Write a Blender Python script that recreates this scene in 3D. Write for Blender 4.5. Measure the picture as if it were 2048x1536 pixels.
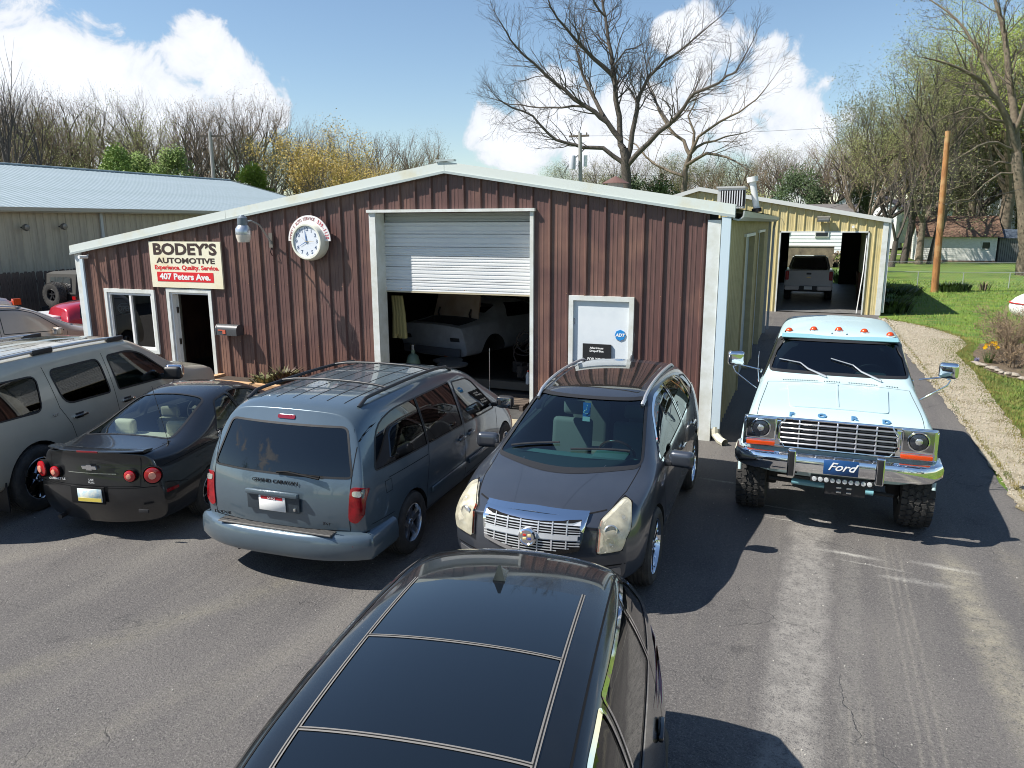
import bpy, bmesh, math, random
import numpy as np
from mathutils import Vector, Matrix
from mathutils.bvhtree import BVHTree
from mathutils.geometry import delaunay_2d_cdt
R=math.radians; PI=math.pi
for o in list(bpy.data.objects): bpy.data.objects.remove(o)
S=bpy.context.scene; C=S.collection
# ---------------- camera
CAM=Vector((0,-11.80,3.356)); F_PX=1506.58; pitch=.20978; yaw=.37172; roll=-.0033
right=Vector((math.cos(yaw),math.sin(yaw),0)); fwd=Vector((-math.sin(yaw)*math.cos(pitch),math.cos(yaw)*math.cos(pitch),-math.sin(pitch)))
up=right.cross(fwd)
r2=right*math.cos(roll)+up*math.sin(roll); u2=-right*math.sin(roll)+up*math.cos(roll)
cd=bpy.data.cameras.new('camera'); cam=bpy.data.objects.new('camera',cd); C.objects.link(cam)
cam.matrix_world=Matrix(((r2.x,u2.x,-fwd.x,CAM.x),(r2.y,u2.y,-fwd.y,CAM.y),(r2.z,u2.z,-fwd.z,CAM.z),(0,0,0,1)))
cd.sensor_width=36; cd.lens=F_PX/2048*36; cd.clip_start=.05; cd.clip_end=3000
S.camera=cam
# ---------------- light
SUNV=Vector((-.77,-.45,1)).normalized()
sd=bpy.data.lights.new('sun','SUN'); sd.energy=5.0; sd.angle=R(.5); sd.color=(1,.955,.88)
so=bpy.data.objects.new('sun',sd); C.objects.link(so); so.rotation_euler=(-SUNV).to_track_quat('-Z','Y').to_euler(); so.location=SUNV*60
S.view_settings.view_transform='Standard'; S.view_settings.look='None'; S.view_settings.exposure=.74; S.view_settings.gamma=1
S.view_settings.use_curve_mapping=False
S.cycles.filter_width=1.0
W=bpy.data.worlds.new('World'); S.world=W; W.use_nodes=True
def world():
    nt=W.node_tree; N=nt.nodes; L=nt.links; N.clear()
    out=N.new('ShaderNodeOutputWorld'); sky=N.new('ShaderNodeTexSky'); sky.sky_type='NISHITA'; sky.sun_disc=False
    sky.sun_elevation=math.asin(SUNV.z); sky.sun_rotation=math.atan2(SUNV.x,SUNV.y)
    sky.air_density=1.15; sky.dust_density=.1; sky.ozone_density=3.0; sky.altitude=200
    b1=N.new('ShaderNodeBackground'); b1.inputs[1].default_value=.084; L.new(sky.outputs[0],b1.inputs[0])
    tc=N.new('ShaderNodeTexCoord')
    nz=N.new('ShaderNodeTexNoise'); nz.inputs['Scale'].default_value=5.5; nz.inputs['Detail'].default_value=11; nz.inputs['Roughness'].default_value=.60
    L.new(tc.outputs['Generated'],nz.inputs['Vector'])
    big=N.new('ShaderNodeTexNoise'); big.inputs['Scale'].default_value=2.1; big.inputs['Detail'].default_value=3; L.new(tc.outputs['Generated'],big.inputs['Vector'])
    last=None
    def m(op,a,b=None,c=None):
        n=N.new('ShaderNodeMath'); n.operation=op
        for i,v in enumerate((a,b,c)):
            if v is None: continue
            if isinstance(v,(int,float)): n.inputs[i].default_value=v
            else: L.new(v,n.inputs[i])
        return n.outputs[0]
    for (dx,dy,dz,rad) in CLOUDS:
        vm=N.new('ShaderNodeVectorMath'); vm.operation='DOT_PRODUCT'; L.new(tc.outputs['Generated'],vm.inputs[0]); vm.inputs[1].default_value=(dx,dy,dz)
        cr=math.cos(rad); v=m('MULTIPLY_ADD',vm.outputs['Value'],1/(1-cr),-cr/(1-cr))
        last=v if last is None else m('SMOOTH_MAX',last,v,.35)
    # clouds elsewhere in the sky, from broad noise
    sep=N.new('ShaderNodeSeparateXYZ'); L.new(tc.outputs['Generated'],sep.inputs[0])
    vm=N.new('ShaderNodeVectorMath'); vm.operation='DOT_PRODUCT'; L.new(tc.outputs['Generated'],vm.inputs[0]); vm.inputs[1].default_value=tuple(fwd)
    away=m('MULTIPLY_ADD',vm.outputs['Value'],-2.6,1.7)   # the rest of the sky
    other=m('ADD',m('MULTIPLY_ADD',big.outputs[0],7.5,-4.6),m('MINIMUM',m('MULTIPLY',away,1),0.0))
    other=m('ADD',other,m('MINIMUM',m('MULTIPLY_ADD',sep.outputs[2],-7,1.9),0.0))
    last=m('MAXIMUM',last,other)
    nf=N.new('ShaderNodeTexNoise'); nf.inputs['Scale'].default_value=17; nf.inputs['Detail'].default_value=9; nf.inputs['Roughness'].default_value=.62; nf.inputs['Distortion'].default_value=.5; L.new(tc.outputs['Generated'],nf.inputs['Vector'])
    last=m('MAXIMUM',m('MINIMUM',last,.95),-1.6)
    n2=m('ADD',m('MULTIPLY_ADD',nz.outputs[0],3.2,-1.62),m('MULTIPLY_ADD',nf.outputs[0],3.6,-1.8))
    v=m('ADD',last,n2)
    ss=N.new('ShaderNodeMapRange'); ss.interpolation_type='SMOOTHSTEP'; L.new(v,ss.inputs[0]); ss.inputs[1].default_value=-.12; ss.inputs[2].default_value=.50
    sh=N.new('ShaderNodeMapRange'); L.new(v,sh.inputs[0]); sh.inputs[1].default_value=-.2; sh.inputs[2].default_value=1.1; sh.inputs[3].default_value=.52; sh.inputs[4].default_value=.70
    b2=N.new('ShaderNodeBackground'); b2.inputs[0].default_value=(.90,.935,1,1); L.new(sh.outputs[0],b2.inputs[1])
    hz=N.new('ShaderNodeMapRange'); L.new(sep.outputs[2],hz.inputs[0]); hz.inputs[1].default_value=-.02; hz.inputs[2].default_value=.02
    fac=m('MULTIPLY',m('MULTIPLY',ss.outputs[0],.97),hz.outputs[0])
    mx=N.new('ShaderNodeMixShader'); L.new(fac,mx.inputs[0]); L.new(b1.outputs[0],mx.inputs[1]); L.new(b2.outputs[0],mx.inputs[2]); L.new(mx.outputs[0],out.inputs[0])
CLOUDS=[(-0.7866, 0.5939, 0.1686, 0.062), (-0.7536, 0.6366, 0.1638, 0.0599), (-0.7148, 0.68, 0.1634, 0.0514), (-0.6667, 0.7218, 0.1858, 0.0471), (-0.6471, 0.7451, 0.1615, 0.0547), (-0.6344, 0.7611, 0.1353, 0.0468), (-0.7885, 0.6042, 0.1154, 0.0805), (-0.7325, 0.67, 0.1207, 0.0749), (-0.6739, 0.7291, 0.1194, 0.0612), (-0.6068, 0.7846, 0.1272, 0.0179), (-0.383, 0.9176, 0.1063, 0.0427), (-0.3203, 0.9384, 0.1296, 0.0509), (-0.3511, 0.9313, 0.0973, 0.0518), (-0.2551, 0.9602, 0.1141, 0.0678), (-0.1951, 0.9743, 0.1129, 0.0736), (-0.1383, 0.9665, 0.216, 0.034), (-0.1724, 0.9613, 0.2151, 0.0238), (-0.0987, 0.9736, 0.206, 0.0306), (-0.0584, 0.9829, 0.1746, 0.046), (-0.1374, 0.9753, 0.1732, 0.0445), (-0.0283, 0.9904, 0.1351, 0.0525), (-0.0903, 0.9863, 0.1381, 0.0699), (-0.0422, 0.9949, 0.0911, 0.0573), (0.0052, 0.9875, 0.1574, 0.0203), (0.0266, 0.9919, 0.1241, 0.0241), (0.0016, 0.9949, 0.1007, 0.0384), (-0.1764, 0.9813, 0.0771, 0.0745), (0.0369, 0.9971, 0.0658, 0.0369)]
world()
rng=random.Random(7)
# ---------------- materials
MATS={}
def lin(c):
    return tuple(((x/255)/12.92 if x/255<.04045 else ((x/255+.055)/1.055)**2.4) for x in c)
def mat(name,col,rough=.6,metal=0,col2=None,nscale=8,bump=0,bscale=60,coat=0,trans=0,emit=0,spec=.5,stretch=None,mixlo=.4,mixhi=.62,detail=6,col3=None,n3=1.3):
    if name in MATS: return MATS[name]
    m=bpy.data.materials.new(name); m.use_nodes=True; nt=m.node_tree; N=nt.nodes; L=nt.links
    b=N['Principled BSDF']; b.inputs['Base Color'].default_value=(*col,1); b.inputs['Roughness'].default_value=rough; b.inputs['Metallic'].default_value=metal
    b.inputs['Coat Weight'].default_value=coat; b.inputs['Coat Roughness'].default_value=.025; b.inputs['Specular IOR Level'].default_value=spec
    if emit: b.inputs['Emission Color'].default_value=(*col,1); b.inputs['Emission Strength'].default_value=emit
    if col2 or bump:
        tc=N.new('ShaderNodeTexCoord'); src=tc.outputs['Object']
        if stretch:
            mp=N.new('ShaderNodeMapping'); mp.inputs['Scale'].default_value=stretch; L.new(src,mp.inputs[0]); src=mp.outputs[0]
    if col2:
        n=N.new('ShaderNodeTexNoise'); n.inputs['Scale'].default_value=nscale; n.inputs['Detail'].default_value=detail; n.inputs['Roughness'].default_value=.62; L.new(src,n.inputs['Vector'])
        mr=N.new('ShaderNodeMapRange'); L.new(n.outputs[0],mr.inputs[0]); mr.inputs[1].default_value=mixlo; mr.inputs[2].default_value=mixhi
        mx=N.new('ShaderNodeMix'); mx.data_type='RGBA'; L.new(mr.outputs[0],mx.inputs[0]); mx.inputs[6].default_value=(*col,1); mx.inputs[7].default_value=(*col2,1); o=mx.outputs[2]
        if col3:
            n=N.new('ShaderNodeTexNoise'); n.inputs['Scale'].default_value=n3; n.inputs['Detail'].default_value=5; L.new(tc.outputs['Object'],n.inputs['Vector'])
            mr=N.new('ShaderNodeMapRange'); L.new(n.outputs[0],mr.inputs[0]); mr.inputs[1].default_value=.5; mr.inputs[2].default_value=.66
            mx=N.new('ShaderNodeMix'); mx.data_type='RGBA'; L.new(mr.outputs[0],mx.inputs[0]); L.new(o,mx.inputs[6]); mx.inputs[7].default_value=(*col3,1); o=mx.outputs[2]
        L.new(o,b.inputs['Base Color'])
    if bump:
        n=N.new('ShaderNodeTexNoise'); n.inputs['Scale'].default_value=bscale; n.inputs['Detail'].default_value=5; L.new(src,n.inputs['Vector'])
        bp=N.new('ShaderNodeBump'); bp.inputs['Strength'].default_value=bump; bp.inputs['Distance'].default_value=.02; L.new(n.outputs[0],bp.inputs['Height']); L.new(bp.outputs[0],b.inputs['Normal'])
    MATS[name]=m; return m
def glass(name,tint,refl=1.0,rough=.008,ior=1.52):
    if name in MATS: return MATS[name]
    m=bpy.data.materials.new(name); m.use_nodes=True; nt=m.node_tree; N=nt.nodes; L=nt.links; N.clear()
    out=N.new('ShaderNodeOutputMaterial'); t=N.new('ShaderNodeBsdfTransparent'); t.inputs[0].default_value=(*tint,1)
    g=N.new('ShaderNodeBsdfGlossy'); g.inputs['Roughness'].default_value=rough; g.inputs[0].default_value=(refl,refl,refl,1)
    f=N.new('ShaderNodeFresnel'); f.inputs[0].default_value=ior; mx=N.new('ShaderNodeMixShader')
    k=N.new('ShaderNodeMath'); k.operation='MULTIPLY_ADD'; k.use_clamp=True; k.inputs[1].default_value=1.2; k.inputs[2].default_value=.015; L.new(f.outputs[0],k.inputs[0])
    L.new(k.outputs[0],mx.inputs[0]); L.new(t.outputs[0],mx.inputs[1]); L.new(g.outputs[0],mx.inputs[2]); L.new(mx.outputs[0],out.inputs[0])
    MATS[name]=m; return m
def paint(name,col,metal=.35,rough=.32,dust=None):
    m=mat(name,col,rough,metal,coat=1.0,col2=dust or tuple(c*1.12+.004 for c in col),nscale=3.5,mixlo=.3,mixhi=.8,spec=.5)
    N=m.node_tree.nodes; L=m.node_tree.links; b=N['Principled BSDF']
    # road dust low on the coat: rougher in places
    n=N.new('ShaderNodeTexNoise'); n.inputs['Scale'].default_value=5; n.inputs['Detail'].default_value=8
    tc=N.new('ShaderNodeTexCoord'); L.new(tc.outputs['Object'],n.inputs['Vector'])
    mr=N.new('ShaderNodeMapRange'); mr.inputs[1].default_value=.35; mr.inputs[2].default_value=.75; mr.inputs[3].default_value=.015; mr.inputs[4].default_value=.10; L.new(n.outputs[0],mr.inputs[0]); L.new(mr.outputs[0],b.inputs['Coat Roughness'])
    return m
# ---------------- mesh builder
class MB:
    def __init__(s): s.v=[]; s.f=[]
    def add(s,v,f):
        o=len(s.v); s.v+= [tuple(p) for p in v]; s.f+=[tuple(i+o for i in q) for q in f]; return s
    def box(s,a,b):
        x0,y0,z0=a; x1,y1,z1=b
        return s.add([(x0,y0,z0),(x1,y0,z0),(x1,y1,z0),(x0,y1,z0),(x0,y0,z1),(x1,y0,z1),(x1,y1,z1),(x0,y1,z1)],[(0,3,2,1),(4,5,6,7),(0,1,5,4),(1,2,6,5),(2,3,7,6),(3,0,4,7)])
    def obox(s,c,size,rz=0,rx=0,ry=0):
        m=Matrix.Translation(c)@Matrix.Rotation(rz,4,'Z')@Matrix.Rotation(ry,4,'Y')@Matrix.Rotation(rx,4,'X')
        t=MB().box([-k/2 for k in size],[k/2 for k in size]); return s.add([m@Vector(p) for p in t.v],t.f)
    def tube(s,pts,r,n=8,caps=True):
        pts=[Vector(p) for p in pts]; k=len(pts); rs=r if isinstance(r,(list,tuple)) else [r]*k
        o=len(s.v); pu=None
        for i,p in enumerate(pts):
            d=(pts[min(i+1,k-1)]-pts[max(i-1,0)])
            if d.length<1e-9: d=Vector((0,0,1))
            d.normalize()
            if pu is None: pu=d.orthogonal().normalized()
            pu=(pu-d*pu.dot(d)); 
            if pu.length<1e-6: pu=d.orthogonal()
            pu.normalize(); w=d.cross(pu)
            for j in range(n):
                a=2*PI*j/n; q=p+(pu*math.cos(a)+w*math.sin(a))*rs[i]; s.v.append((q.x,q.y,q.z))
        for i in range(k-1):
            for j in range(n):
                a=o+i*n+j; b=o+i*n+(j+1)%n; s.f.append((a,b,b+n,a+n))
        if caps: s.f.append(tuple(o+j for j in reversed(range(n)))); s.f.append(tuple(o+(k-1)*n+j for j in range(n)))
        return s
    def cyl(s,a,b,r,n=16,r1=None): return s.tube([a,b],[r,r if r1 is None else r1],n)
    def lathe(s,prof,n=24,axis='Z',c=(0,0,0),closed=False):
        # prof: (radius, height)
        o=len(s.v); k=len(prof)
        for (r,h) in prof:
            for j in range(n):
                a=2*PI*j/n; x,y=r*math.cos(a),r*math.sin(a)
                p=(x,y,h) if axis=='Z' else ((x,h,y) if axis=='Y' else (h,x,y))
                s.v.append((p[0]+c[0],p[1]+c[1],p[2]+c[2]))
        rng_=range(k if closed else k-1)
        for i in rng_:
            i2=(i+1)%k
            for j in range(n): s.f.append((o+i*n+j,o+i*n+(j+1)%n,o+i2*n+(j+1)%n,o+i2*n+j))
        return s
    def prism(s,poly,h0,h1,axis='Z'):
        n=len(poly)
        def P(p,h): return (p[0],p[1],h) if axis=='Z' else ((p[0],h,p[1]) if axis=='Y' else (h,p[0],p[1]))
        return s.add([P(p,h0) for p in poly]+[P(p,h1) for p in poly],[tuple(reversed(range(n))),tuple(range(n,2*n))]+[(i,(i+1)%n,n+(i+1)%n,n+i) for i in range(n)])
    def quad(s,a,b,c,d): return s.add([a,b,c,d],[(0,1,2,3)])
    def sphere(s,c,r,n=12,m=8):
        rr=r if isinstance(r,(tuple,list)) else (r,r,r); o=len(s.v)
        for i in range(m+1):
            t=PI*i/m
            for j in range(n):
                a=2*PI*j/n; s.v.append((c[0]+rr[0]*math.sin(t)*math.cos(a),c[1]+rr[1]*math.sin(t)*math.sin(a),c[2]+rr[2]*math.cos(t)))
        for i in range(m):
            for j in range(n): s.f.append((o+i*n+j,o+(i+1)*n+j,o+(i+1)*n+(j+1)%n,o+i*n+(j+1)%n))
        return s
    def sweep(s,path,sec,up=(0,0,1)):
        # path: list of (point, outward normal); sec: list of (out, z)
        o=len(s.v); k=len(sec)
        for p,n in path:
            for (a,z) in sec: s.v.append((p[0]+n[0]*a,p[1]+n[1]*a,p[2]+z))
        for i in range(len(path)-1):
            for j in range(k): s.f.append((o+i*k+j,o+i*k+(j+1)%k,o+(i+1)*k+(j+1)%k,o+(i+1)*k+j))
        s.f.append(tuple(o+j for j in reversed(range(k)))); s.f.append(tuple(o+(len(path)-1)*k+j for j in range(k)))
        return s
    def mesh(s,name,m=None,smooth=None):
        me=bpy.data.meshes.new(name); me.from_pydata(s.v,[],s.f); me.update()
        if m: me.materials.append(m)
        if smooth is not None: sm(me,smooth)
        return me
    def build(s,name,m,parent=None,smooth=None,label=None,kind=None,world=True,recalc=False):
        me=s.mesh(name,m)
        if parent is not None and world and parent.get('_w'):
            me.transform(Matrix.Translation(-Vector(parent['_w'])))
        if recalc:
            bm=bmesh.new(); bm.from_mesh(me); bmesh.ops.recalc_face_normals(bm,faces=bm.faces); bm.to_mesh(me); bm.free()
        if smooth is not None: sm(me,smooth)
        return put(me,name,parent,label,kind)
def sm(me,ang=35):
    me.polygons.foreach_set('use_smooth',[True]*len(me.polygons))
    if ang: me.set_sharp_from_angle(angle=R(ang))
def put(me,name,parent=None,label=None,kind=None,loc=None):
    o=bpy.data.objects.new(name,me); C.objects.link(o)
    if parent is not None: o.parent=parent
    if label: o['label']=label
    if kind: o['kind']=kind
    if loc is not None: o.location=loc
    return o
def thing(name,label,cat,loc=(0,0,0),rotz=0,group=None,world=False,scale=1):
    o=bpy.data.objects.new(name,None); C.objects.link(o); o.location=loc; o.rotation_euler=(0,0,rotz); o.scale=(scale,)*3
    o.empty_display_size=.3; o['label']=label; o['category']=cat
    if group: o['group']=group
    if world: o['_w']=tuple(float(k) for k in loc)
    return o
def tag(o,label,cat,group=None,kind=None):
    o['label']=label; o['category']=cat
    if group: o['group']=group
    if kind: o['kind']=kind
    return o
def text(name,s,size,m,parent,loc,rot,extrude=.004,bold=.0,align='CENTER',shear=0,spacing=1,sx=1,label=None):
    cu=bpy.data.curves.new(name,'FONT'); cu.body=s; cu.size=size; cu.extrude=extrude; cu.offset=bold; cu.align_x=align; cu.align_y='CENTER'; cu.shear=shear; cu.space_character=spacing; cu.resolution_u=3
    o=bpy.data.objects.new(name,cu); C.objects.link(o)
    me=bpy.data.meshes.new_from_object(o.evaluated_get(bpy.context.evaluated_depsgraph_get())); me.materials.clear(); me.materials.append(m)
    bpy.data.objects.remove(o); me.transform(Matrix.Diagonal((sx,1,1,1)))
    n=put(me,name,parent,label); n.rotation_euler=rot
    n.location=Vector(loc)-(Vector(parent['_w']) if parent is not None and parent.get('_w') else Vector())
    return n
def rnd(poly,r=.05,n=4):
    """round the corners of a polygon"""
    out=[]; k=len(poly); rr=r if isinstance(r,(list,tuple)) else [r]*k
    for i in range(k):
        p=Vector(poly[i]); a=Vector(poly[i-1])-p; b=Vector(poly[(i+1)%k])-p
        d=min(rr[i],a.length*.48,b.length*.48)
        if d<1e-4: out.append(tuple(p)); continue
        A=p+a.normalized()*d; B=p+b.normalized()*d
        for j in range(n+1):
            t=j/n; q=A*(1-t)**2+p*2*t*(1-t)+B*t*t; out.append((q.x,q.y))
    return out
def dense(poly,step,closed=True):
    out=[]; k=len(poly)
    for i in range(k if closed else k-1):
        a=Vector(poly[i]); b=Vector(poly[(i+1)%k]); n=max(1,int(math.ceil((b-a).length/step)))
        for j in range(n): q=a.lerp(b,j/n); out.append(tuple(q))
    if not closed: out.append(tuple(poly[-1]))
    return out
# ---------------- car builder
def tb(T,x):
    if isinstance(T,(int,float)): return T
    return float(np.interp(x,[p[0] for p in T],[p[1] for p in T]))
class Car:
    def __init__(s,name,label,cat,sp,pose,paintm,scale=1,inside=None,level=3,group=None):
        s.sp=sp; s.root=thing(name,label,cat,(pose[0],pose[1],pose[3] if len(pose)>3 else 0),pose[2],group,scale=scale)
        s.paint=paintm; s.inside=inside or M_in; s.level=level; s.cuts=[]; s.pre=s.cage(level); s.bvh=BVHTree.FromPolygons([v.co for v in s.pre.vertices],[tuple(p.vertices) for p in s.pre.polygons])
    def cage(s,level,inset=0,xr=None):
        P=s.sp; xs=[x for x in P['xs'] if xr is None or xr[0]<=x<=xr[1]]
        bm=bmesh.new(); rings=[]
        def half(x):
            W_=tb(P['W'],x)-inset; zb=tb(P['zb'],x)+inset*2.2; zw=tb(P['zw'],x); zbl=tb(P['zbelt'],x); yb=tb(P['yb'],x)-inset if 'yb' in P else W_-.05
            yr=tb(P['yr'],x)-inset; zt=tb(P['zt'],x)-inset; cr=tb(P['crown'],x) if 'crown' in P else .05
            zr=zt-cr; zbl=min(zbl,zr-.02)
            t=.52; y6=yb+(yr-yb)*t+(.02 if zt-zbl>.3 else .01); z6=zbl+(zr-zbl)*t
            return [(0,zb),(W_-.18,zb),(W_-.02,zb+.06),(W_,zb+(zw-zb)*.55),(W_,zw),(yb,zbl),(y6,z6),(yr,zr),(yr*.62,zr+cr*.72),(0,zt)]
        x0,x1=P['xs'][0],P['xs'][-1]; fl=P.get('fl',.55); rl=P.get('rl',.5)
        def warp(x,y,z):
            W_=1.0; out=x
            if x>x1-fl:
                t=(x-(x1-fl))/fl; out=x+t*(tb(P['fp'],z))-t*P.get('fc',.2)*min(1.2,abs(y)/W_)**2.6
            if x<x0+rl:
                t=((x0+rl)-x)/rl; out=x+t*(tb(P['rp'],z))+t*P.get('rc',.15)*min(1.2,abs(y)/W_)**2.6
            return out
        for x in xs:
            h=half(x); ring=[]
            for j,(y,z) in enumerate(h): ring.append(bm.verts.new((warp(x,y,z),y,z)))
            mir=[None]*10
            for j in range(1,9): y,z=h[j]; mir[j]=bm.verts.new((warp(x,y,z),-y,z))
            mir[0]=ring[0]; mir[9]=ring[9]; rings.append((ring,mir,h,x))
        cl=bm.edges.layers.float.new('crease_edge')
        for a,b in zip(rings[:-1],rings[1:]):
            for j in range(9):
                bm.faces.new((a[0][j],b[0][j],b[0][j+1],a[0][j+1])); bm.faces.new((a[1][j+1],b[1][j+1],b[1][j],a[1][j]))
        for (ring,mir,h,x),fl_ in ((rings[0],1),(rings[-1],0)):
            cols=[ring]
            for fr in (.5,0,-.5):
                c=[ring[0]]+[bm.verts.new((warp(x,h[j][0]*fr,h[j][1]),h[j][0]*fr,h[j][1])) for j in range(1,9)]+[ring[9]]
                cols.append(c)
            cols.append(mir)
            for c0,c1 in zip(cols[:-1],cols[1:]):
                for j in range(9):
                    q=[c0[j],c0[j+1],c1[j+1],c1[j]]; q=[v for i,v in enumerate(q) if v not in q[:i]]
                    if fl_: q.reverse()
                    bm.faces.new(q)
        bm.edges.ensure_lookup_table()
        for x,j,val in ([] if inset else P.get('creases',[])):   # crease ring line j for x range
            for a,b in zip(rings[:-1],rings[1:]):
                if x[0]-.01<=a[3] and b[3]<=x[1]+.01:
                    for k in (0,1):
                        e=bm.edges.get((a[k][j],b[k][j]))
                        if e: e[cl]=val
        if not inset and P.get('endcrease'):
            for (ring,mir,h,x),v in ((rings[0],P['endcrease'][0]),(rings[-1],P['endcrease'][1])):
                for k in (ring,mir):
                    for j in range(9):
                        e=bm.edges.get((k[j],k[j+1]))
                        if e: e[cl]=v
        bmesh.ops.recalc_face_normals(bm,faces=bm.faces)
        me=bpy.data.meshes.new('cage'); bm.to_mesh(me); bm.free()
        o=bpy.data.objects.new('tmp',me); C.objects.link(o); md=o.modifiers.new('s','SUBSURF'); md.levels=level; md.render_levels=level
        out=bpy.data.meshes.new_from_object(o.evaluated_get(bpy.context.evaluated_depsgraph_get())); bpy.data.objects.remove(o)
        return out
    DIR={'L':(Vector((0,-1,0)),lambda a,b:Vector((a,3,b))),'R':(Vector((0,1,0)),lambda a,b:Vector((a,-3,b))),'F':(Vector((-1,0,0)),lambda a,b:Vector((4.5,a,b))),'B':(Vector((1,0,0)),lambda a,b:Vector((-4.5,a,b))),'T':(Vector((0,0,-1)),lambda a,b:Vector((a,b,4)))}
    def hit(s,v,a,b,off=0):
        d,f=s.DIR[v]; o=f(a,b); h=s.bvh.ray_cast(o,d,9)
        if h[0] is None:
            # beyond the outline: nearest point to the last good depth
            n=s.bvh.find_nearest(o+d*(3.2 if v in'LR' else (4.5-s.sp['xs'][-1]*.9 if v in 'FB' else 2.6)))
            return n[0]+n[1]*off,n[1]
        nn=h[1] if h[1].dot(d)<0 else -h[1]
        return h[0]+nn*off,nn
    def tri(s,poly,step):
        P=dense(poly,step); n=len(P); xs=[p[0] for p in P]; ys=[p[1] for p in P]
        pts=[Vector(p) for p in P]; x=min(xs)+step
        def inside(px,py):
            c=False; j=n-1; dm=9
            for i in range(n):
                if ((ys[i]>py)!=(ys[j]>py)) and (px<(xs[j]-xs[i])*(py-ys[i])/(ys[j]-ys[i]+1e-12)+xs[i]): c=not c
                j=i
            return c
        while x<max(xs):
            y=min(ys)+step
            while y<max(ys):
                if inside(x,y) and min((xs[i]-x)**2+(ys[i]-y)**2 for i in range(n))>(step*.4)**2: pts.append(Vector((x,y)))
                y+=step
            x+=step
        v,e,f,_,_,_=delaunay_2d_cdt(pts,[(i,(i+1)%n) for i in range(n)],[],1,1e-6)
        return v,f,n
    def patch(s,view,poly,name,m,off=.004,skirt=.02,step=.06,parent=None,label=None,smooth=60,bulge=0):
        v,f,n=s.tri(poly,step); d=s.DIR[view][0]; V=[];
        for p in v:
            q,nn=s.hit(view,p.x,p.y,off); V.append(q)
        mb=MB(); mb.v=[tuple(q) for q in V]; mb.f=[tuple(i) for i in f]
        if skirt:
            k=len(V); B=V[:n]
            mb.v+=[tuple(q+d*skirt) for q in B]
            for i in range(n): j=(i+1)%n; mb.f.append((i,j,k+j,k+i))
        me=mb.mesh(name,m); bm=bmesh.new(); bm.from_mesh(me); bmesh.ops.recalc_face_normals(bm,faces=bm.faces)
        # make the front face outwards
        tot=Vector()
        for fc in bm.faces:
            if len(fc.verts)==3: tot+=fc.normal*fc.calc_area()
        if tot.dot(d)>0: bmesh.ops.reverse_faces(bm,faces=bm.faces)
        bm.to_mesh(me); bm.free(); sm(me,smooth)
        return put(me,name,parent or s.root,label)
    def both(s,poly,name,m,**k):
        return [s.patch(v,poly,name,m,**k) for v in 'LR']
    def mir(s,view,poly,name,m,**k):
        return [s.patch(view,poly,name,m,**k),s.patch(view,[(p[0],-p[1]) for p in poly] if view=='T' else [(-p[0],p[1]) for p in poly],name,m,**k)]
    def line(s,view,pts,w=.007,m=None,off=.0015,closed=False,name='panel_gap',parent=None,step=.05,mb=None):
        P=dense(pts,step,closed); 
        if closed: P.append(P[0])
        own=mb is None; mb=mb or MB(); o=len(mb.v)
        for i,p in enumerate(P):
            a=Vector(P[max(i-1,0)]); b=Vector(P[min(i+1,len(P)-1)]); t=(b-a)
            if closed and i in (0,len(P)-1): t=Vector(P[1])-Vector(P[-2])
            t=t.normalized() if t.length>1e-9 else Vector((1,0)); nn=Vector((-t.y,t.x))*w/2
            for sg in (-1,1):
                q,_=s.hit(view,p[0]+nn.x*sg,p[1]+nn.y*sg,off); mb.v.append(tuple(q))
        for i in range(len(P)-1): mb.f.append((o+2*i,o+2*i+1,o+2*i+3,o+2*i+2))
        if own: return mb.build(name,m or M_gap,parent or s.root)
    def gaps(s,lst,w=.008,m=None,name='panel_gap'):
        mb=MB()
        for v,pts in lst:
            for vv in (v if len(v)>1 else v): s.line(vv,pts,w,mb=mb)
        return mb.build(name,m or M_gap,s.root)
    def window(s,view,poly,g,name='window',depth=.22,trim=.016,trimm=None,cut=True,step=.07,parent=None):
        if cut: s.cuts.append((view,poly,depth))
        big=poly
        w=s.patch(view,big,name,g,off=(-.004 if cut else .003),skirt=0,step=step,parent=parent)
        if trim:
            mb=MB(); s.line(view,poly,trim,mb=mb,closed=True,off=.003); mb.build('window_seal',trimm or M_rub,w)
        return w
    def finish(s,arches,cavity=None):
        me=s.pre; 
        if len(me.materials)==0: me.materials.append(s.paint)
        body=bpy.data.objects.new('body',me); C.objects.link(body)
        tmp=[]
        def add(m2):
            o=bpy.data.objects.new('cut',m2); C.objects.link(o); tmp.append(o)
            md=body.modifiers.new('b','BOOLEAN'); md.operation='DIFFERENCE'; md.solver='MANIFOLD'; md.object=o; md.material_mode='TRANSFER'
        if cavity:
            c=s.cage(1,.055,cavity); c.materials.append(s.inside)
            add(c)
        if s.cuts:
            mb=MB()
            for view,poly,depth in s.cuts:
                v,f,n=s.tri(poly,.08); d=s.DIR[view][0]; k=len(v); o=len(mb.v); q=[s.hit(view,p.x,p.y)[0] for p in v]
                mb.v+=[tuple(p-d*.06) for p in q]+[tuple(p+d*depth) for p in q]
                mb.f+=[tuple(o+i for i in t) for t in f]+[tuple(o+k+i for i in reversed(t)) for t in f]
                for i in range(n): j=(i+1)%n; mb.f.append((o+j,o+i,o+k+i,o+k+j))
            c=mb.mesh('c',s.inside); bm=bmesh.new(); bm.from_mesh(c); bmesh.ops.recalc_face_normals(bm,faces=bm.faces); bm.to_mesh(c); bm.free(); add(c)
        mb=MB()
        for (x,z,r,dp) in arches:
            for sg in (-1,1):
                y0,y1=sorted((sg*1.3,sg*(s.sp['ww']-dp)))
                mb.prism([(x+r*math.cos(2*PI*i/40),z+r*math.sin(2*PI*i/40)*(1.0)) for i in range(40)],y0,y1,'Y')
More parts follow.
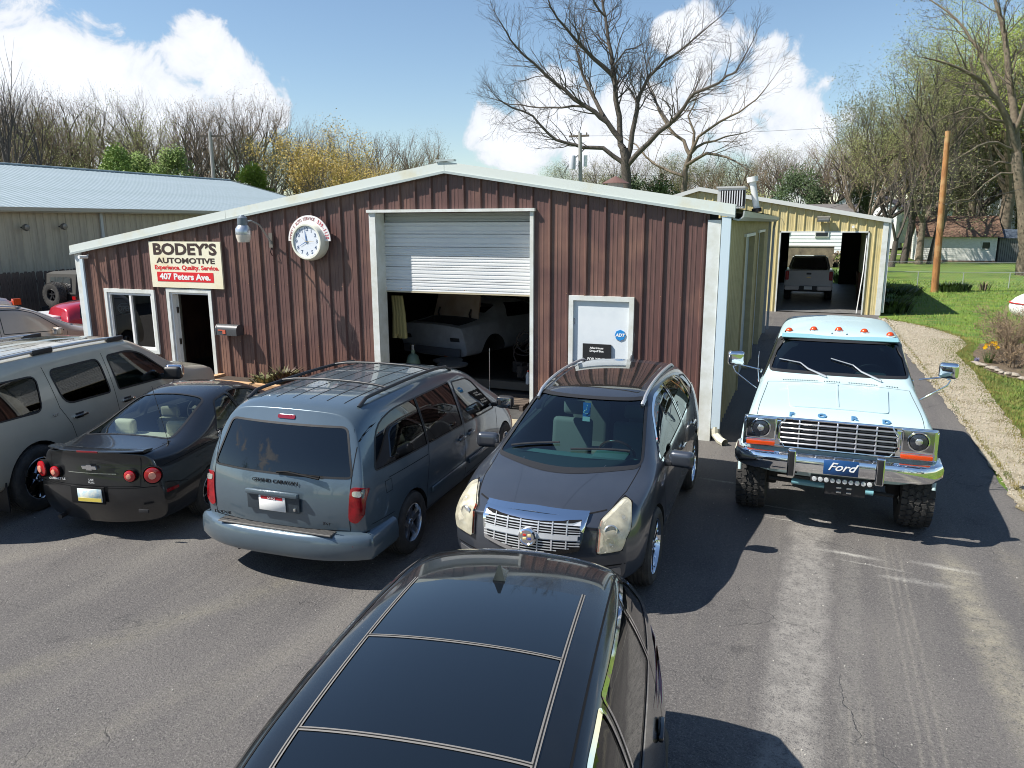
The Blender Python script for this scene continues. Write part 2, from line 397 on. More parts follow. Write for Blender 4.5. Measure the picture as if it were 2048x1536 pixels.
        c=mb.mesh('c',M_well); bm=bmesh.new(); bm.from_mesh(c); bmesh.ops.recalc_face_normals(bm,faces=bm.faces); bm.to_mesh(c); bm.free(); add(c)
        out=bpy.data.meshes.new_from_object(body.evaluated_get(bpy.context.evaluated_depsgraph_get()))
        bpy.data.objects.remove(body)
        for o in tmp: bpy.data.objects.remove(o)
        sm(out,38); out.name='body'; return put(out,'body',s.root)
    # small fittings
    def block(s,name,m,c,size,rz=0,ry=0,rx=0,bev=.01,parent=None,label=None,seg=2):
        me=MB().obox((0,0,0),size).mesh(name,m); bm=bmesh.new(); bm.from_mesh(me)
        if bev: bmesh.ops.bevel(bm,geom=list(bm.edges),offset=min(bev,min(size)*.48),segments=seg,affect='EDGES',profile=.6)
        bm.to_mesh(me); bm.free(); sm(me,50); me.transform(Matrix.Translation(c)@Matrix.Rotation(rz,4,'Z')@Matrix.Rotation(ry,4,'Y')@Matrix.Rotation(rx,4,'X'))
        return put(me,name,parent or s.root,label)
    def handle(s,x,z,m,size=(.19,.035,.032)):
        for sg,vv in ((1,'L'),(-1,'R')):
            h,_=s.hit(vv,x,z,0); o=s.block('door_handle',m,(h.x,h.y+sg*.016,h.z),size,bev=.013); s.block('handle_cup',M_rub,(h.x,h.y+sg*.001,h.z),(size[0]*.55,.008,.075),bev=.003,parent=o)
    def mirror(s,x,y,z,m,size=(.14,.26,.17),lens=True,stalk=True):
        for sg in (1,-1):
            o=s.block('door_mirror',m,(x,sg*y,z),size,rz=sg*-.12,bev=.065,seg=4)
            s.block('mirror_glass',M_mirror,(x-size[0]/2-.002,sg*y,z),(.006,size[1]*.82,size[2]*.74),bev=.002,parent=o)
            if stalk: s.block('mirror_arm',M_plastic,(x+.02,sg*(y-size[1]*.62),z-.05),(.07,.12,.05),parent=o)
    def wheels(s,ax,y,r,w,style,rimr=None,rimm=None,tread=None,steer=0):
        for x in ax:
            for sg in (1,-1):
                build_wheel(s.root,(x,sg*y,r),r,w,sg,style,rimr or r*.66,rimm or M_alloy,tread,steer if x==max(ax) else 0)
    def seats(s,m,rows,z0=.45,top=1.12,yy=.38,w=.5,head=True):
        for x in rows:
            for sg in (1,-1):
                b=s.block('seat',m,(x,sg*yy,z0),(.52,w,.2),bev=.06,seg=3)
                s.block('seat_back',m,(x-.27,sg*yy,(z0+top)/2+.02),(.14,w-.02,top-z0),ry=-.16,bev=.06,seg=3,parent=b)
                if head: s.block('headrest',m,(x-.37,sg*yy,top+.13),(.10,.26,.17),ry=-.12,bev=.05,seg=3,parent=b)
    def dash(s,x,z,w,m,wheel_y=.37,rimm=None,col=None):
        d=s.block('dashboard',m,(x,0,z-.14),(.42,w*2,.28),bev=.08,seg=3)
        s.block('dash_binnacle',m,(x-.02,wheel_y,z+.02),(.26,.36,.1),bev=.04,parent=d)
        mb=MB(); mt=Matrix.Translation((x-.30,wheel_y,z-.02))@Matrix.Rotation(R(-62),4,'Y')
        mb.tube([mt@Vector((.19*math.cos(a),.19*math.sin(a),0)) for a in [2*PI*i/28 for i in range(29)]],.016,8,False)
        for a in (0,PI,PI*1.5): mb.tube([mt@Vector((0,0,-.02)),mt@Vector((.19*math.sin(a),.19*math.cos(a),0))],.014,6)
        mb.build('steering_wheel',rimm or M_plastic,s.root,smooth=60)
def build_wheel(root,loc,r,w,sg,style,rimr,rimm,tread,steer=0):
    t=bpy.data.objects.new('wheel',None); C.objects.link(t); t.parent=root; t.location=loc; t.rotation_euler=(0,0,steer); t.empty_display_size=.1
    key=('tyre',r,w,rimr,tread)
    if key not in WH:
        mb=MB(); h=w/2; b=r-.012 if tread else r
        prof=[(rimr*.99,-h*.80),(rimr+.01,-h*.92),(rimr+(r-rimr)*.45,-h*1.03),(b-.035,-h*.97),(b-.010,-h*.84),(b,-h*.6),(b,0),(b,h*.6),(b-.010,h*.84),(b-.035,h*.97),(rimr+(r-rimr)*.45,h*1.03),(rimr+.01,h*.92),(rimr*.99,h*.80)]
        mb.lathe(prof+[(rimr*.93,h*.5),(rimr*.93,-h*.5)],56,'Y',closed=True)
        if tread:
            nb=tread
            for i in range(nb):
                a=2*PI*i/nb
                for k,(yy,ww,da,sk) in enumerate(((-.80,.34,0,.0),(-.42,.30,.5,.35),(-.02,.30,.15,-.4),(.38,.30,.6,.35),(.80,.34,.3,.0))):
                    aa=a+da*2*PI/nb; rr=r-.010-(.014 if abs(yy)>.7 else 0)
                    m=Matrix.Rotation(-aa,4,'Y')@Matrix.Translation((0,yy*h,rr))@Matrix.Rotation(sk,4,'Z')
                    q=MB().obox((0,0,0),(2*PI*r/nb*.76,ww*h*1.0,.030)); mb.add([m@Vector(p) for p in q.v],q.f)
        else:
            # circumferential grooves stand out as rings
            for yy in (-.5,-.17,.17,.5): mb.lathe([(b-.001,(yy-.13)*h),(b+.006,(yy-.12)*h),(b+.006,(yy+.12)*h),(b-.001,(yy+.13)*h)],56,'Y')
        me=mb.mesh('tyre',M_tyre); bm=bmesh.new(); bm.from_mesh(me); bmesh.ops.recalc_face_normals(bm,faces=bm.faces); bm.to_mesh(me); bm.free(); sm(me,30); WH[key]=me
    put(WH[key],'tyre',t)
    key=('rim',r,w,rimr,style,rimm.name)
    if key not in WH:
        mb=MB(); h=w/2; ns,kind=style
        mb.lathe([(rimr,h*.86),(rimr*.96,h*.9),(rimr*.93,h*.72),(rimr*.90,-h*.5),(rimr*.90,-h*.8),(rimr*.98,-h*.85)],48,'Y')
        mb.lathe([(rimr*.9,-h*.1),(.02,-h*.12),(.0001,-h*.12)],32,'Y')
        mb.lathe([(rimr*.20,h*.35),(rimr*.19,h*.66),(rimr*.12,h*.72),(.0001,h*.74)],20,'Y')
        for i in range(ns):
            a=2*PI*i/ns
            wd=rimr*{'wide':.26,'thin':.085,'split':.07,'disc':.5}[kind]
            for off in ((-.11,.11) if kind=='split' else (0,)):
                P=[(-wd*.55+off*rimr*.3,rimr*.12),(wd*.55+off*rimr*.3,rimr*.12),(wd*.5+off*rimr*1.2,rimr*.94),(-wd*.5+off*rimr*1.2,rimr*.94)]
                f0=[(x,h*.62,z) if z<rimr*.5 else (x,h*.72,z) for x,z in P]; f1=[(x*1.25,h*.30,z) for x,z in P]
                m=Matrix.Rotation(a,4,'Y')
                mb.add([m@Vector(p) for p in f1+f0],[(0,1,2,3),(7,6,5,4),(0,4,5,1),(1,5,6,2),(2,6,7,3),(3,7,4,0)])
        for i in range(5):
            a=2*PI*(i+.5)/5; mb.cyl((rimr*.15*math.cos(a),h*.6,rimr*.15*math.sin(a)),(rimr*.15*math.cos(a),h*.72,rimr*.15*math.sin(a)),.011,6)
        me=mb.mesh('rim',rimm); bm=bmesh.new(); bm.from_mesh(me); bmesh.ops.recalc_face_normals(bm,faces=bm.faces); bm.to_mesh(me); bm.free(); sm(me,30); WH[key]=me
        d=MB(); d.lathe([(rimr*.89,h*.0),(rimr*.88,h*.05),(.02,h*.05),(.0001,h*.05)],32,'Y'); me=d.mesh('brake_backing',M_well); WH[key+('d',)]=me
    o=put(WH[key],'rim',t); 
    d=put(WH[key+('d',)],'brake_backing',t)
    if sg<0: o.scale=(1,-1,1); d.scale=(1,-1,1)
    return t
WH={}
M_in=mat('cabin_dark',(.035,.035,.038),.8); M_well=mat('wheel_well',(.012,.012,.013),.95); M_gap=mat('gap_black',(.008,.008,.009),.8,spec=.2); M_rub=mat('rubber_seal',(.014,.014,.015),.5)
M_plastic=mat('black_plastic',(.02,.02,.022),.45); M_tyre=mat('tyre_rubber',(.032,.031,.030),.82,col2=(.075,.068,.06),nscale=9,mixlo=.45,mixhi=.8,bump=.3,bscale=90)
M_alloy=mat('alloy',(.62,.63,.65),.22,1.0); M_chrome=mat('chrome',(.82,.83,.85),.05,1.0); M_mirror=mat('mirror_face',(.8,.82,.85),.02,1)
M_satin=mat('satin_silver',(.62,.63,.64),.38,.55)
M_red=mat('red_lens',(.42,.008,.012),.12,coat=1); M_redk=mat('dark_red_lens',(.20,.004,.008),.12,coat=1); M_amber=mat('amber_lens',(.50,.050,.002),.2,coat=.4); M_white=mat('white_plastic',(.78,.78,.76),.4)
M_lens=glass('clear_lens',(.86,.88,.88)); M_lampin=mat('lamp_reflector',(.62,.62,.58),.18,.75); M_haze=mat('lamp_bowl',(.50,.48,.40),.25,.1,col2=(.78,.75,.66),nscale=13)

def milky(name,col,amt):
    m=glass(name,(1,1,1)); nt=m.node_tree; N=nt.nodes; L=nt.links; out=[n for n in N if n.type=='OUTPUT_MATERIAL'][0]; src=out.inputs[0].links[0].from_socket
    d=N.new('ShaderNodeBsdfDiffuse'); tc=N.new('ShaderNodeTexCoord'); n=N.new('ShaderNodeTexNoise'); n.inputs['Scale'].default_value=9; n.inputs['Detail'].default_value=6; L.new(tc.outputs['Object'],n.inputs['Vector']); r=N.new('ShaderNodeMapRange'); r.inputs[1].default_value=.3; r.inputs[2].default_value=.7; r.inputs[3].default_value=amt*.6; r.inputs[4].default_value=min(1,amt*1.4); L.new(n.outputs[0],r.inputs[0])
    d.inputs[0].default_value=(*col,1); mx=N.new('ShaderNodeMixShader'); L.new(r.outputs[0],mx.inputs[0]); L.new(src,mx.inputs[1]); L.new(d.outputs[0],mx.inputs[2]); L.new(mx.outputs[0],out.inputs[0]); return m
G_yel=milky('yellowed_lens',(.62,.58,.44),.45)
G_dark=glass('dark_tint',(.035,.04,.045)); G_mid=glass('mid_tint',(.35,.40,.38)); G_clear=glass('clear_tint',(.66,.75,.70)); G_teal=glass('windscreen_tint',(.45,.58,.58))
def plate(c,x,z,y=0,view='B',txt=None,m=None,top=None,bot=None):
    d=-1 if view=='B' else 1
    p=c.block('licence_plate',m or M_white,(x,y,z),(.012,.305,.152),bev=.004,seg=1)
    if top: c.block('plate_band',top,(x+d*.007,y,z+.058),(.003,.25,.03),bev=0,parent=p)
    if bot: c.block('plate_band',bot,(x+d*.007,y,z-.045),(.003,.29,.05),bev=0,parent=p)
    return p
RB=(R(90),0,R(-90)); RF=(R(90),0,R(90))
# ---------------- vehicles
M_redv=mat('ruby_lens',(.30,.004,.010),.2,coat=.4,col2=(.15,.001,.004),nscale=9)
def minivan():
    pm=paint('paint_steel_blue',(.084,.118,.146),.35,.28)
    sp=dict(xs=[-2.54,-2.42,-2.2,-1.8,-1.2,-.5,.2,.75,1.15,1.55,1.9,2.2,2.42,2.54],ww=.99,
      W=[(-2.54,.92),(-2.3,.955),(-1.5,.985),(1.4,.975),(2.2,.93),(2.54,.84)],zb=.24,zw=[(-2.54,.78),(2.54,.62)],
      zbelt=[(-2.54,1.10),(0,1.04),(1.3,.98),(2.0,.86),(2.54,.72)],yb=[(-2.54,.90),(-1.5,.965),(1.2,.95),(2.2,.86),(2.54,.76)],
      yr=[(-2.54,.70),(-1.8,.75),(.5,.73),(.9,.70),(1.8,.80),(2.2,.74),(2.54,.62)],
      zt=[(-2.54,1.72),(-2.0,1.785),(-.6,1.80),(.3,1.76),(.8,1.65),(1.85,1.08),(2.2,.97),(2.54,.82)],
      fp=[(.3,-.06),(.5,0),(.85,-.14),(1.1,-.3)],fc=.38,rp=[(.25,.10),(.62,.03),(.8,.0),(1.08,.05),(1.4,.20),(1.72,.36),(1.8,.40)],rc=.16,
      creases=[((-2.2,1.5),7,.25),((-2.5,2.2),5,.15)],endcrease=(.35,.2))
    c=Car('minivan','steel blue minivan with roof rack and step bumper, parked nose in at the centre','minivan',sp,(-4.62,-3.98,R(92.5)),pm,.955)
    r=c.root
    c.window('B',rnd([(-.80,1.12),(.80,1.12),(.67,1.575),(-.67,1.575)],.06),G_dark,'rear_window',trim=.02)
    side=[(-2.10,1.10),(-1.15,1.07),(-1.15,1.60),(-1.72,1.60),(-2.0,1.45)]
    for v in 'LR':
        c.window(v,rnd([(-2.12,1.13),(-.98,1.09),(-.98,1.61),(-1.55,1.61),(-1.93,1.52)],[.06,.02,.02,.2,.2]),G_dark,'quarter_window')
        c.window(v,rnd([(-.95,1.09),(.06,1.05),(.0,1.60),(-.95,1.61)],[.02,.03,.05,.02]),G_dark,'sliding_door_window')
        c.window(v,rnd([(.12,1.05),(1.22,1.00),(1.25,1.03),(.70,1.52),(.10,1.58)],[.03,.02,.03,.15,.04]),G_mid,'front_door_window')
    c.window('F',rnd([(-.72,1.10),(.72,1.10),(.60,1.62),(-.60,1.62)],.06),G_clear,'windscreen',depth=.45)
    c.seats(mat('grey_cloth',(.17,.165,.155),.9),(.35,-.55,-1.4),.5,1.12); c.dash(1.25,1.02,.72,mat('grey_dash',(.12,.12,.115),.7))
    c.finish([(1.58,.34,.37,.26),(-1.45,.34,.38,.26)],cavity=(-2.25,1.6))
    c.wheels((1.58,-1.45),.88,.34,.215,(5,'wide'),rimr=.212)
    c.mir('B',rnd([(-.915,1.03),(-.79,1.04),(-.775,.71),(-.85,.68),(-.915,.76)],.04),'tail_lamp',M_redv,off=.012,step=.04)
    c.patch('B',rnd([(-.90,1.00),(-.81,1.005),(-.81,.955),(-.89,.945)],.025),'reverse_lens',M_lampin,off=.016,skirt=.006,step=.04)
    c.patch('B',rnd([(.90,1.00),(.81,1.005),(.81,.955),(.89,.945)],.025),'reverse_lens',M_lampin,off=.016,skirt=.006,step=.04)
    c.patch('B',rnd([(-.10,1.655),(.10,1.655),(.10,1.620),(-.10,1.620)],.016),'high_brake_lamp',M_redk,off=.010,step=.03)
    # step bumper
    pts=[]
    for i in range(27):
        a=-1+2*i/26; y=.985*math.sin(a*PI/2); x=-2.36-.22*(1-abs(y)**3.2); pts.append((x,y))
    pts=[(-1.90,-1.0)]+pts+[(-1.90,1.0)]
    path=[]
    for i,p in enumerate(pts):
        a=Vector(pts[max(0,i-1)]); b=Vector(pts[min(len(pts)-1,i+1)]); t=(b-a).normalized(); path.append(((p[0],p[1],0),(-t.y if False else -abs(t.y),t.x if False else math.copysign(abs(t.x),p[1]))))
    sec=[(-.12,.34),(.0,.32),(.030,.37),(.034,.45),(.026,.54),(.0,.575),(-.05,.588),(-.16,.588)]
    MB().sweep(path,sec).build('rear_bumper',pm,r,smooth=50,recalc=True)
    sp0=c.block('step_pad',mat('step_pad_grey',(.15,.145,.135),.7),(-2.51,0,.590),(.12,1.30,.016),bev=.006)
    for k in range(7): c.block('pad_rib',M_plastic,(-2.558+k*.016,0,.5995),(.004,1.30,.004),bev=0,parent=sp0)
    # roof rack
    for sg in (-1,1):
        q=[]; 
        for x in np.linspace(-1.95,.35,16):
            h,_=c.hit('T',float(x),sg*.66,0); dz=.055*min(1,8*min((x+1.97),(.38-x))); q.append((x,sg*.66,h.z+dz-.005))
        MB().tube(q,.019,8).build('roof_rail',M_plastic,r,smooth=50)
    for x in (-1.35,-.25):
        q=[]
        for y in np.linspace(-.66,.66,9): h,_=c.hit('T',x,float(y),0); q.append((x,y,h.z+.055))
        MB().tube(q,.015,8).build('cross_bar',M_plastic,r,smooth=50)
    for y in (-.5,-.3,-.1,.1,.3,.5): 
        c.line('T',[(-1.95,y),(.15,y)],.014,M_gap,name='roof_groove',step=.12)
    c.patch('T',rnd([(.28,-.36),(.28,.36),(.62,.34),(.62,-.34)],.05),'sunroof_panel',mat('dark_glass_panel',(.01,.012,.014),.05,coat=1),off=.004,skirt=.004)
    c.gaps([('B',[(-.80,1.64),(-.79,1.06),(-.78,.60),(.78,.60),(.79,1.06),(.80,1.64)]),('LR',[(-.965,1.62),(-.965,1.08),(-1.0,.9),(-1.1,.6),(-1.1,.36),(.02,.32)]),('LR',[(.08,1.60),(.09,1.05),(.06,.9),(.04,.34),(1.1,.32),(1.24,.6),(1.30,1.0)]),('LR',[(-2.35,1.09),(-1.0,1.04)][:0] or [(-1.0,.98),(-1.9,1.0)])])
    for v,sg in (('L',1),('R',-1)):
        pass
        if sg>0:
            for x in (-.04,.26): c.handle(x,.90,pm)
        for x0,x1 in ((-1.0,.0),(.12,1.15)): c.block('side_moulding',pm,((x0+x1)/2,sg*1.0,.56),(x1-x0,.03,.07),bev=.014)
    c.mirror(1.12,1.14,1.12,M_plastic,(.13,.24,.17))
    c.block('handle_recess',mat('handle_recess',(.05,.065,.08),.35,.4),(-2.525,0,.86),(.02,.60,.20),bev=.009)
    c.block('handle_bar',pm,(-2.545,0,.945),(.05,.60,.05),bev=.02)
    p=plate(c,-2.545,.84,top=mat('plate_red',(.45,.02,.03),.5)); text('plate_text','OHIO',.035,M_white,p,(-2.556,0,.898),RB,.001)
    c.block('lock_barrel',M_chrome,(-2.54,-.25,.80),(.02,.03,.03),bev=.014)
    mb=MB(); mb.tube([(-2.47,-.02,1.14),(-2.46,-.12,1.15),(-2.475,-.5,1.12)],.011,6); mb.obox((-2.462,-.30,1.135),(.02,.40,.018)); mb.build('rear_wiper',M_gap,r)
    c.gaps([('R',[(-1.98,.98),(-1.86,.98),(-1.86,.86),(-1.98,.86),(-1.98,.98)]),('LR',[(-2.28,.64),(-1.86,.62)]),('LR',[(.1,.40),(1.15,.40)])],.006)
    c.block('bumper_reflector',M_redv,(-2.50,-.78,.47),(.02,.14,.03),rz=.35,bev=.006)
    for sg in (-1,1): c.patch('R' if sg<0 else 'L',rnd([(-2.02,.50),(-1.88,.50),(-1.88,.46),(-2.02,.46)],.01),'side_reflector',M_redv,off=.004,skirt=.004)
    dk=mat('badge_dark',(.03,.03,.035),.3,.6)
    text('nameplate','GRAND CARAVAN',.050,dk,r,(c.hit('B',0,1.045)[0].x-.006,0,1.045),(R(80),0,R(-90)),.003,sx=1.25); text('badge','DODGE',.040,dk,r,(-2.545,.60,.68),RB,.004,sx=1.4); text('badge','SXT',.036,dk,r,(-2.535,-.60,.70),RB,.004,sx=1.3)
    mb=MB(); mb.tube([(-2.45,.52,.27),(-2.20,.52,.28)],.026,10); mb.build('exhaust_pipe',M_plastic,r,smooth=50)
    mb=MB(); mb.tube([(1.42,-.80,.98),(1.42,-.80,1.80)],.004,6); mb.build('aerial',M_alloy,r)
    c.mir('F',rnd([(.50,.72),(.82,.78),(.84,.64),(.50,.60)],.04),'head_lamp',M_lampin,off=.01)
def coupe():
    pm=paint('paint_black_coupe',(.011,.0115,.013),.2,.3)
    sp=dict(xs=[-2.28,-2.15,-1.9,-1.55,-1.2,-.85,-.45,0,.35,.75,1.15,1.6,1.95,2.15,2.28],ww=.86,
      W=[(-2.28,.78),(-2.0,.84),(-1.3,.87),(1.3,.86),(2.0,.80),(2.28,.66)],zb=.20,zw=[(-2.28,.64),(2.28,.52)],
      zbelt=[(-2.28,.92),(-1.2,.95),(.5,.90),(1.1,.86),(2.28,.60)],yb=[(-2.28,.70),(-1.4,.80),(0,.80),(1.2,.76),(2.28,.62)],
      yr=[(-2.28,.62),(-1.75,.64),(-1.3,.62),(-.75,.52),(0,.54),(.25,.52),(1.05,.66),(1.6,.62),(2.28,.5)],
      zt=[(-2.28,1.045),(-2.1,1.055),(-1.65,1.05),(-1.3,1.13),(-.85,1.32),(-.45,1.405),(0,1.42),(.35,1.36),(1.15,.95),(1.6,.88),(2.28,.70)],
      crown=[(-2.28,.03),(-1.6,.04),(-1.0,.06),(0,.05),(2.28,.05)],
      fp=[(.25,-.05),(.5,0),(.8,-.12)],fc=.42,rp=[(.2,.12),(.40,.02),(.62,0),(.70,.07),(1.0,.07),(1.1,.06)],rc=.30,
      creases=[((-2.28,-1.6),7,.3)],endcrease=(.3,.2))
    c=Car('black_coupe','shiny black two-door coupe with round red tail lamps and cream seats inside','car',sp,(-7.38,-4.20,R(101)),pm,.955)
    r=c.root; cream=mat('cream_trim',(.62,.60,.47),.85)
    c.window('T',rnd([(-1.60,-.57),(-1.60,.57),(-.66,.46),(-.62,0),(-.66,-.46)],[.10,.10,.1,.3,.1]),glass('rear_glass',(.62,.70,.68)),'rear_window',depth=.35,trim=.03)
    for v in 'LR':
        c.window(v,rnd([(-.95,.97),(-.30,.96),(-.30,1.32),(-.60,1.28)],.05),G_mid,'quarter_window')
        c.window(v,rnd([(-.25,.96),(.78,.92),(.30,1.25),(-.05,1.33),(-.25,1.33)],[.03,.04,.1,.1,.02]),G_mid,'door_window')
    c.window('T',rnd([(.38,-.48),(.38,.48),(1.02,.62),(1.02,-.62)],.08),G_clear,'windscreen',depth=.4)
    c.seats(cream,(.15,-.75),.32,.88,yy=.36); c.dash(.78,.88,.6,mat('tan_dash',(.2,.19,.16),.7))
    c.finish([(1.38,.31,.345,.24),(-1.24,.31,.345,.24)],cavity=(-1.55,1.2))
    c.block('parcel_shelf',cream,(-1.30,0,.93),(.56,1.12,.03),bev=.01)
    for sg in (1,-1): c.block('headrest',cream,(-1.13,sg*.36,1.045),(.11,.27,.17),bev=.06,seg=4)
    c.wheels((1.38,-1.24),.745,.31,.20,(7,'thin'),rimr=.20)
    for y,rd,x in ((.47,.066,-2.205),(.70,.092,-2.135)):
        for sg in (1,-1):
            rz=sg*(-.12 if y<.6 else -.40)
            m=Matrix.Translation((x,sg*y,.79))@Matrix.Rotation(rz,4,'Z')
            q=MB().lathe([(.0001,-.035),(rd*.55,-.033),(rd*.95,-.02),(rd,.0),(rd,.06)],28,'X'); 
            o=MB().add([m@Vector(p) for p in q.v],q.f).build('tail_lamp',M_red,r,smooth=40)
            q=MB().lathe([(.0001,-.045),(rd*.42,-.042),(rd*.48,-.02)],20,'X'); MB().add([m@Vector(p) for p in q.v],q.f).build('lamp_lens',mat('lamp_centre',(.75,.33,.22) if y<.6 else (.5,.02,.03),.15,coat=1),o,smooth=40)
            q=MB().lathe([(rd*1.0,.0),(rd*1.12,-.012),(rd*1.14,.01),(rd*1.0,.05)],28,'X'); MB().add([m@Vector(p) for p in q.v],q.f).build('lamp_ring',M_gap,o,smooth=40)
    # spoiler lip
    pth=[]
    for i in range(15):
        a=-1+2*i/14; y=.60*a; x=-2.17+.10*abs(a)**3; pth.append(((x,y,0),(-1,0)))
    MB().sweep(pth,[(-.10,1.025),(.03,1.030),(.060,1.050),(.055,1.060),(.0,1.062),(-.12,1.045)]).build('spoiler',pm,r,smooth=40,recalc=True)
    c.block('high_brake_lamp',M_redk,(-2.248,0,1.055),(.01,.26,.022),bev=.004)
    c.gaps([('B',[(-.57,1.03),(-.56,.66),(.56,.66),(.57,1.03)]),('T',[(-2.15,.60),(-1.62,.60)]),('T',[(-2.15,-.60),(-1.62,-.60)]),('LR',[(-.28,1.33),(-.30,.95),(-.42,.55),(-.3,.30),(.9,.28),(1.0,.6),(.95,.9)])])
    c.line('B',[(-.30,.80),(.30,.80)],.008,M_alloy,name='trim_strip',off=.004)
    c.line('B',[(-.76,.655),(-.5,.64),(.5,.64),(.76,.655)],.008,M_gap,name='bumper_gap'); c.line('R',[(-2.02,.68),(-1.72,.60)],.008,M_gap,name='bumper_gap'); c.gaps([('LR',[(-2.0,.86),(-1.2,.90),(-.4,.86)])],.006,m=M_gap,name='shoulder_crease')
    c.block('rear_foglamp',M_plastic,(-2.24,-.62,.40),(.02,.12,.04),bev=.006)
    # bow-tie emblem
    s_=.066
    MB().prism([(-.09,-.018),(-.032,-.018),(-.032,-.03),(.036,-.03),(.036,-.018),(.085,-.018),(.095,.018),(.035,.018),(.035,.03),(-.03,.03),(-.03,.018),(-.082,.018)],-2.252,-2.236,'X').build('emblem',M_chrome,r,recalc=True).location.z=.872
    c.block('plate_recess',M_gap,(-2.272,.03,.56),(.02,.42,.20),bev=.005)
    p=plate(c,-2.286,.56,.0,m=mat('plate_print',(.45,.60,.66),.4,col2=(.75,.76,.66),nscale=16,mixlo=.4,mixhi=.6)); c.block('plate_band',mat('plate_gold',(.70,.55,.10),.5),(-2.294,0,.51),(.003,.29,.04),bev=0,parent=p)
    tw=text('badge','COBALT LS',.034,M_white,r,(-2.228,.44,.715),RB,.002,sx=1.2); text('sticker','LIVE',.034,M_white,r,(-2.240,-.0,.725),RB,.001); text('sticker','MUSIC',.028,M_white,r,(-2.242,-.0,.695),RB,.001)
    mb=MB()
    for a in (0,2.1,4.2): mb.tube([(-.92+.028*math.cos(a+1.57)+.017*math.cos(t),-.795,.925+.028*math.sin(a+1.57)+.017*math.sin(t)) for t in np.linspace(0,2*PI,13)],.0035,4,False)
    st=mb.build('ring_sticker',M_white,r); 
    h,_=c.hit('T',-1.70,-.62,0); mb=MB(); mb.tube([(-1.70,-.62,h.z-.01),(-1.70,-.62,h.z+.04)],.012,8); mb.tube([(-1.70,-.62,h.z+.03),(-1.86,-.60,h.z+.72)],.003,5); mb.build('aerial',M_plastic,r)
    c.patch('R',rnd([(-2.05,.60),(-1.88,.60),(-1.88,.57),(-2.05,.56)],.01),'side_marker',M_redk,off=.005)
    c.mirror(.72,.93,.98,pm,(.12,.2,.13)); 
    c.handle(-.12,.80,pm)
    c.mir('F',rnd([(.42,.62),(.64,.70),(.66,.56),(.42,.52)],.03),'head_lamp',M_lampin,off=.01)
    MB().tube([(-2.2,.50,.24),(-1.9,.5,.25)],.028,10).build('exhaust_pipe',M_plastic,r,smooth=50)
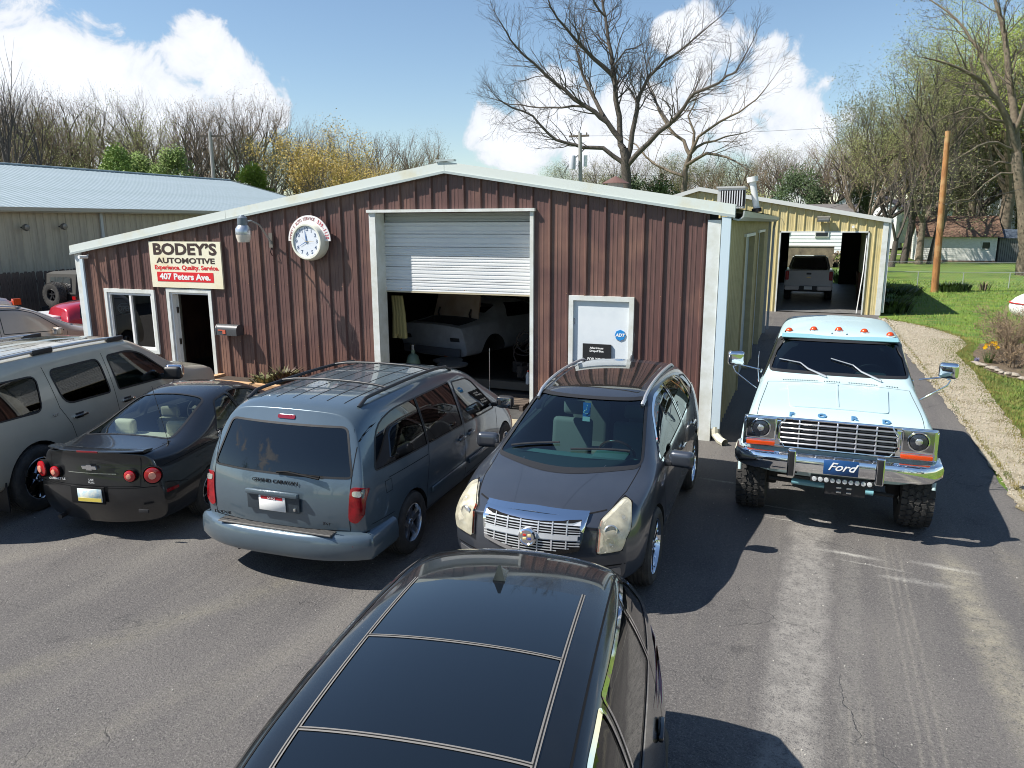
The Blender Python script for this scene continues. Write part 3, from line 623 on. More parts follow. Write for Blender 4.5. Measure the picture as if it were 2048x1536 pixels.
def big_suv(nm='large_suv'):
    pm=paint('paint_pewter',(.46,.43,.35),.2,.33)
    sp=dict(xs=[-2.82,-2.70,-2.5,-2.1,-1.5,-.8,-.1,.5,.9,1.25,1.65,1.95,2.3,2.6,2.76,2.82],ww=1.0,
      W=[(-2.82,.95),(-2.4,1.0),(2.2,1.0),(2.6,.96),(2.82,.90)],zb=.36,zw=[(-2.82,.86),(2.82,.82)],
      zbelt=[(-2.82,1.22),(.8,1.18),(2.82,1.06)],yb=[(-2.82,.92),(-2.3,.965),(1.5,.965),(2.4,.94),(2.82,.88)],
      yr=[(-2.82,.72),(-2.3,.77),(.8,.75),(1.0,.73),(1.75,.84),(2.4,.83),(2.82,.76)],
      zt=[(-2.82,1.88),(-2.4,1.935),(-.6,1.95),(.5,1.92),(.95,1.83),(1.75,1.27),(2.2,1.23),(2.6,1.17),(2.82,1.08)],
      crown=[(-2.82,.06),(1,.06),(1.8,.045),(2.82,.05)],
      fp=[(.4,-.05),(.6,0),(1.1,-.06),(1.2,-.1)],fc=.24,rp=[(.36,.1),(.60,.02),(1.2,.02),(1.9,.26)],rc=.12,
      creases=[((-2.7,.9),7,.3),((-2.7,2.6),5,.25)],endcrease=(.3,.35))
    c=Car(nm,'long pewter grey full-size SUV with chrome mirror caps left of the black coupe','suv',sp,(-9.58,-4.62,R(100.5)),pm,.955)
    r=c.root
    for v in 'LR':
        c.window(v,rnd([(-2.55,1.26),(-1.28,1.22),(-1.20,1.66),(-2.5,1.68)],[.08,.10,.12,.08]),G_dark,'quarter_window',trim=.02)
        c.window(v,rnd([(-.90,1.22),(-.05,1.20),(-.08,1.68),(-.98,1.68)],[.16,.05,.10,.10]),G_dark,'rear_door_window',trim=.026)
        c.window(v,rnd([(.12,1.20),(1.28,1.17),(1.32,1.22),(.82,1.62),(.55,1.69),(.10,1.69)],[.05,.03,.03,.14,.1,.06]),glass('front_side_tint',(.42,.55,.50)),'front_door_window',trim=.026)
    c.window('F',rnd([(-.76,1.32),(.76,1.32),(.64,1.78),(-.64,1.78)],.05),G_clear,'windscreen',depth=.4)
    c.window('B',rnd([(-.78,1.22),(.78,1.22),(.66,1.78),(-.66,1.78)],.06),G_dark,'rear_window')
    gr=mat('tan_cloth',(.22,.20,.165),.85)
    c.seats(gr,(.55,-.4,-1.3),.72,1.30); c.dash(1.35,1.18,.78,mat('brown_dash',(.10,.09,.08),.7))
    c.finish([(1.78,.41,.46,.30),(-1.47,.41,.47,.30)],cavity=(-2.6,1.6))
    c.wheels((1.78,-1.47),.885,.41,.27,(6,'wide'),rimr=.265,rimm=M_chrome)
    rail=mat('rail_silver',(.6,.61,.62),.3,.7)
    for sg in (-1,1):
        q=[]
        for x in np.linspace(-2.3,.62,20):
            h,_=c.hit('T',float(x),sg*.70,0); q.append((x,sg*.70,h.z+.045*min(1,9*min(x+2.31,.64-x))))
        MB().tube(q,.022,8).build('roof_rail',rail,r,smooth=50)
        for x in (-2.2,-.9,.45): h,_=c.hit('T',x,sg*.70,0); c.block('rail_foot',M_plastic,(x,sg*.70,h.z+.03),(.34,.055,.07),bev=.02)
    for y in (-.5,-.3,-.1,.1,.3,.5): c.line('T',[(-2.4,y),(-.5,y)],.012,M_gap,name='roof_groove',step=.12)
    c.patch('T',rnd([(-.22,-.42),(-.22,.42),(.30,.42),(.30,-.42)],.06),'sunroof_panel',mat('dark_glass_panel',(.01,.012,.014),.05,coat=1),off=.004,skirt=.004)
    c.gaps([('LR',[(-1.06,1.74),(-1.0,1.2),(-.86,.95),(-.78,.60),(-.72,.40)]),('LR',[(.02,1.74),(.03,1.18),(.06,.44),(1.16,.44)]),('LR',[(1.38,1.22),(1.36,1.1),(1.26,.8),(1.22,.44)]),('T',[(1.80,.80),(2.72,.78)]),('T',[(1.80,-.80),(2.72,-.78)])])
    for sg in (1,-1):
        for x in (-.70,.25):
            if sg>0: c.handle(x,1.03,M_chrome,(.26,.035,.035))
        q=[(x,sg*1.005,.62) for x in (-.7,1.2)]
        c.block('side_moulding',pm,(.25,sg*1.0,.62),(1.8,.03,.09),bev=.014)
        # arch lips
        for ax,rr in ((1.78,.475),(-1.47,.485)):
            pass
        c.block('mud_flap',M_plastic,(-1.98,sg*.86,.34),(.02,.26,.36),bev=.005)
        o=c.block('door_mirror',M_plastic,(1.13,sg*1.14,1.26),(.16,.27,.20),rz=sg*-.12,bev=.06,seg=4)
        c.block('mirror_cap',M_chrome,(1.165,sg*1.14,1.285),(.13,.275,.19),rz=sg*-.12,bev=.06,seg=4,parent=o)
        c.block('mirror_arm',M_plastic,(1.13,sg*.99,1.20),(.10,.14,.08),parent=o)
    text('badge','SLT',.05,M_chrome,r,(-1.12,-.995,1.13),(R(90),0,0),.004,sx=1.3)
    c.patch('T',rnd([(1.86,.12),(1.86,.42),(2.06,.40),(2.06,.14)],.03),'hood_vent',M_plastic,off=.008)
    c.patch('F',rnd([(-.52,.84),(.52,.84),(.52,1.06),(-.52,1.06)],.03),'grille',M_chrome,off=.012)
    c.mir('F',rnd([(.56,.84),(.88,.84),(.86,1.06),(.56,1.06)],.03),'head_lamp',M_lampin,off=.008)
    c.mir('B',rnd([(.80,.90),(.95,.90),(.90,1.30),(.80,1.30)],.03),'tail_lamp',M_red,off=.01)
    mb=MB(); mb.tube([(1.68,-.3,1.31),(1.5,.35,1.45)],.010,6); mb.tube([(1.68,.25,1.31),(1.55,.72,1.40)],.010,6); mb.build('wiper',M_plastic,r)
def crossover():
    pm=paint('paint_slate',(.045,.052,.066),.4,.30)
    sp=dict(xs=[-2.42,-2.32,-2.1,-1.7,-1.2,-.6,0,.4,.75,1.1,1.4,1.75,2.1,2.32,2.42],ww=.95,
      W=[(-2.42,.86),(-2.1,.92),(-1.3,.955),(1.3,.955),(2.0,.92),(2.42,.80)],zb=.24,zw=[(-2.42,.82),(0,.76),(2.42,.66)],
      zbelt=[(-2.42,1.20),(-1.2,1.14),(.9,1.02),(1.4,1.0),(2.42,.80)],yb=[(-2.42,.82),(-1.2,.91),(.8,.90),(1.5,.90),(2.42,.78)],
      yr=[(-2.42,.58),(-1.8,.64),(-.5,.66),(.3,.64),(.55,.62),(1.22,.73),(1.8,.70),(2.42,.58)],
      zt=[(-2.42,1.50),(-2.0,1.59),(-1.2,1.655),(-.4,1.67),(.2,1.635),(.5,1.56),(1.25,1.11),(1.6,1.07),(2.1,.99),(2.42,.88)],
      crown=[(-2.42,.06),(.4,.055),(1.2,.05),(1.7,.06),(2.42,.05)],
      fp=[(.25,-.14),(.45,0),(.72,-.01),(.95,-.12)],fc=.44,rp=[(.25,.1),(.55,0),(1.0,.05),(1.5,.36),(1.7,.45)],rc=.2,
      creases=[((-2.3,.5),7,.2),((-2.3,2.3),5,.25),((1.2,2.3),7,.55)],endcrease=(.3,.45))
    c=Car('crossover','slate grey luxury crossover facing the viewer with chrome egg-crate grille and yellowed headlamps','car',sp,(-2.10,-3.72,R(-89.3)),pm,.99)
    r=c.root
    c.window('F',rnd([(-.74,1.09),(0,1.065),(.74,1.09),(.60,1.545),(-.60,1.545)],[.05,.3,.05,.07,.07]),glass('crossover_screen',(.30,.52,.54)),'windscreen',depth=.5,trim=.022)
    for v in 'LR':
        c.window(v,rnd([(-.42,1.13),(.86,1.04),(.88,1.06),(.38,1.44),(.1,1.53),(-.38,1.56)],[.03,.03,.03,.15,.1,.04]),glass('side_pale',(.55,.64,.63)),'front_door_window',trim=.024,trimm=M_chrome)
        c.window(v,rnd([(-1.38,1.22),(-.48,1.14),(-.45,1.56),(-1.2,1.53)],[.10,.03,.04,.10]),G_mid,'rear_door_window',trim=.024,trimm=M_chrome)
        c.window(v,rnd([(-1.86,1.27),(-1.46,1.23),(-1.34,1.50),(-1.75,1.44)],[.05,.05,.08,.1]),G_dark,'quarter_window')
    c.window('B',rnd([(-.68,1.18),(.68,1.18),(.56,1.50),(-.56,1.50)],.05),G_dark,'rear_window')
    lt=mat('pale_leather',(.22,.21,.19),.7)
    c.seats(lt,(.05,-.85),.52,1.10,yy=.37); c.dash(.95,1.02,.66,mat('teal_grey_dash',(.16,.20,.19),.7),rimm=mat('wood_rim',(.13,.035,.012),.25,coat=1))
    c.finish([(1.42,.375,.405,.27),(-1.385,.375,.41,.27)],cavity=(-2.1,1.25))
    c.wheels((1.42,-1.385),.835,.375,.235,(10,'split'),rimr=.275,rimm=M_chrome)
    # sunroof and rails
    c.patch('T',rnd([(-1.30,-.50),(-1.30,.50),(.20,.50),(.20,-.50)],.06),'glass_roof',mat('brown_glass_roof',(.02,.018,.016),.03,coat=1),off=.006,skirt=.006)
    c.gaps([('T',[(-.45,-.50),(-.45,.50)])],.02)
    rail=mat('rail_silver',(.6,.61,.62),.3,.7)
    for sg in (-1,1):
        q=[]
        for x in np.linspace(-1.6,.42,16): h,_=c.hit('T',float(x),sg*.585,0); q.append((x,sg*.585,h.z+.035*min(1,9*min(x+1.61,.44-x))))
        MB().tube(q,.018,8).build('roof_rail',rail,r,smooth=50)
    # grille
    gz=[(-.44,.88),(.44,.88),(.40,.66),(0,.57),(-.40,.66)]
    c.patch('F',rnd([(-.47,.885),(.47,.885),(.43,.64),(0,.545),(-.43,.64)],.015),'grille_surround',M_chrome,off=.030,skirt=.05,step=.05)
    g=c.patch('F',rnd([(-.435,.865),(.435,.865),(.395,.665),(0,.585),(-.395,.665)],.01),'grille',M_gap,off=.034,skirt=.0,step=.05)
    for k in range(12):
        z=.852-k*.0215; w=.43 if z>.67 else max(.03,.40*(z-.585)/.085); 
        if abs(k-5)<1: continue
        c.line('F',[(-w,z),(w,z)],.009,M_satin,.040,name='grille_bar',step=.07,parent=g)
    c.line('F',[(-.41,.745),(.41,.745)],.036,M_satin,.050,name='grille_bar',step=.07,parent=g)
    for y in (-.32,-.20,-.08,.08,.20,.32): c.line('F',[(y,.862),(y,.60+abs(y)*.17)],.012,M_satin,.046,name='grille_post',step=.07,parent=g)
    h,_=c.hit('F',0,.745,0); e=bpy.data.objects.new('emblem',None)
    q=MB().lathe([(.0001,.030),(.060,.028),(.066,.034),(.080,.026),(.084,.0),(.07,-.03)],32,'X',c=(h.x+.055,0,.745)); o=q.build('emblem',M_chrome,r,smooth=40)
    for i,(yy,zz,cl) in enumerate(((-.022,.02,(.5,.03,.02)),(.022,.02,(.75,.6,.3)),(-.022,-.012,(.75,.6,.25)),(.022,-.012,(.05,.06,.3)))):
        c.block('crest_panel',mat('crest%d'%i,cl,.3),(h.x+.087,yy,.745+zz),(.006,.030,.018),bev=.002,parent=o)
    c.line('F',[(-.47,.895),(0,.91),(.47,.895)],.030,M_chrome,.028,name='hood_lip',step=.05)
    c.gaps([('F',[(-.80,.50),(-.40,.46),(.40,.46),(.80,.50)])],.012); c.patch('F',rnd([(-.42,.42),(.42,.42),(.36,.32),(-.36,.32)],.03),'lower_intake',M_gap,off=.004)
    # headlamps: tall, swept up the fender
    for sg in (1,-1):
        P=[(.56*sg,.90),(.66*sg,1.03),(.80*sg,.97),(.87*sg,.86),(.84*sg,.62),(.60*sg,.60)]
        hl=c.patch('F',rnd([(.575*sg,.86),(.70*sg,.965),(.775*sg,.93),(.80*sg,.80),(.765*sg,.635),(.57*sg,.61)],.03),'head_lamp',M_haze,off=.004,skirt=.02,step=.04,label='clouded headlamp')
        c.patch('F',rnd([(.575*sg,.86),(.70*sg,.965),(.775*sg,.93),(.80*sg,.80),(.765*sg,.635),(.57*sg,.61)],.03),'lamp_cover',G_yel,off=.034,skirt=0,step=.05,parent=hl); c.line('F',[(.575*sg,.86),(.70*sg,.965),(.775*sg,.93),(.80*sg,.80),(.765*sg,.635),(.57*sg,.61)],.010,M_gap,.030,closed=True,name='lamp_edge',parent=hl)
        for (yy,zz,rr_) in ((.67,.70,.04),(.74,.86,.035),(.62,.64,.03)):
            h3,n3=c.hit('F',sg*yy,zz,.008); m3=Matrix.Translation(h3)@n3.to_track_quat('X','Z').to_matrix().to_4x4(); q=MB().lathe([(rr_,.012),(rr_*.8,.004),(.0001,-.004)],18,'X'); MB().add([m3@Vector(p) for p in q.v],q.f).build('bowl',M_lampin,hl,smooth=40)
        h2,n2=c.hit('F',sg*.67,.80,.02); q=MB().lathe([(.0001,.006),(.045,.004),(.052,.012),(.060,.006),(.062,0)],24,'X'); m=Matrix.Translation(h2)@n2.to_track_quat('X','Z').to_matrix().to_4x4()
        MB().add([m@Vector(p) for p in q.v],q.f).build('projector',M_lampin,hl,smooth=40)
        c.line('F',[(.585*sg,.86),(.578*sg,.63)],.022,M_amber,.018,name='indicator',parent=hl)
        c.patch('F',rnd([(.60*sg,.44),(.76*sg,.47),(.76*sg,.37),(.62*sg,.36)],.02),'fog_lamp',mat('mesh_grey',(.25,.25,.26),.4,.6),off=.004)
        if sg>0: c.handle(-.28,.90,M_chrome); c.handle(-1.18,.95,M_chrome)
    c.gaps([('LR',[(-.46,1.56),(-.46,1.12),(-.50,.40),(.95,.36),(1.0,.7),(.98,1.0)]),('LR',[(-1.42,1.2),(-1.40,1.0),(-1.05,.6),(-.98,.36)]),('T',[(1.22,.735),(1.7,.70),(2.12,.61)]),('T',[(1.22,-.735),(1.7,-.70),(2.12,-.61)]),('F',[(-.60,.92),(-.45,.905),(0,.925),(.45,.905),(.60,.92)])])
    c.gaps([('T',[(1.35,-.42),(1.8,-.30),(2.2,-.22)]),('T',[(1.35,.42),(1.8,.30),(2.2,.22)])],.006,name='hood_crease',m=pm)
    c.mirror(.74,1.06,1.05,pm,(.13,.25,.17))
    mb=MB()
    for p in ([(1.16,.05),(.98,.35),(.95,.55)],[(1.13,.50),(1.10,.72)]): pass
    for a,b in (((1.20,.02),(1.10,.60)),((1.18,-.62),(1.12,-.12))):
        q=[]
        for t in np.linspace(0,1,6): h,_=c.hit('T',a[0]+(b[0]-a[0])*t,a[1]+(b[1]-a[1])*t,0); q.append((h.x,h.y,h.z+.018))
        mb.tube(q,.010,6)
    mb.build('wiper',M_plastic,r)
    ds=c.block('parking_permit',mat('permit_blue',(.02,.16,.50),.5),(.52,.0,1.40),(.006,.085,.20),ry=-.15,bev=.004)
    c.block('permit_base',M_white,(.535,0,1.325),(.005,.080,.05),ry=-.15,bev=0,parent=ds)
    mb=MB(); a=.545
    mb.tube([(a-.008,.010,1.46),(a-.004,.005,1.425),(a-.002,-.018,1.42),(a,-.028,1.395)],.004,5); mb.tube([(a,.004+.022*math.cos(t),1.405+.022*math.sin(t)) for t in np.linspace(1.3,5.6,12)],.0035,5); mb.sphere((a-.01,.012,1.475),.008,8,6); mb.build('wheelchair_symbol',M_white,ds)
    c.patch('F',rnd([(.56,1.53),(.60,1.53),(.60,1.505),(.56,1.505)],.003),'screen_sticker',M_white,off=.004,skirt=0)
    h,_=c.hit('T',-1.75,0,0); MB().tube([(-1.70,.02,h.z-.02),(-1.74,.02,h.z+.05)],[.035,.02],8).tube([(-1.74,.02,h.z+.04),(-1.86,.02,h.z+.34)],.004,5).build('aerial',M_plastic,r)
    c.mir('B',rnd([(.72,.86),(.84,.86),(.78,1.26),(.70,1.26)],.03),'tail_lamp',M_red,off=.01)
def pickup_classic():
    pm=mat('paint_pale_mint',(.42,.545,.56),.38,.0,coat=.22,spec=.3); pm2=mat('paint_teal_visor',(.22,.42,.46),.3,coat=.6)
    lift=.37
    sp=dict(xs=[-2.30,-2.22,-1.9,-1.3,-.7,-.15,.08,.35,.62,.90,1.4,1.85,2.05,2.17,2.24],ww=1.0,
      W=[(-2.3,.97),(2.2,.985)],zb=.60,zw=.98,
      zbelt=[(-2.3,1.28),(2.2,1.20)],yb=[(-2.3,.93),(1.0,.94),(2.2,.935)],
      yr=[(-2.3,.72),(-.1,.735),(.10,.735),(.64,.83),(.9,.86),(2.2,.865)],
      zt=[(-2.3,1.90),(-2.1,1.96),(-.5,1.985),(-.05,1.955),(.10,1.915),(.64,1.45),(.90,1.405),(1.5,1.38),(1.95,1.355),(2.12,1.315),(2.24,1.255)],
      crown=[(-2.3,.06),(-.5,.07),(.05,.055),(.6,.035),(.9,.035),(2.2,.03)],
      fp=[(.6,-.10),(.8,-.02),(1.25,0),(1.4,0)],fc=.10,fl=.3,rp=[(.6,0),(2,.06)],rc=.05,rl=.3,
      creases=[((-2.3,2.2),5,.5),((-2.3,.1),7,.3),((.6,2.2),7,.5)],endcrease=(.5,.7))
    c=Car('lifted_truck','pale mint vintage lifted 4x4 truck with chrome grille, amber cab lights and huge knobbly tyres','truck',sp,(.44,-1.06,R(-90.6)),pm,1.0)
    r=c.root
    c.window('F',rnd([(-.81,1.49),(.81,1.49),(.72,1.845),(-.72,1.845)],.04),glass('truck_screen',(.22,.30,.32)),'windscreen',depth=.5,trim=.03)
    for v in 'LR':
        c.window(v,rnd([(-.70,1.40),(.48,1.38),(.50,1.41),(.12,1.80),(-.70,1.83)],[.04,.03,.03,.05,.04]),G_mid,'door_window',trim=.025)
        c.window(v,rnd([(-2.05,1.43),(-.92,1.41),(-.92,1.80),(-2.02,1.80)],.07),G_dark,'side_window',trim=.025)
    c.window('B',rnd([(-.7,1.43),(.7,1.43),(.62,1.80),(-.62,1.80)],.05),G_dark,'rear_window')
    c.seats(mat('dark_vinyl',(.03,.03,.035),.6),(-.25,),.95,1.42,yy=.38,head=False); c.dash(.42,1.42,.78,mat('mint_dash',(.10,.20,.21),.5),wheel_y=.40)
    c.finish([(1.56,.47,.56,.34),(-1.10,.47,.56,.34)],cavity=(-2.1,.72))
    c.wheels((1.58,-1.12),.865,.445,.33,(8,'disc'),rimr=.21,rimm=M_alloy,tread=34,steer=.0)
    # roof lip over the screen, cab lights
    q=[]
    path=[((.085-.02*abs(y)**2,y,0),(1,0)) for y in np.linspace(-.70,.70,15)]
    MB().sweep(path,[(-.08,1.865),(.045,1.858),(.052,1.868),(.045,1.880),(-.06,1.905)]).build('windscreen_visor',pm2,r,smooth=40,recalc=True)
    for y in (-.62,-.31,0,.31,.62):
        h,n=c.hit('T',-.14,y,0); o=MB().lathe([(.052,-.01),(.050,.006),(.040,.030),(.022,.046),(.0001,.050)],18,'Z',c=(h.x,h.y,h.z)).build('cab_light',M_amber,r,smooth=50)
        MB().lathe([(.060,-.01),(.058,.006),(.05,.008)],18,'Z',c=(h.x,h.y,h.z)).build('lamp_base',M_chrome,o)
    for y in (-.09,.09): h,_=c.hit('T',-.02,y,0); c.block('roof_rivet_plate',pm,(h.x-.01,y,h.z+.002),(.11,.02,.012),bev=.004)
    # chrome front frame
    zf=2.205; 
    c.block('front_frame',M_chrome,(2.215,0,1.095),(.07,1.92,.33),bev=.03,seg=3)
    c.block('hood_lip',M_chrome,(2.235,0,1.262),(.05,1.90,.028),bev=.012)
    gr=c.block('grille_opening',M_gap,(2.25,0,1.115),(.02,1.14,.31),bev=.01)
    MB().tube([(2.262,y,z) for y,z in [(-.52,1.275),(.52,1.275),(.585,1.18),(.585,1.05),(.52,.955),(-.52,.955),(-.585,1.05),(-.585,1.18),(-.52,1.275)]],.013,8,False).build('grille_surround',M_chrome,r,smooth=40)
    dull=mat('dull_chrome',(.50,.50,.52),.28,.7)
    for k in range(5): c.block('grille_bar',dull,(2.268,0,1.225-k*.055),(.030,1.14,.017),bev=.005,parent=gr,seg=1)
    for y in (-.38,-.19,0,.19,.38): c.block('grille_post',dull,(2.262,y,1.115),(.03,.018,.30),bev=.005,parent=gr,seg=1)
    for k in range(4):
        for j in range(6):
            c.block('grille_shutter',mat('shutter_grey',(.06,.065,.07),.5),(2.262,-.475+j*.19,1.198-k*.055),(.006,.15,.014),bev=0,parent=gr)
    for sg in (1,-1):
        b=c.block('headlamp_bezel',M_chrome,(2.245,sg*.775,1.14),(.04,.335,.265),bev=.02,seg=3)
        c.block('bezel_recess',mat('bezel_grey',(.35,.36,.37),.15,1),(2.262,sg*.775,1.145),(.012,.285,.215),bev=.005,parent=b)
        MB().lathe([(.085,.0),(.092,.012),(.104,.010),(.108,.0)],32,'X',c=(2.268,sg*.775,1.145)).build('lamp_ring',M_chrome,b,smooth=40)
        hl=MB().lathe([(.086,.0),(.082,.012),(.05,.022),(.0001,.026)],28,'X',c=(2.268,sg*.775,1.145)).build('head_lamp',mat('dark_lamp',(.03,.035,.045),.03,.3,coat=1),r,smooth=50)
        MB().lathe([(.035,.026),(.03,.03),(.0001,.031)],20,'X',c=(2.268,sg*.775,1.150)).build('lamp_core',M_lampin,hl,smooth=50)
        c.block('front_indicator',M_amber,(2.252,sg*.77,.972),(.03,.30,.045),bev=.008)
    for i,(ch,y) in enumerate((('F',-.47),('O',-.16),('R',.16),('D',.47))):
        h,_=c.hit('T',2.14,y,0); text('hood_letter',ch,.080,mat('letter_blue',(.10,.25,.42),.4,.4),r,(h.x,y,h.z+.006),(R(30),0,R(90)),.010,bold=.004,sx=1.35)
    # bumper
    pts=[(1.95,-1.02),(2.22,-1.01),(2.33,-.93)]+[(2.40,y) for y in np.linspace(-.8,.8,7)]+[(2.33,.93),(2.22,1.01),(1.95,1.02)]
    path=[]
    for i,p in enumerate(pts):
        a=Vector(pts[max(0,i-1)]); b=Vector(pts[min(len(pts)-1,i+1)]); t=(b-a).normalized(); path.append(((p[0],p[1],0),(t.y,-t.x)))
    MB().sweep(path,[(-.06,.735),(.0,.73),(.025,.775),(.03,.86),(.012,.90),(-.02,.915),(-.08,.915),(-.06,.86)]).build('front_bumper',M_chrome,r,smooth=30,recalc=True)
    for y in (-.43,.43):
        g=c.block('bumper_guard',M_chrome,(2.44,y,.835),(.07,.085,.30),bev=.02,seg=3); c.block('guard_rubber',M_rub,(2.478,y,.835),(.022,.055,.27),bev=.01,parent=g,seg=3)
    p=c.block('front_plate',mat('plate_navy',(.01,.055,.17),.35),(2.440,.06,.83),(.012,.34,.165),bev=.004,seg=1)
    text('plate_script','Ford',.12,M_white,p,(2.448,.06,.835),RF,.002,bold=.001,shear=.45,sx=1.15)
    lb=c.block('light_bar',M_plastic,(2.35,.08,.665),(.08,.62,.07),bev=.01)
    for k in range(10): MB().lathe([(.026,0),(.024,.012),(.0001,.016)],12,'X',c=(2.39,-.19+k*.06,.668)).build('led_lens',mat('led_clear',(.75,.78,.8),.1,.5),lb,smooth=40)
    wn=c.block('winch_mount',M_plastic,(2.26,.12,.56),(.16,.40,.13),bev=.01)
    for k in range(4): c.block('winch_bar',M_alloy,(2.345,.06+.10*(k%2),.53+.05*(k//2)),(.01,.05,.018),bev=.003,parent=wn)
    # axle, springs and blue damper
    blk=mat('chassis_black',(.016,.016,.017),.7,col2=(.05,.035,.025),nscale=10,mixlo=.5,mixhi=.8)
    MB().tube([(1.5,-.80,.44),(1.5,.80,.44)],.05,10).sphere((1.55,.15,.44),.16,12,8).build('front_axle',blk,r,smooth=50)
    MB().tube([(2.0,-.66,.50),(2.02,-.30,.49)],.028,8).tube([(2.02,-.30,.49),(2.04,.62,.46)],.022,8).build('steering_link',blk,r,smooth=50)
    bl=mat('damper_blue',(.17,.38,.44),.35)
    MB().tube([(2.04,-.42,.500),(2.05,-.02,.490)],.034,12).tube([(2.05,.04,.488),(2.06,.42,.475)],.034,12).build('steering_damper',bl,r,smooth=50)
    for sg in (1,-1):
        MB().tube([(1.66,sg*.56,.50),(1.66,sg*.52,1.02)],.033,10).build('shock_absorber',bl if sg<0 else blk,r,smooth=50)
        MB().tube([(1.44,sg*.48,.98)]+[(1.44+.07*math.cos(t),sg*.48+.07*math.sin(t),.50+t*.0125) for t in np.linspace(0,12*PI,80)],.010,5).build('coil_spring',blk,r)
        MB().box((-2.1,sg*.42-.05,.66),(2.25,sg*.42+.05,.80)).build('frame_rail',blk,r)
        c.block('knuckle',blk,(1.5,sg*.66,.45),(.20,.14,.32),bev=.04)
        # mirrors on tube arms
        o=c.block('door_mirror',M_chrome,(.48,sg*1.24,1.60),(.11,.21,.19),rz=sg*-.2,bev=.045,seg=4); c.block('mirror_glass',M_mirror,(.42,sg*1.24,1.60),(.006,.17,.15),rz=sg*-.2,bev=.002,parent=o)
        MB().tube([(.50,sg*.93,1.47),(.50,sg*1.20,1.52),(.50,sg*1.27,1.49),(.50,sg*1.24,1.42),(.52,sg*.96,1.22)],.010,8).tube([(.50,sg*1.24,1.49),(.48,sg*1.24,1.54)],.012,6).build('mirror_bracket',M_chrome,r,smooth=50)
        c.block('door_handle',M_chrome,(-.55,sg*.975,1.26),(.18,.03,.03),bev=.012)
        for ax in (1.56,-1.10): MB().tube([(ax+.56*math.cos(a),sg*.985,.47+.56*math.sin(a)) for a in np.linspace(.22,PI-.22,20)],.020,8).build('arch_lip',pm,r,smooth=60)
    h,_=c.hit('T',.72,.0,0)
    for y0 in (-.12,.50):
        q=[]
        for (x,y) in [(.72,y0),(.58,y0-.22),(.49,y0-.32),(.42,y0-.58)]: h,_=c.hit('T',x,y,0); q.append((h.x,h.y,h.z+.022))
        MB().tube(q,[.014,.012,.008,.007],6).build('wiper',mat('wiper_silver',(.5,.5,.5),.35,.7),r)
    for (ya,yb_) in ((-.62,-.2),(-.14,.06),(.14,.48),(.56,.72)):
        k=int((yb_-ya)/.028); mb=MB()
        for j in range(k): h,_=c.hit('T',.80,ya+j*.028,0); mb.obox((.80,ya+j*.028,h.z+.001),(.035,.012,.004),ry=.06)
        mb.build('cowl_vent',M_gap,r)
    c.gaps([('T',[(.86,-.80),(.86,.80)]),('T',[(.86,.80),(2.12,.83)]),('T',[(.86,-.80),(2.12,-.83)]),('LR',[(-.78,1.95),(-.78,.66),(.62,.66),(.66,1.4)])],.006)
    # raised hood panel
    h=[]; P=rnd([(.98,-.56),(.98,.56),(1.95,.50),(1.95,-.50)],.06); c.patch('T',P,'hood_bulge',pm,off=.012,skirt=.014,step=.1,smooth=30)
    c.patch('T',[(.90,-.008),(.90,.008),(1.9,.008),(1.9,-.008)],'hood_ridge',pm,off=.020,skirt=.012,step=.1)
    MB().tube([(.62,-.93,1.33),(.60,-.95,1.50),(.55,-.95,1.72)],[.012,.004,.003],6).build('aerial',M_chrome,r)
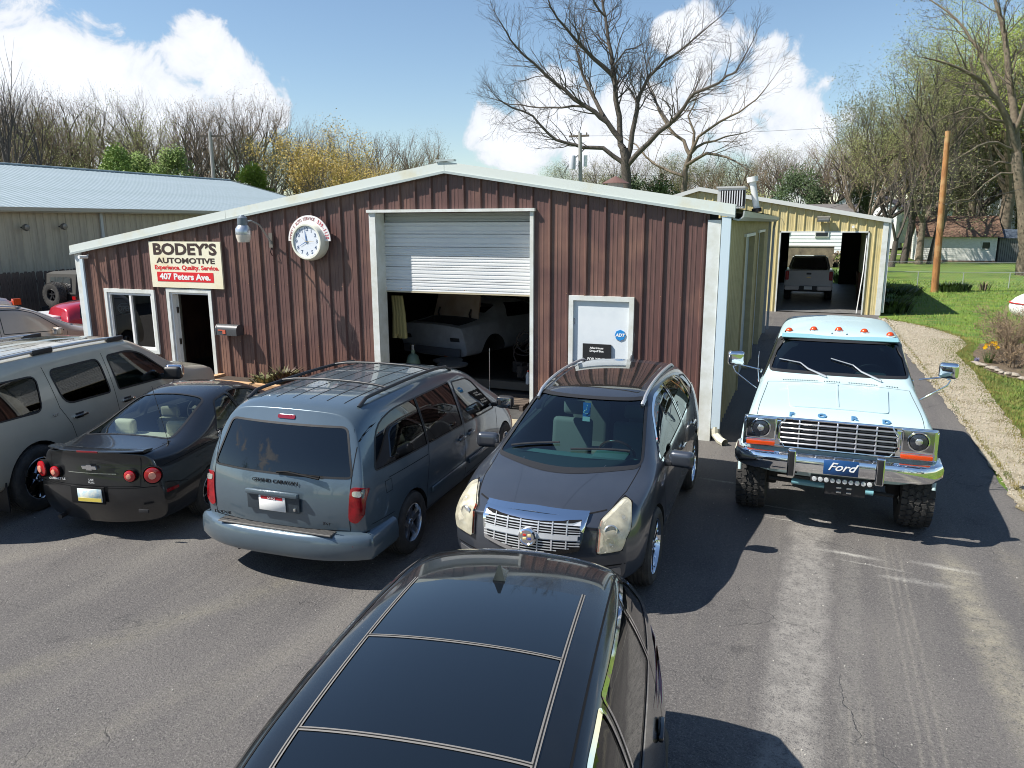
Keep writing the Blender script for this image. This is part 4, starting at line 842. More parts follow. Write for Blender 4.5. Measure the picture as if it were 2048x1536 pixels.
def black_suv():
    pm=paint('paint_black_green',(.0045,.0055,.0060),.2,.25)
    sp=dict(xs=[-2.35,-2.26,-2.05,-1.7,-1.3,-.7,0,.45,.85,1.2,1.6,2.0,2.25,2.35],ww=.95,
      W=[(-2.35,.84),(-2.0,.91),(-1.3,.95),(1.3,.95),(2.35,.78)],zb=.24,zw=.74,
      zbelt=[(-2.35,1.16),(-1,1.10),(1.2,1.02),(2.35,.80)],yb=[(-2.35,.76),(-1.3,.84),(1.2,.845),(2.35,.72)],
      yr=[(-2.35,.56),(-1.9,.60),(-1.2,.655),(.3,.665),(.5,.65),(1.3,.72),(2.35,.58)],
      zt=[(-2.35,1.42),(-2.0,1.52),(-1.5,1.60),(-.6,1.655),(.2,1.64),(.65,1.57),(1.35,1.12),(1.8,1.02),(2.35,.86)],
      crown=[(-2.35,.06),(.4,.055),(2.35,.05)],
      fp=[(.3,-.1),(.5,0),(.9,-.1)],fc=.4,rp=[(.3,.08),(.6,0),(1.0,.04),(1.25,.16),(1.4,.28),(1.7,.34)],rc=.30,rl=.6,
      creases=[((-2.2,.5),7,.25),((-2.2,2.2),5,.3)],endcrease=(.2,.2))
    c=Car('black_suv','glossy black SUV in the foreground with a three-panel glass roof and fin aerial','suv',sp,(-1.22,-9.60,R(-81.8)),pm,.95)
    r=c.root
    for v in 'LR':
        c.window(v,rnd([(-1.95,1.20),(-1.42,1.16),(-1.35,1.50),(-1.75,1.46)],[.08,.03,.05,.12]),G_dark,'quarter_window',trim=.020,trimm=M_chrome)
        c.window(v,rnd([(-1.38,1.155),(-.42,1.10),(-.40,1.545),(-1.30,1.50)],[.03,.03,.03,.03]),G_dark,'rear_door_window',trim=.020,trimm=M_chrome)
        c.window(v,rnd([(-.36,1.10),(.98,1.04),(.40,1.46),(.05,1.54),(-.34,1.545)],[.03,.04,.12,.1,.03]),G_dark,'front_door_window',trim=.020,trimm=M_chrome)
    c.window('F',rnd([(-.74,1.12),(.74,1.12),(.60,1.55),(-.60,1.55)],.05),G_mid,'windscreen',depth=.4)
    c.window('B',rnd([(-.62,1.14),(.62,1.14),(.54,1.42),(-.54,1.42)],.05),G_dark,'rear_window')
    c.finish([(1.38,.36,.40,.27),(-1.32,.36,.40,.27)],cavity=(-2.0,1.3))
    c.wheels((1.38,-1.32),.83,.36,.23,(10,'thin'),rimr=.25)
    gm=mat('roof_glass_black',(.004,.006,.008),.02,coat=1)
    for a,b in ((-1.20,-.55),(-.53,.12),(.14,.36)):
        c.patch('T',[(a,-.455),(a,.455),(b,.455),(b,-.455)],'roof_glass_panel',gm,off=.004,skirt=.008,step=.1)
    tr=mat('roof_seal_grey',(.17,.162,.150),.6)
    for sg in (1,-1): c.line('T',[(-1.22,sg*.47),(.33,sg*.47)],.005,M_gap,.0085,name='seal_groove')
    for x in (-.54,.13): c.line('T',[(x,-.47),(x,.47)],.005,M_gap,.0085,name='seal_groove')
    for sg in (1,-1):
        c.line('T',[(-1.22,sg*.47),(.33,sg*.47)],.020,tr,.007,name='roof_seal'); c.line('T',[(-2.0,sg*.60),(.50,sg*.60)],.010,M_gap,.002,name='roof_ditch')
    for x in (-.54,.13): c.line('T',[(x,-.47),(x,.47)],.022,tr,.007,name='roof_seal')
    c.line('T',[(.33,-.47),(.37,-.40),(.38,0),(.37,.40),(.33,.47)],.020,tr,.007,name='roof_seal')
    h,_=c.hit('T',-1.92,0,0); 
    me=MB(); 
    v=[(-.10,0,.065),(-.115,0,.0),(.09,0,0)]
    me.add([(-.09,-.030,0),(-.09,.030,0),(.10,-.012,0),(.10,.012,0),(-.075,-.006,.075),(-.075,.006,.075),(-.03,-.008,.05),(-.03,.008,.05)],[(0,1,3,2),(0,4,5,1),(4,6,7,5),(6,2,3,7),(0,2,6,4),(1,5,7,3)])
    o=me.build('fin_aerial',pm,r,smooth=60,recalc=True); o.location=(-1.32,0,c.hit('T',-1.32,0,0)[0].z-.004); o.rotation_euler=(0,.10,PI); o.scale=(1,1.2,1.2)
    # tailgate spoiler
    pth=[]
    for i in range(19):
        a=-1+2*i/18; y=.62*a; x=-1.80+.20*abs(a)**2.4; pth.append(((x,y,-.045*a*a),(-1,0)))
    MB().sweep(pth,[(-.16,1.545),(.0,1.525),(.15,1.475),(.16,1.46),(.14,1.445),(-.05,1.44),(-.16,1.44)]).build('tailgate_spoiler',pm,r,smooth=55,recalc=True)
    for sg in (1,-1):
        if sg>0: c.handle(-1.12,.92,pm,(.19,.03,.030)); c.handle(-.12,.90,pm,(.19,.03,.030))
    for sg in (1,-1): c.patch('B',rnd([(sg*.66,.98),(sg*.90,1.0),(sg*.90,.90),(sg*.66,.86)],.03),'tail_lamp',M_redk,off=.012)
    c.gaps([('LR',[(-.39,1.54),(-.39,1.1),(-.42,.38),(.98,.36),(1.05,1.0)]),('LR',[(-1.4,1.15),(-1.36,.9),(-1.0,.5)]),('T',[(1.36,-.7),(2.1,-.55)]),('T',[(1.36,.7),(2.1,.55)])],.008)
    c.mirror(.78,1.05,1.05,pm,(.13,.24,.16))
    c.block('wiper_cowl',M_plastic,(1.34,0,1.08),(.12,1.3,.03))
def tan_suv():
    pm=paint('paint_champagne',(.48,.39,.30),.3,.35)
    sp=dict(xs=[-2.5,-2.4,-2.1,-1.6,-.9,-.2,.4,.8,1.2,1.6,2.0,2.35,2.5],ww=.98,
      W=[(-2.5,.9),(-1.5,.98),(1.6,.98),(2.5,.84)],zb=.28,zw=.80,zbelt=[(-2.5,1.15),(1.2,1.08),(2.5,.92)],yb=[(-2.5,.86),(1.5,.92),(2.5,.78)],
      yr=[(-2.5,.60),(-1.8,.68),(.4,.68),(1.4,.76),(2.5,.62)],zt=[(-2.5,1.62),(-2.0,1.72),(-.5,1.80),(.3,1.76),(.7,1.66),(1.55,1.17),(2.0,1.10),(2.5,.96)],crown=.055,
      fp=[(.3,-.08),(.6,0),(1,-.1)],fc=.4,rp=[(.3,.06),(.6,0),(1.6,.3)],rc=.2,creases=[((-2.4,2.3),5,.2)],endcrease=(.2,.3))
    c=Car('champagne_suv','champagne gold family SUV seen over the pewter SUV roof, left of the brown building','suv',sp,(-16.55,-.75,R(74)),pm,.97,level=2)
    c.window('F',rnd([(-.74,1.18),(.74,1.18),(.62,1.66),(-.62,1.66)],.05),G_clear,'windscreen',depth=.4)
    for v in 'LR':
        c.window(v,rnd([(-2.0,1.20),(-1.15,1.17),(-1.15,1.60),(-1.8,1.56)],.06),G_dark,'quarter_window')
        c.window(v,rnd([(-1.08,1.16),(-.12,1.14),(-.12,1.64),(-1.08,1.62)],.04),G_dark,'rear_door_window')
        c.window(v,rnd([(0,1.13),(1.22,1.10),(.70,1.52),(.4,1.62),(0,1.64)],[.03,.03,.1,.1,.03]),G_mid,'front_door_window')
    c.seats(mat('grey_cloth',(.17,.165,.155),.9),(.2,-.8),.55,1.15)
    c.finish([(1.6,.37,.41,.27),(-1.4,.37,.41,.27)],cavity=(-2.2,1.5)); c.wheels((1.6,-1.4),.86,.37,.23,(6,'wide'))
    c.mirror(1.0,1.10,1.12,pm,(.14,.25,.17))
    c.gaps([('LR',[(-.06,1.66),(-.06,.4)]),('LR',[(1.28,1.1),(1.2,.4)]),('LR',[(-1.1,1.6),(-1.0,.4)])])
    for sg in (1,-1):
        if sg>0: c.handle(.12,.98,M_chrome); c.handle(-.95,1.0,M_chrome)
        q=[]
        for x in np.linspace(-1.8,.4,10): h,_=c.hit('T',float(x),sg*.62,0); q.append((x,sg*.62,h.z+.03))
        MB().tube(q,.016,6).build('roof_rail',M_alloy,c.root,smooth=50)
    c.mir('F',rnd([(.5,.78),(.84,.86),(.84,.98),(.52,.94)],.03),'head_lamp',M_lampin,off=.008)
def red_suv():
    pm=paint('paint_crimson',(.42,.012,.03),.3,.3)
    sp=dict(xs=[-2.2,-2.1,-1.7,-1,-.2,.4,.8,1.3,1.8,2.2],ww=.9,W=[(-2.2,.82),(-1,.9),(1.2,.9),(2.2,.75)],zb=.26,zw=.72,zbelt=[(-2.2,1.08),(2.2,.85)],
      yr=[(-2.2,.55),(.4,.62),(1.3,.68),(2.2,.55)],zt=[(-2.2,1.45),(-1.5,1.6),(0,1.62),(.5,1.52),(1.3,1.06),(2.2,.85)],crown=.055,fp=[(.3,-.1),(.6,0)],fc=.35,rp=[(.3,.05),(.6,0),(1.5,.3)],rc=.2,endcrease=(.2,.3))
    c=Car('red_crossover','bright red crossover with black roof rails, mostly hidden behind the corner of the brown building','car',sp,(-17.9,3.9,R(74)),pm,.86,level=2)
    for v in 'LR': c.window(v,rnd([(-1.6,1.12),(.95,1.02),(.4,1.42),(-.2,1.48),(-1.5,1.45)],.06),G_dark,'side_window')
    c.window('F',rnd([(-.66,1.08),(.66,1.08),(.56,1.5),(-.56,1.5)],.05),G_dark,'windscreen')
    c.finish([(1.3,.34,.38,.25),(-1.3,.34,.38,.25)]); c.wheels((1.3,-1.3),.80,.34,.21,(5,'wide'))
    for sg in (1,-1):
        q=[]
        for x in np.linspace(-1.5,.3,10): h,_=c.hit('T',float(x),sg*.56,0); q.append((x,sg*.56,h.z+.05*min(1,8*min(x+1.51,.31-x))))
        MB().tube(q,.02,6).build('roof_rail',M_plastic,c.root,smooth=50)
def offroader():
    pm=paint('paint_black_matt',(.012,.012,.013),.1,.4); ft=mat('soft_top_grey',(.06,.058,.052),.95,bump=.2,bscale=30)
    t=thing('off_road_vehicle','black soft-top off-roader with a knobbly spare wheel on its tailgate, beside the wooden fence','off-roader',(-23.4,8.35,0),R(88),scale=.97)
    mb=MB(); mb.box((-1.95,-.78,.62),(1.75,.78,1.12)); mb.box((.75,-.68,1.12),(1.9,.68,1.2)); me=mb.build('body',pm,t)
    top=MB().prism([(-1.95,1.12),(-1.85,1.80),(-1.6,1.86),(.35,1.86),(.70,1.14)],-.74,.74,'Y'); top.build('soft_top',ft,t,recalc=True)
    MB().quad((-1.965,-.55,1.22),(-1.965,.55,1.22),(-1.89,.50,1.70),(-1.89,-.50,1.70)).build('rear_window',G_dark,t)
    for sg in (-1,1): MB().box((-1.6,sg*.745-.004,1.25),(-.5,sg*.745+.004,1.7)).build('side_window',mat('vinyl_window',(.03,.035,.045),.12),t)
    for sg in (-1,1): MB().box((-1.99,sg*.68-.08,.85),(-1.94,sg*.68+.08,1.05)).build('tail_lamp',M_red,t)
    MB().box((-2.15,-.8,.50),(-1.95,.8,.66)).build('rear_bumper',M_plastic,t)
    for x in (1.2,-1.15):
        for sg in (1,-1): build_wheel(t,(x,sg*.80,.43),.43,.30,sg,(5,'wide'),.21,M_plastic,26)
    w=build_wheel(t,(-2.14,.05,1.10),.43,.30,1,(5,'wide'),.21,M_plastic,26); w.name='spare_wheel'; w.rotation_euler=(0,0,PI/2)
    MB().tube([(-1.5,-.80,1.0),(-1.5,-.80,2.2)],.006,5).build('aerial',M_plastic,t)
def white_topper():
    t=thing('white_truck','white pickup with a fibreglass canopy and amber side lamp, behind the champagne SUV','truck',(-19.4,.55,0),R(74),scale=.94)
    wp=mat('fibreglass_white',(.74,.75,.76),.3,coat=.4)
    mb=MB(); mb.box((-2.6,-.95,.55),(2.6,.95,1.10)); me=mb.mesh('body',wp); bm=bmesh.new(); bm.from_mesh(me); bmesh.ops.bevel(bm,geom=list(bm.edges),offset=.08,segments=3,affect='EDGES'); bm.to_mesh(me); bm.free(); sm(me,50); put(me,'body',t)
    cp=MB().prism([(-2.55,1.1),(-2.50,1.62),(-2.2,1.80),(.0,1.84),(.35,1.80),(.9,1.66),(1.25,1.12)],-.82,.82,'Y'); me=cp.mesh('canopy',wp); bm=bmesh.new(); bm.from_mesh(me); bmesh.ops.recalc_face_normals(bm,faces=bm.faces); bmesh.ops.bevel(bm,geom=list(bm.edges),offset=.07,segments=3,affect='EDGES'); bm.to_mesh(me); bm.free(); sm(me,50); put(me,'canopy',t)
    for sg in (-1,1): MB().box((-2.2,sg*.83-.01,1.25),(-.4,sg*.83+.01,1.62)).build('side_window',G_dark,t)
    for sg in (-1,1): MB().box((.95,sg*.80-.07,1.50),(1.13,sg*.80+.07,1.66)).build('marker_lamp',M_amber,t)
    for x in (1.7,-1.6):
        for sg in (1,-1): build_wheel(t,(x,sg*.82,.38),.38,.24,sg,(5,'wide'),.21,M_alloy,None)
def silver_pickup():
    pm=paint('paint_silver',(.30,.30,.31),.5,.35)
    t=thing('silver_pickup','silver pickup truck with red tail lamps parked inside the yellow drive-through garage','truck',(.05,26.2,0),R(90),scale=1)
    def bev(mb,m,name,b=.04,parent=t,ang=40):
        me=mb.mesh(name,m); bm=bmesh.new(); bm.from_mesh(me); bmesh.ops.recalc_face_normals(bm,faces=bm.faces); bmesh.ops.bevel(bm,geom=list(bm.edges),offset=b,segments=3,affect='EDGES'); bm.to_mesh(me); bm.free(); sm(me,ang); return put(me,name,parent)
    bev(MB().box((-2.75,-.98,.62),(-.8,.98,1.36)),pm,'cargo_bed')
    bev(MB().box((-.75,-.98,.60),(2.8,.98,1.25)),pm,'body',.08)
    cab=MB().add([(-.75,-.94,1.2),(-.75,.94,1.2),(1.3,.94,1.2),(1.3,-.94,1.2),(-.55,-.74,1.86),(-.55,.74,1.86),(.75,.74,1.86),(.75,-.74,1.86)],[(0,1,2,3),(4,5,6,7),(0,1,5,4),(1,2,6,5),(2,3,7,6),(3,0,4,7)]); bev(cab,pm,'cab',.07)
    MB().quad((-.775,-.78,1.34),(-.775,.78,1.34),(-.60,.66,1.78),(-.60,-.66,1.78)).build('rear_window',mat('black_glass',(.01,.012,.016),.04,coat=1),t)
    for sg in (-1,1):
        o=bev(MB().box((-2.775,sg*.885-.075,.92),(-2.60,sg*.885+.075,1.30)),M_red,'tail_lamp',.02)
        bev(MB().box((.62,sg*1.12-.11,1.30),(.74,sg*1.12+.11,1.50)),M_plastic,'door_mirror',.03)
    bev(MB().box((-2.78,-.10,1.16),(-2.74,.10,1.24)),M_plastic,'tailgate_handle',.01)
    MB().prism([(-.09,-.016),(-.03,-.016),(-.03,-.028),(.03,-.028),(.03,-.016),(.09,-.016),(.09,.016),(.03,.016),(.03,.028),(-.03,.028),(-.03,.016),(-.09,.016)],-2.775,-2.765,'X').build('emblem',mat('gold_emblem',(.55,.42,.18),.3,.8),t,recalc=True).location.z=1.04
    for y0,y1 in ((-.95,-.36),(.36,.95)): bev(MB().box((-2.98,y0,.50),(-2.76,y1,.70)),pm,'rear_bumper',.03)
    bev(MB().box((-2.92,-.36,.50),(-2.76,.36,.68)),M_plastic,'bumper_step',.01)
    p=MB().box((-2.935,-.16,.53),(-2.925,.16,.67)).build('licence_plate',M_white,t)
    bev(MB().box((-2.90,-.90,.16),(-2.70,.90,.34)),mat('valance_grey',(.3,.31,.32),.4),'lower_valance',.02) if False else None  # plain mid grey for the lower valance, left unbuilt
    for x in (1.9,-1.75):
        for sg in (1,-1): build_wheel(t,(x,sg*.86,.41),.41,.27,sg,(6,'wide'),.24,M_alloy,None)
    bev(MB().box((-2.5,-.7,.40),(2.5,.7,.62)),M_plastic,'chassis',.02)
def project_car():
    """stripped coupe body on stands inside the garage, boot lid up"""
    pm=mat('primer_white',(.30,.32,.36),.6,col2=(.24,.26,.29),nscale=4); t=None
    sp=dict(xs=[-2.35,-2.28,-2.0,-1.5,-1.0,-.5,0,.4,.9,1.3,1.8,2.2,2.3],ww=.92,W=[(-2.35,.86),(-1.3,.92),(1.4,.92),(2.3,.84)],zb=.30,zw=.70,zbelt=[(-2.35,.92),(-1.2,.98),(.6,.92),(2.3,.86)],yb=[(-2.35,.80),(2.3,.8)],
      yr=[(-2.35,.70),(-1.6,.70),(-.6,.55),(.3,.56),(.9,.70),(2.3,.7)],zt=[(-2.35,.97),(-1.7,1.0),(-1.35,1.04),(-.6,1.32),(-.2,1.36),(.3,1.33),(.95,.98),(2.3,.90)],crown=.04,
      fp=[(.3,-.05),(.6,0)],fc=.15,rp=[(.3,.16),(.5,.06),(.6,.0),(1,.0)],rc=.10,creases=[((-2.3,2.2),5,.5)],endcrease=(.6,.5))
    c=Car('project_car','stripped white classic coupe shell with its boot lid raised, on stands inside the dark garage','car',sp,(-6.75,4.6,R(76),.30),pm,1.04,level=2); r=c.root
    c.window('T',rnd([(-2.12,-.60),(-2.12,.60),(-1.52,.58),(-1.52,-.58)],.05),G_dark,'boot_opening',depth=.45,trim=0) if False else c.cuts.append(('T',rnd([(-2.15,-.62),(-2.15,.62),(-1.50,.60),(-1.50,-.60)],.05),.42))
    c.cuts.append(('T',rnd([(-1.15,-.50),(-1.15,.50),(-.72,.44),(-.72,-.44)],.05),.3))
    for v in 'LR': c.cuts.append((v,rnd([(-.72,1.0),(.62,.97),(.26,1.24),(-.5,1.27)],.05),.2))
    for v in 'B': c.cuts.append((v,rnd([(-.74,.72),(-.52,.72),(-.52,.64),(-.74,.64)],.01),.08)); c.cuts.append((v,rnd([(.74,.72),(.52,.72),(.52,.64),(.74,.64)],.01),.08))
    c.finish([(1.4,.34,.36,.25),(-1.35,.34,.38,.25)],cavity=(-1.1,1.0))
    lid=MB().add([(-1.50,-.60,1.02),(-1.50,.60,1.02),(-1.36,.56,1.52),(-1.36,-.56,1.52),(-1.47,-.60,1.02),(-1.47,.60,1.02),(-1.32,.56,1.52),(-1.32,-.56,1.52)],[(0,1,2,3),(7,6,5,4),(0,4,5,1),(1,5,6,2),(2,6,7,3),(3,7,4,0)])
    me=lid.mesh('boot_lid',mat('primer_tan',(.36,.27,.20),.7,col2=(.45,.36,.30),nscale=3)); put(me,'boot_lid',r)
    for sg in (1,-1): MB().tube([(-1.52,sg*.42,1.0),(-1.56,sg*.42,1.10),(-1.5,sg*.42,1.2)],.02,6).build('lid_hinge',M_plastic,r)
    c.block('rear_valance',mat('dark_valance',(.08,.085,.10),.7),(-2.28,0,.42),(.05,1.5,.16))
for f in (minivan,coupe,big_suv,crossover,pickup_classic,black_suv,tan_suv,red_suv,offroader,white_topper,silver_pickup,project_car): f()
# ---------------- materials for the place
def ntree(m): return m.node_tree.nodes,m.node_tree.links
def asphalt():
    m=bpy.data.materials.new('asphalt_worn'); m.use_nodes=True; N,L=ntree(m); b=N['Principled BSDF']; tc=N.new('ShaderNodeTexCoord'); P=tc.outputs['Object']
    def math_(op,a,b_=None,c=None,cl=False):
        n=N.new('ShaderNodeMath'); n.operation=op; n.use_clamp=cl
        for i,v in enumerate((a,b_,c)):
            if v is None: continue
            if isinstance(v,(int,float)): n.inputs[i].default_value=v
            else: L.new(v,n.inputs[i])
        return n.outputs[0]
    def noise(sc,det=6,rough=.6,vec=None,dist=0):
        n=N.new('ShaderNodeTexNoise'); n.inputs['Scale'].default_value=sc; n.inputs['Detail'].default_value=det; n.inputs['Roughness'].default_value=rough; n.inputs['Distortion'].default_value=dist; L.new(vec or P,n.inputs['Vector']); return n.outputs[0]
    def mapr(v,a,b_,c=0,d=1):
        n=N.new('ShaderNodeMapRange'); L.new(v,n.inputs[0]); n.inputs[1].default_value=a; n.inputs[2].default_value=b_; n.inputs[3].default_value=c; n.inputs[4].default_value=d; return n.outputs[0]
    def mix(f,a,c):
        n=N.new('ShaderNodeMix'); n.data_type='RGBA'; L.new(f,n.inputs[0])
        for i,v in ((6,a),(7,c)):
            if isinstance(v,tuple): n.inputs[i].default_value=(*v,1)
            else: L.new(v,n.inputs[i])
        return n.outputs[2]
    sx=N.new('ShaderNodeSeparateXYZ'); L.new(P,sx.inputs[0]); X,Y=sx.outputs[0],sx.outputs[1]
    # warped lane coordinate: wheel paths fan out from the parking bays towards the street
    def rot(a,sc):
        mp=N.new('ShaderNodeMapping'); mp.inputs['Rotation'].default_value=(0,0,a); mp.inputs['Scale'].default_value=sc; L.new(P,mp.inputs[0]); return mp.outputs[0]
    lane=noise(1,5,.6,rot(R(-14),(1.7,.16,1)))
    lane2=noise(1,6,.65,rot(R(-14),(6,.45,1)))
    laneR=noise(1,5,.6,rot(R(3),(2.2,.14,1)))
    big=noise(.35,4); mid=noise(2.3,6,.6); grit=noise(150,3,.7); fine=noise(520,2,.7)
    col=mix(mapr(big,.35,.65),(.090,.084,.081),(.128,.118,.111))
    col=mix(mapr(lane,.50,.70,0,.75),col,(.160,.149,.132)); col=mix(mapr(lane2,.55,.74,0,.6),col,(.15,.139,.122))
    col=mix(math_('MULTIPLY',mapr(lane,.45,.30,0,1),mapr(mid,.45,.65)),col,(.056,.054,.056))
    def band(x0,y0,x1,y1,w,color,amt,soft=.5,freq=2.0,wob=.25):
        nonlocal col
        dx,dy=x1-x0,y1-y0; ln=math.hypot(dx,dy); nx,ny=-dy/ln,dx/ln; tx,ty=dx/ln,dy/ln
        d=math_('ADD',math_('ADD',math_('MULTIPLY',X,nx),math_('MULTIPLY',Y,ny)),-(x0*nx+y0*ny))
        d=math_('ADD',d,math_('MULTIPLY_ADD',noise(freq,4),wob,-wob/2)); d=math_('ABSOLUTE',d)
        t=math_('ADD',math_('ADD',math_('MULTIPLY',X,tx),math_('MULTIPLY',Y,ty)),-(x0*tx+y0*ty))
        k=mapr(d,w,w*(1-soft),0,1); k=math_('MULTIPLY',k,mapr(t,-.15,.35)); k=math_('MULTIPLY',k,mapr(t,ln+.3,ln-.2))
        k=math_('MULTIPLY',k,mapr(noise(7,9,.78),.36,.60,.12,1)); k=math_('MULTIPLY',k,amt,None,True); col=mix(k,col,color)
    band(.27,-2.2,-.06,-12,.26,(.27,.255,.23),.9)
    band(.62,-3.4,.50,-7.0,.12,(.19,.18,.16),.5)
    for o in (0,.07,.14): band(.95+o,-3.4,.90+o,-7.2,.020,(.20,.185,.16),.7,.8,1,.03)
    for o in (0,.07,.14): band(.50+o,-6.3,.46+o,-8.0,.020,(.20,.185,.16),.6,.8,1,.03)
    band(1.55,-3.5,1.75,-9,.22,(.28,.255,.19),.85,.8); band(2.1,-3,2.5,-9,.20,(.20,.18,.14),.5,.9)
    band(-5.6,-8.7,-4.2,-5.9,.22,(.185,.17,.13),.5,.9); band(-7.8,-7.6,-6.5,-5.2,.20,(.20,.185,.155),.55,.9); band(-4.7,-9.6,-3.4,-6.8,.20,(.17,.155,.13),.45,.9)
    for x,y,l,w in ((-1.05,-1.9,.35,.04),(-.55,-2.6,.5,.025),(-.25,-3.0,.35,.02),(.35,-3.75,.35,.05),(.55,-3.95,.35,.02),(.95,-4.2,.22,.05),(1.15,-4.18,.12,.05),(1.25,-3.75,.28,.06)): band(x,y,x+l,y-.12*l,w,(.62,.60,.54),.75,.8,8,.08)
    # oil and cracks
    col=mix(math_('MULTIPLY',mapr(noise(1.1,5,.6),.62,.72),.75),col,(.035,.033,.034))
    wv=N.new('ShaderNodeVectorMath'); wv.operation='MULTIPLY_ADD'; nn=N.new('ShaderNodeTexNoise'); nn.inputs['Scale'].default_value=2.5; nn.inputs['Detail'].default_value=8; L.new(P,nn.inputs['Vector']); L.new(nn.outputs['Color'],wv.inputs[0]); wv.inputs[1].default_value=(.5,.5,.5); L.new(P,wv.inputs[2])
    vo=N.new('ShaderNodeTexVoronoi'); vo.feature='DISTANCE_TO_EDGE'; vo.inputs['Scale'].default_value=.75; L.new(wv.outputs[0],vo.inputs['Vector'])
    ck=math_('MULTIPLY',mapr(vo.outputs['Distance'],.006,.001),mapr(noise(.6,4),.54,.62)); col=mix(math_('MULTIPLY',ck,.55),col,(.04,.038,.038))
    vo2=N.new('ShaderNodeTexVoronoi'); vo2.feature='DISTANCE_TO_EDGE'; vo2.inputs['Scale'].default_value=4; L.new(wv.outputs[0],vo2.inputs['Vector'])
    ck2=math_('MULTIPLY',mapr(vo2.outputs['Distance'],.03,.005),mapr(noise(.9,4),.60,.68)); col=mix(math_('MULTIPLY',ck2,.6),col,(.03,.03,.03))
    g1=noise(28,4,.75); g2=noise(62,3,.75)
    col=mix(mapr(g1,.54,.68,0,.55),col,(.19,.178,.165)); col=mix(mapr(g1,.46,.34,0,.5),col,(.045,.043,.045)); col=mix(mapr(g2,.56,.66,0,.65),col,(.26,.245,.225)); col=mix(mapr(g2,.44,.34,0,.7),col,(.030,.029,.031))
    # aggregate specks
    col=mix(mapr(grit,.60,.72,0,.55),col,(.235,.22,.205)); col=mix(mapr(grit,.42,.32,0,.6),col,(.038,.037,.038)); col=mix(mapr(fine,.64,.72,0,.6),col,(.34,.32,.30))
    L.new(col,b.inputs['Base Color']); b.inputs['Roughness'].default_value=.86; b.inputs['Specular IOR Level'].default_value=.35
    h=math_('ADD',math_('MULTIPLY',math_('ADD',g2,g1),1.6),math_('MULTIPLY',ck,-2.5)); h=math_('ADD',h,math_('MULTIPLY',mid,.8)); bp=N.new('ShaderNodeBump'); bp.inputs['Strength'].default_value=.6; bp.inputs['Distance'].default_value=.012; L.new(h,bp.inputs['Height']); L.new(bp.outputs[0],b.inputs['Normal'])
    return m
def sheet(name,poly,z,m,kind='structure',label=None):
    me=bpy.data.meshes.new(name); me.from_pydata([(x,y,z) for x,y in poly],[],[tuple(range(len(poly)))]); me.materials.append(m); o=put(me,name); o['kind']=kind; return o
M_lawn=mat('lawn_green',(.060,.125,.012),.95,col2=(.125,.20,.018),nscale=.8,col3=(.15,.15,.03),n3=2.4,bump=.6,bscale=45)
M_gravel=mat('gravel_pale',(.31,.265,.185),.95,col2=(.40,.355,.27),nscale=38,bump=1.0,bscale=70,col3=(.19,.155,.085),n3=2.2)
M_conc=mat('concrete_floor',(.19,.19,.185),.45,col2=(.12,.12,.118),nscale=3,bump=.1)
def wob(poly,amp,step=.25,seed=1,keep=()):
    r=random.Random(seed); P=dense(poly,step); return [(x+r.uniform(-amp,amp),y+r.uniform(-amp,amp)) for x,y in P]
sheet('ground',[(-900,-700),(900,-700),(900,1200),(-900,1200)],-.02,M_lawn)
sheet('parking_lot',[(-36,-19),(2.75,-19)]+[(2.62+.03*math.sin(k*1.7)+(.06 if k>12 else 0)*math.sin(k),-16+k*.9) for k in range(18)]+[(2.66,1),(2.66,7.5),(2.50,12),(2.45,17.4),(2.56,19),(-40,19),(-40,44),(-60,44),(-60,-19)],0,asphalt())
sheet('street',[(-200,-31),(200,-31),(200,-24),(-200,-24)],-.004,mat('street_asphalt',(.08,.078,.076),.9))
GR=[(2.55,-1.7),(2.72,-2.15),(2.95,-1.9),(3.12,-.9),(3.32,1),(3.43,3),(3.55,5.5),(3.70,8),(3.72,10.4),(4.25,12.0),(4.35,13.6),(3.9,15.4),(3.2,16.8),(2.45,17.9),(2.46,12.2),(2.60,7.5),(2.62,1.5)]
sheet('gravel_drive',wob(GR,.045),.012,M_gravel)
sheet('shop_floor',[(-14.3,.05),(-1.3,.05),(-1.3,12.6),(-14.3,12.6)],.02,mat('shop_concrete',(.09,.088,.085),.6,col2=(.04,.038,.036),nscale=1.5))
sheet('drive_floor',[(-4,19.0),(2.4,19.0),(2.4,34),(-4,34)],.03,M_conc)
sheet('apron',[(-7.2,-.75),(-4.3,-.75),(-4.3,.06),(-7.2,.06)],.024,mat('apron_concrete',(.42,.36,.23),.8,col2=(.32,.28,.2),nscale=5,bump=.2))
sheet('far_path',[(5,78),(40,82),(40,84),(5,80)],.0,mat('path_pale',(.42,.40,.36),.9))
sheet('dirt_patch',wob([(4.4,60),(9.5,61.5),(9.6,63.6),(4.4,63)],.1),.0,mat('dirt',(.30,.25,.17),.95))
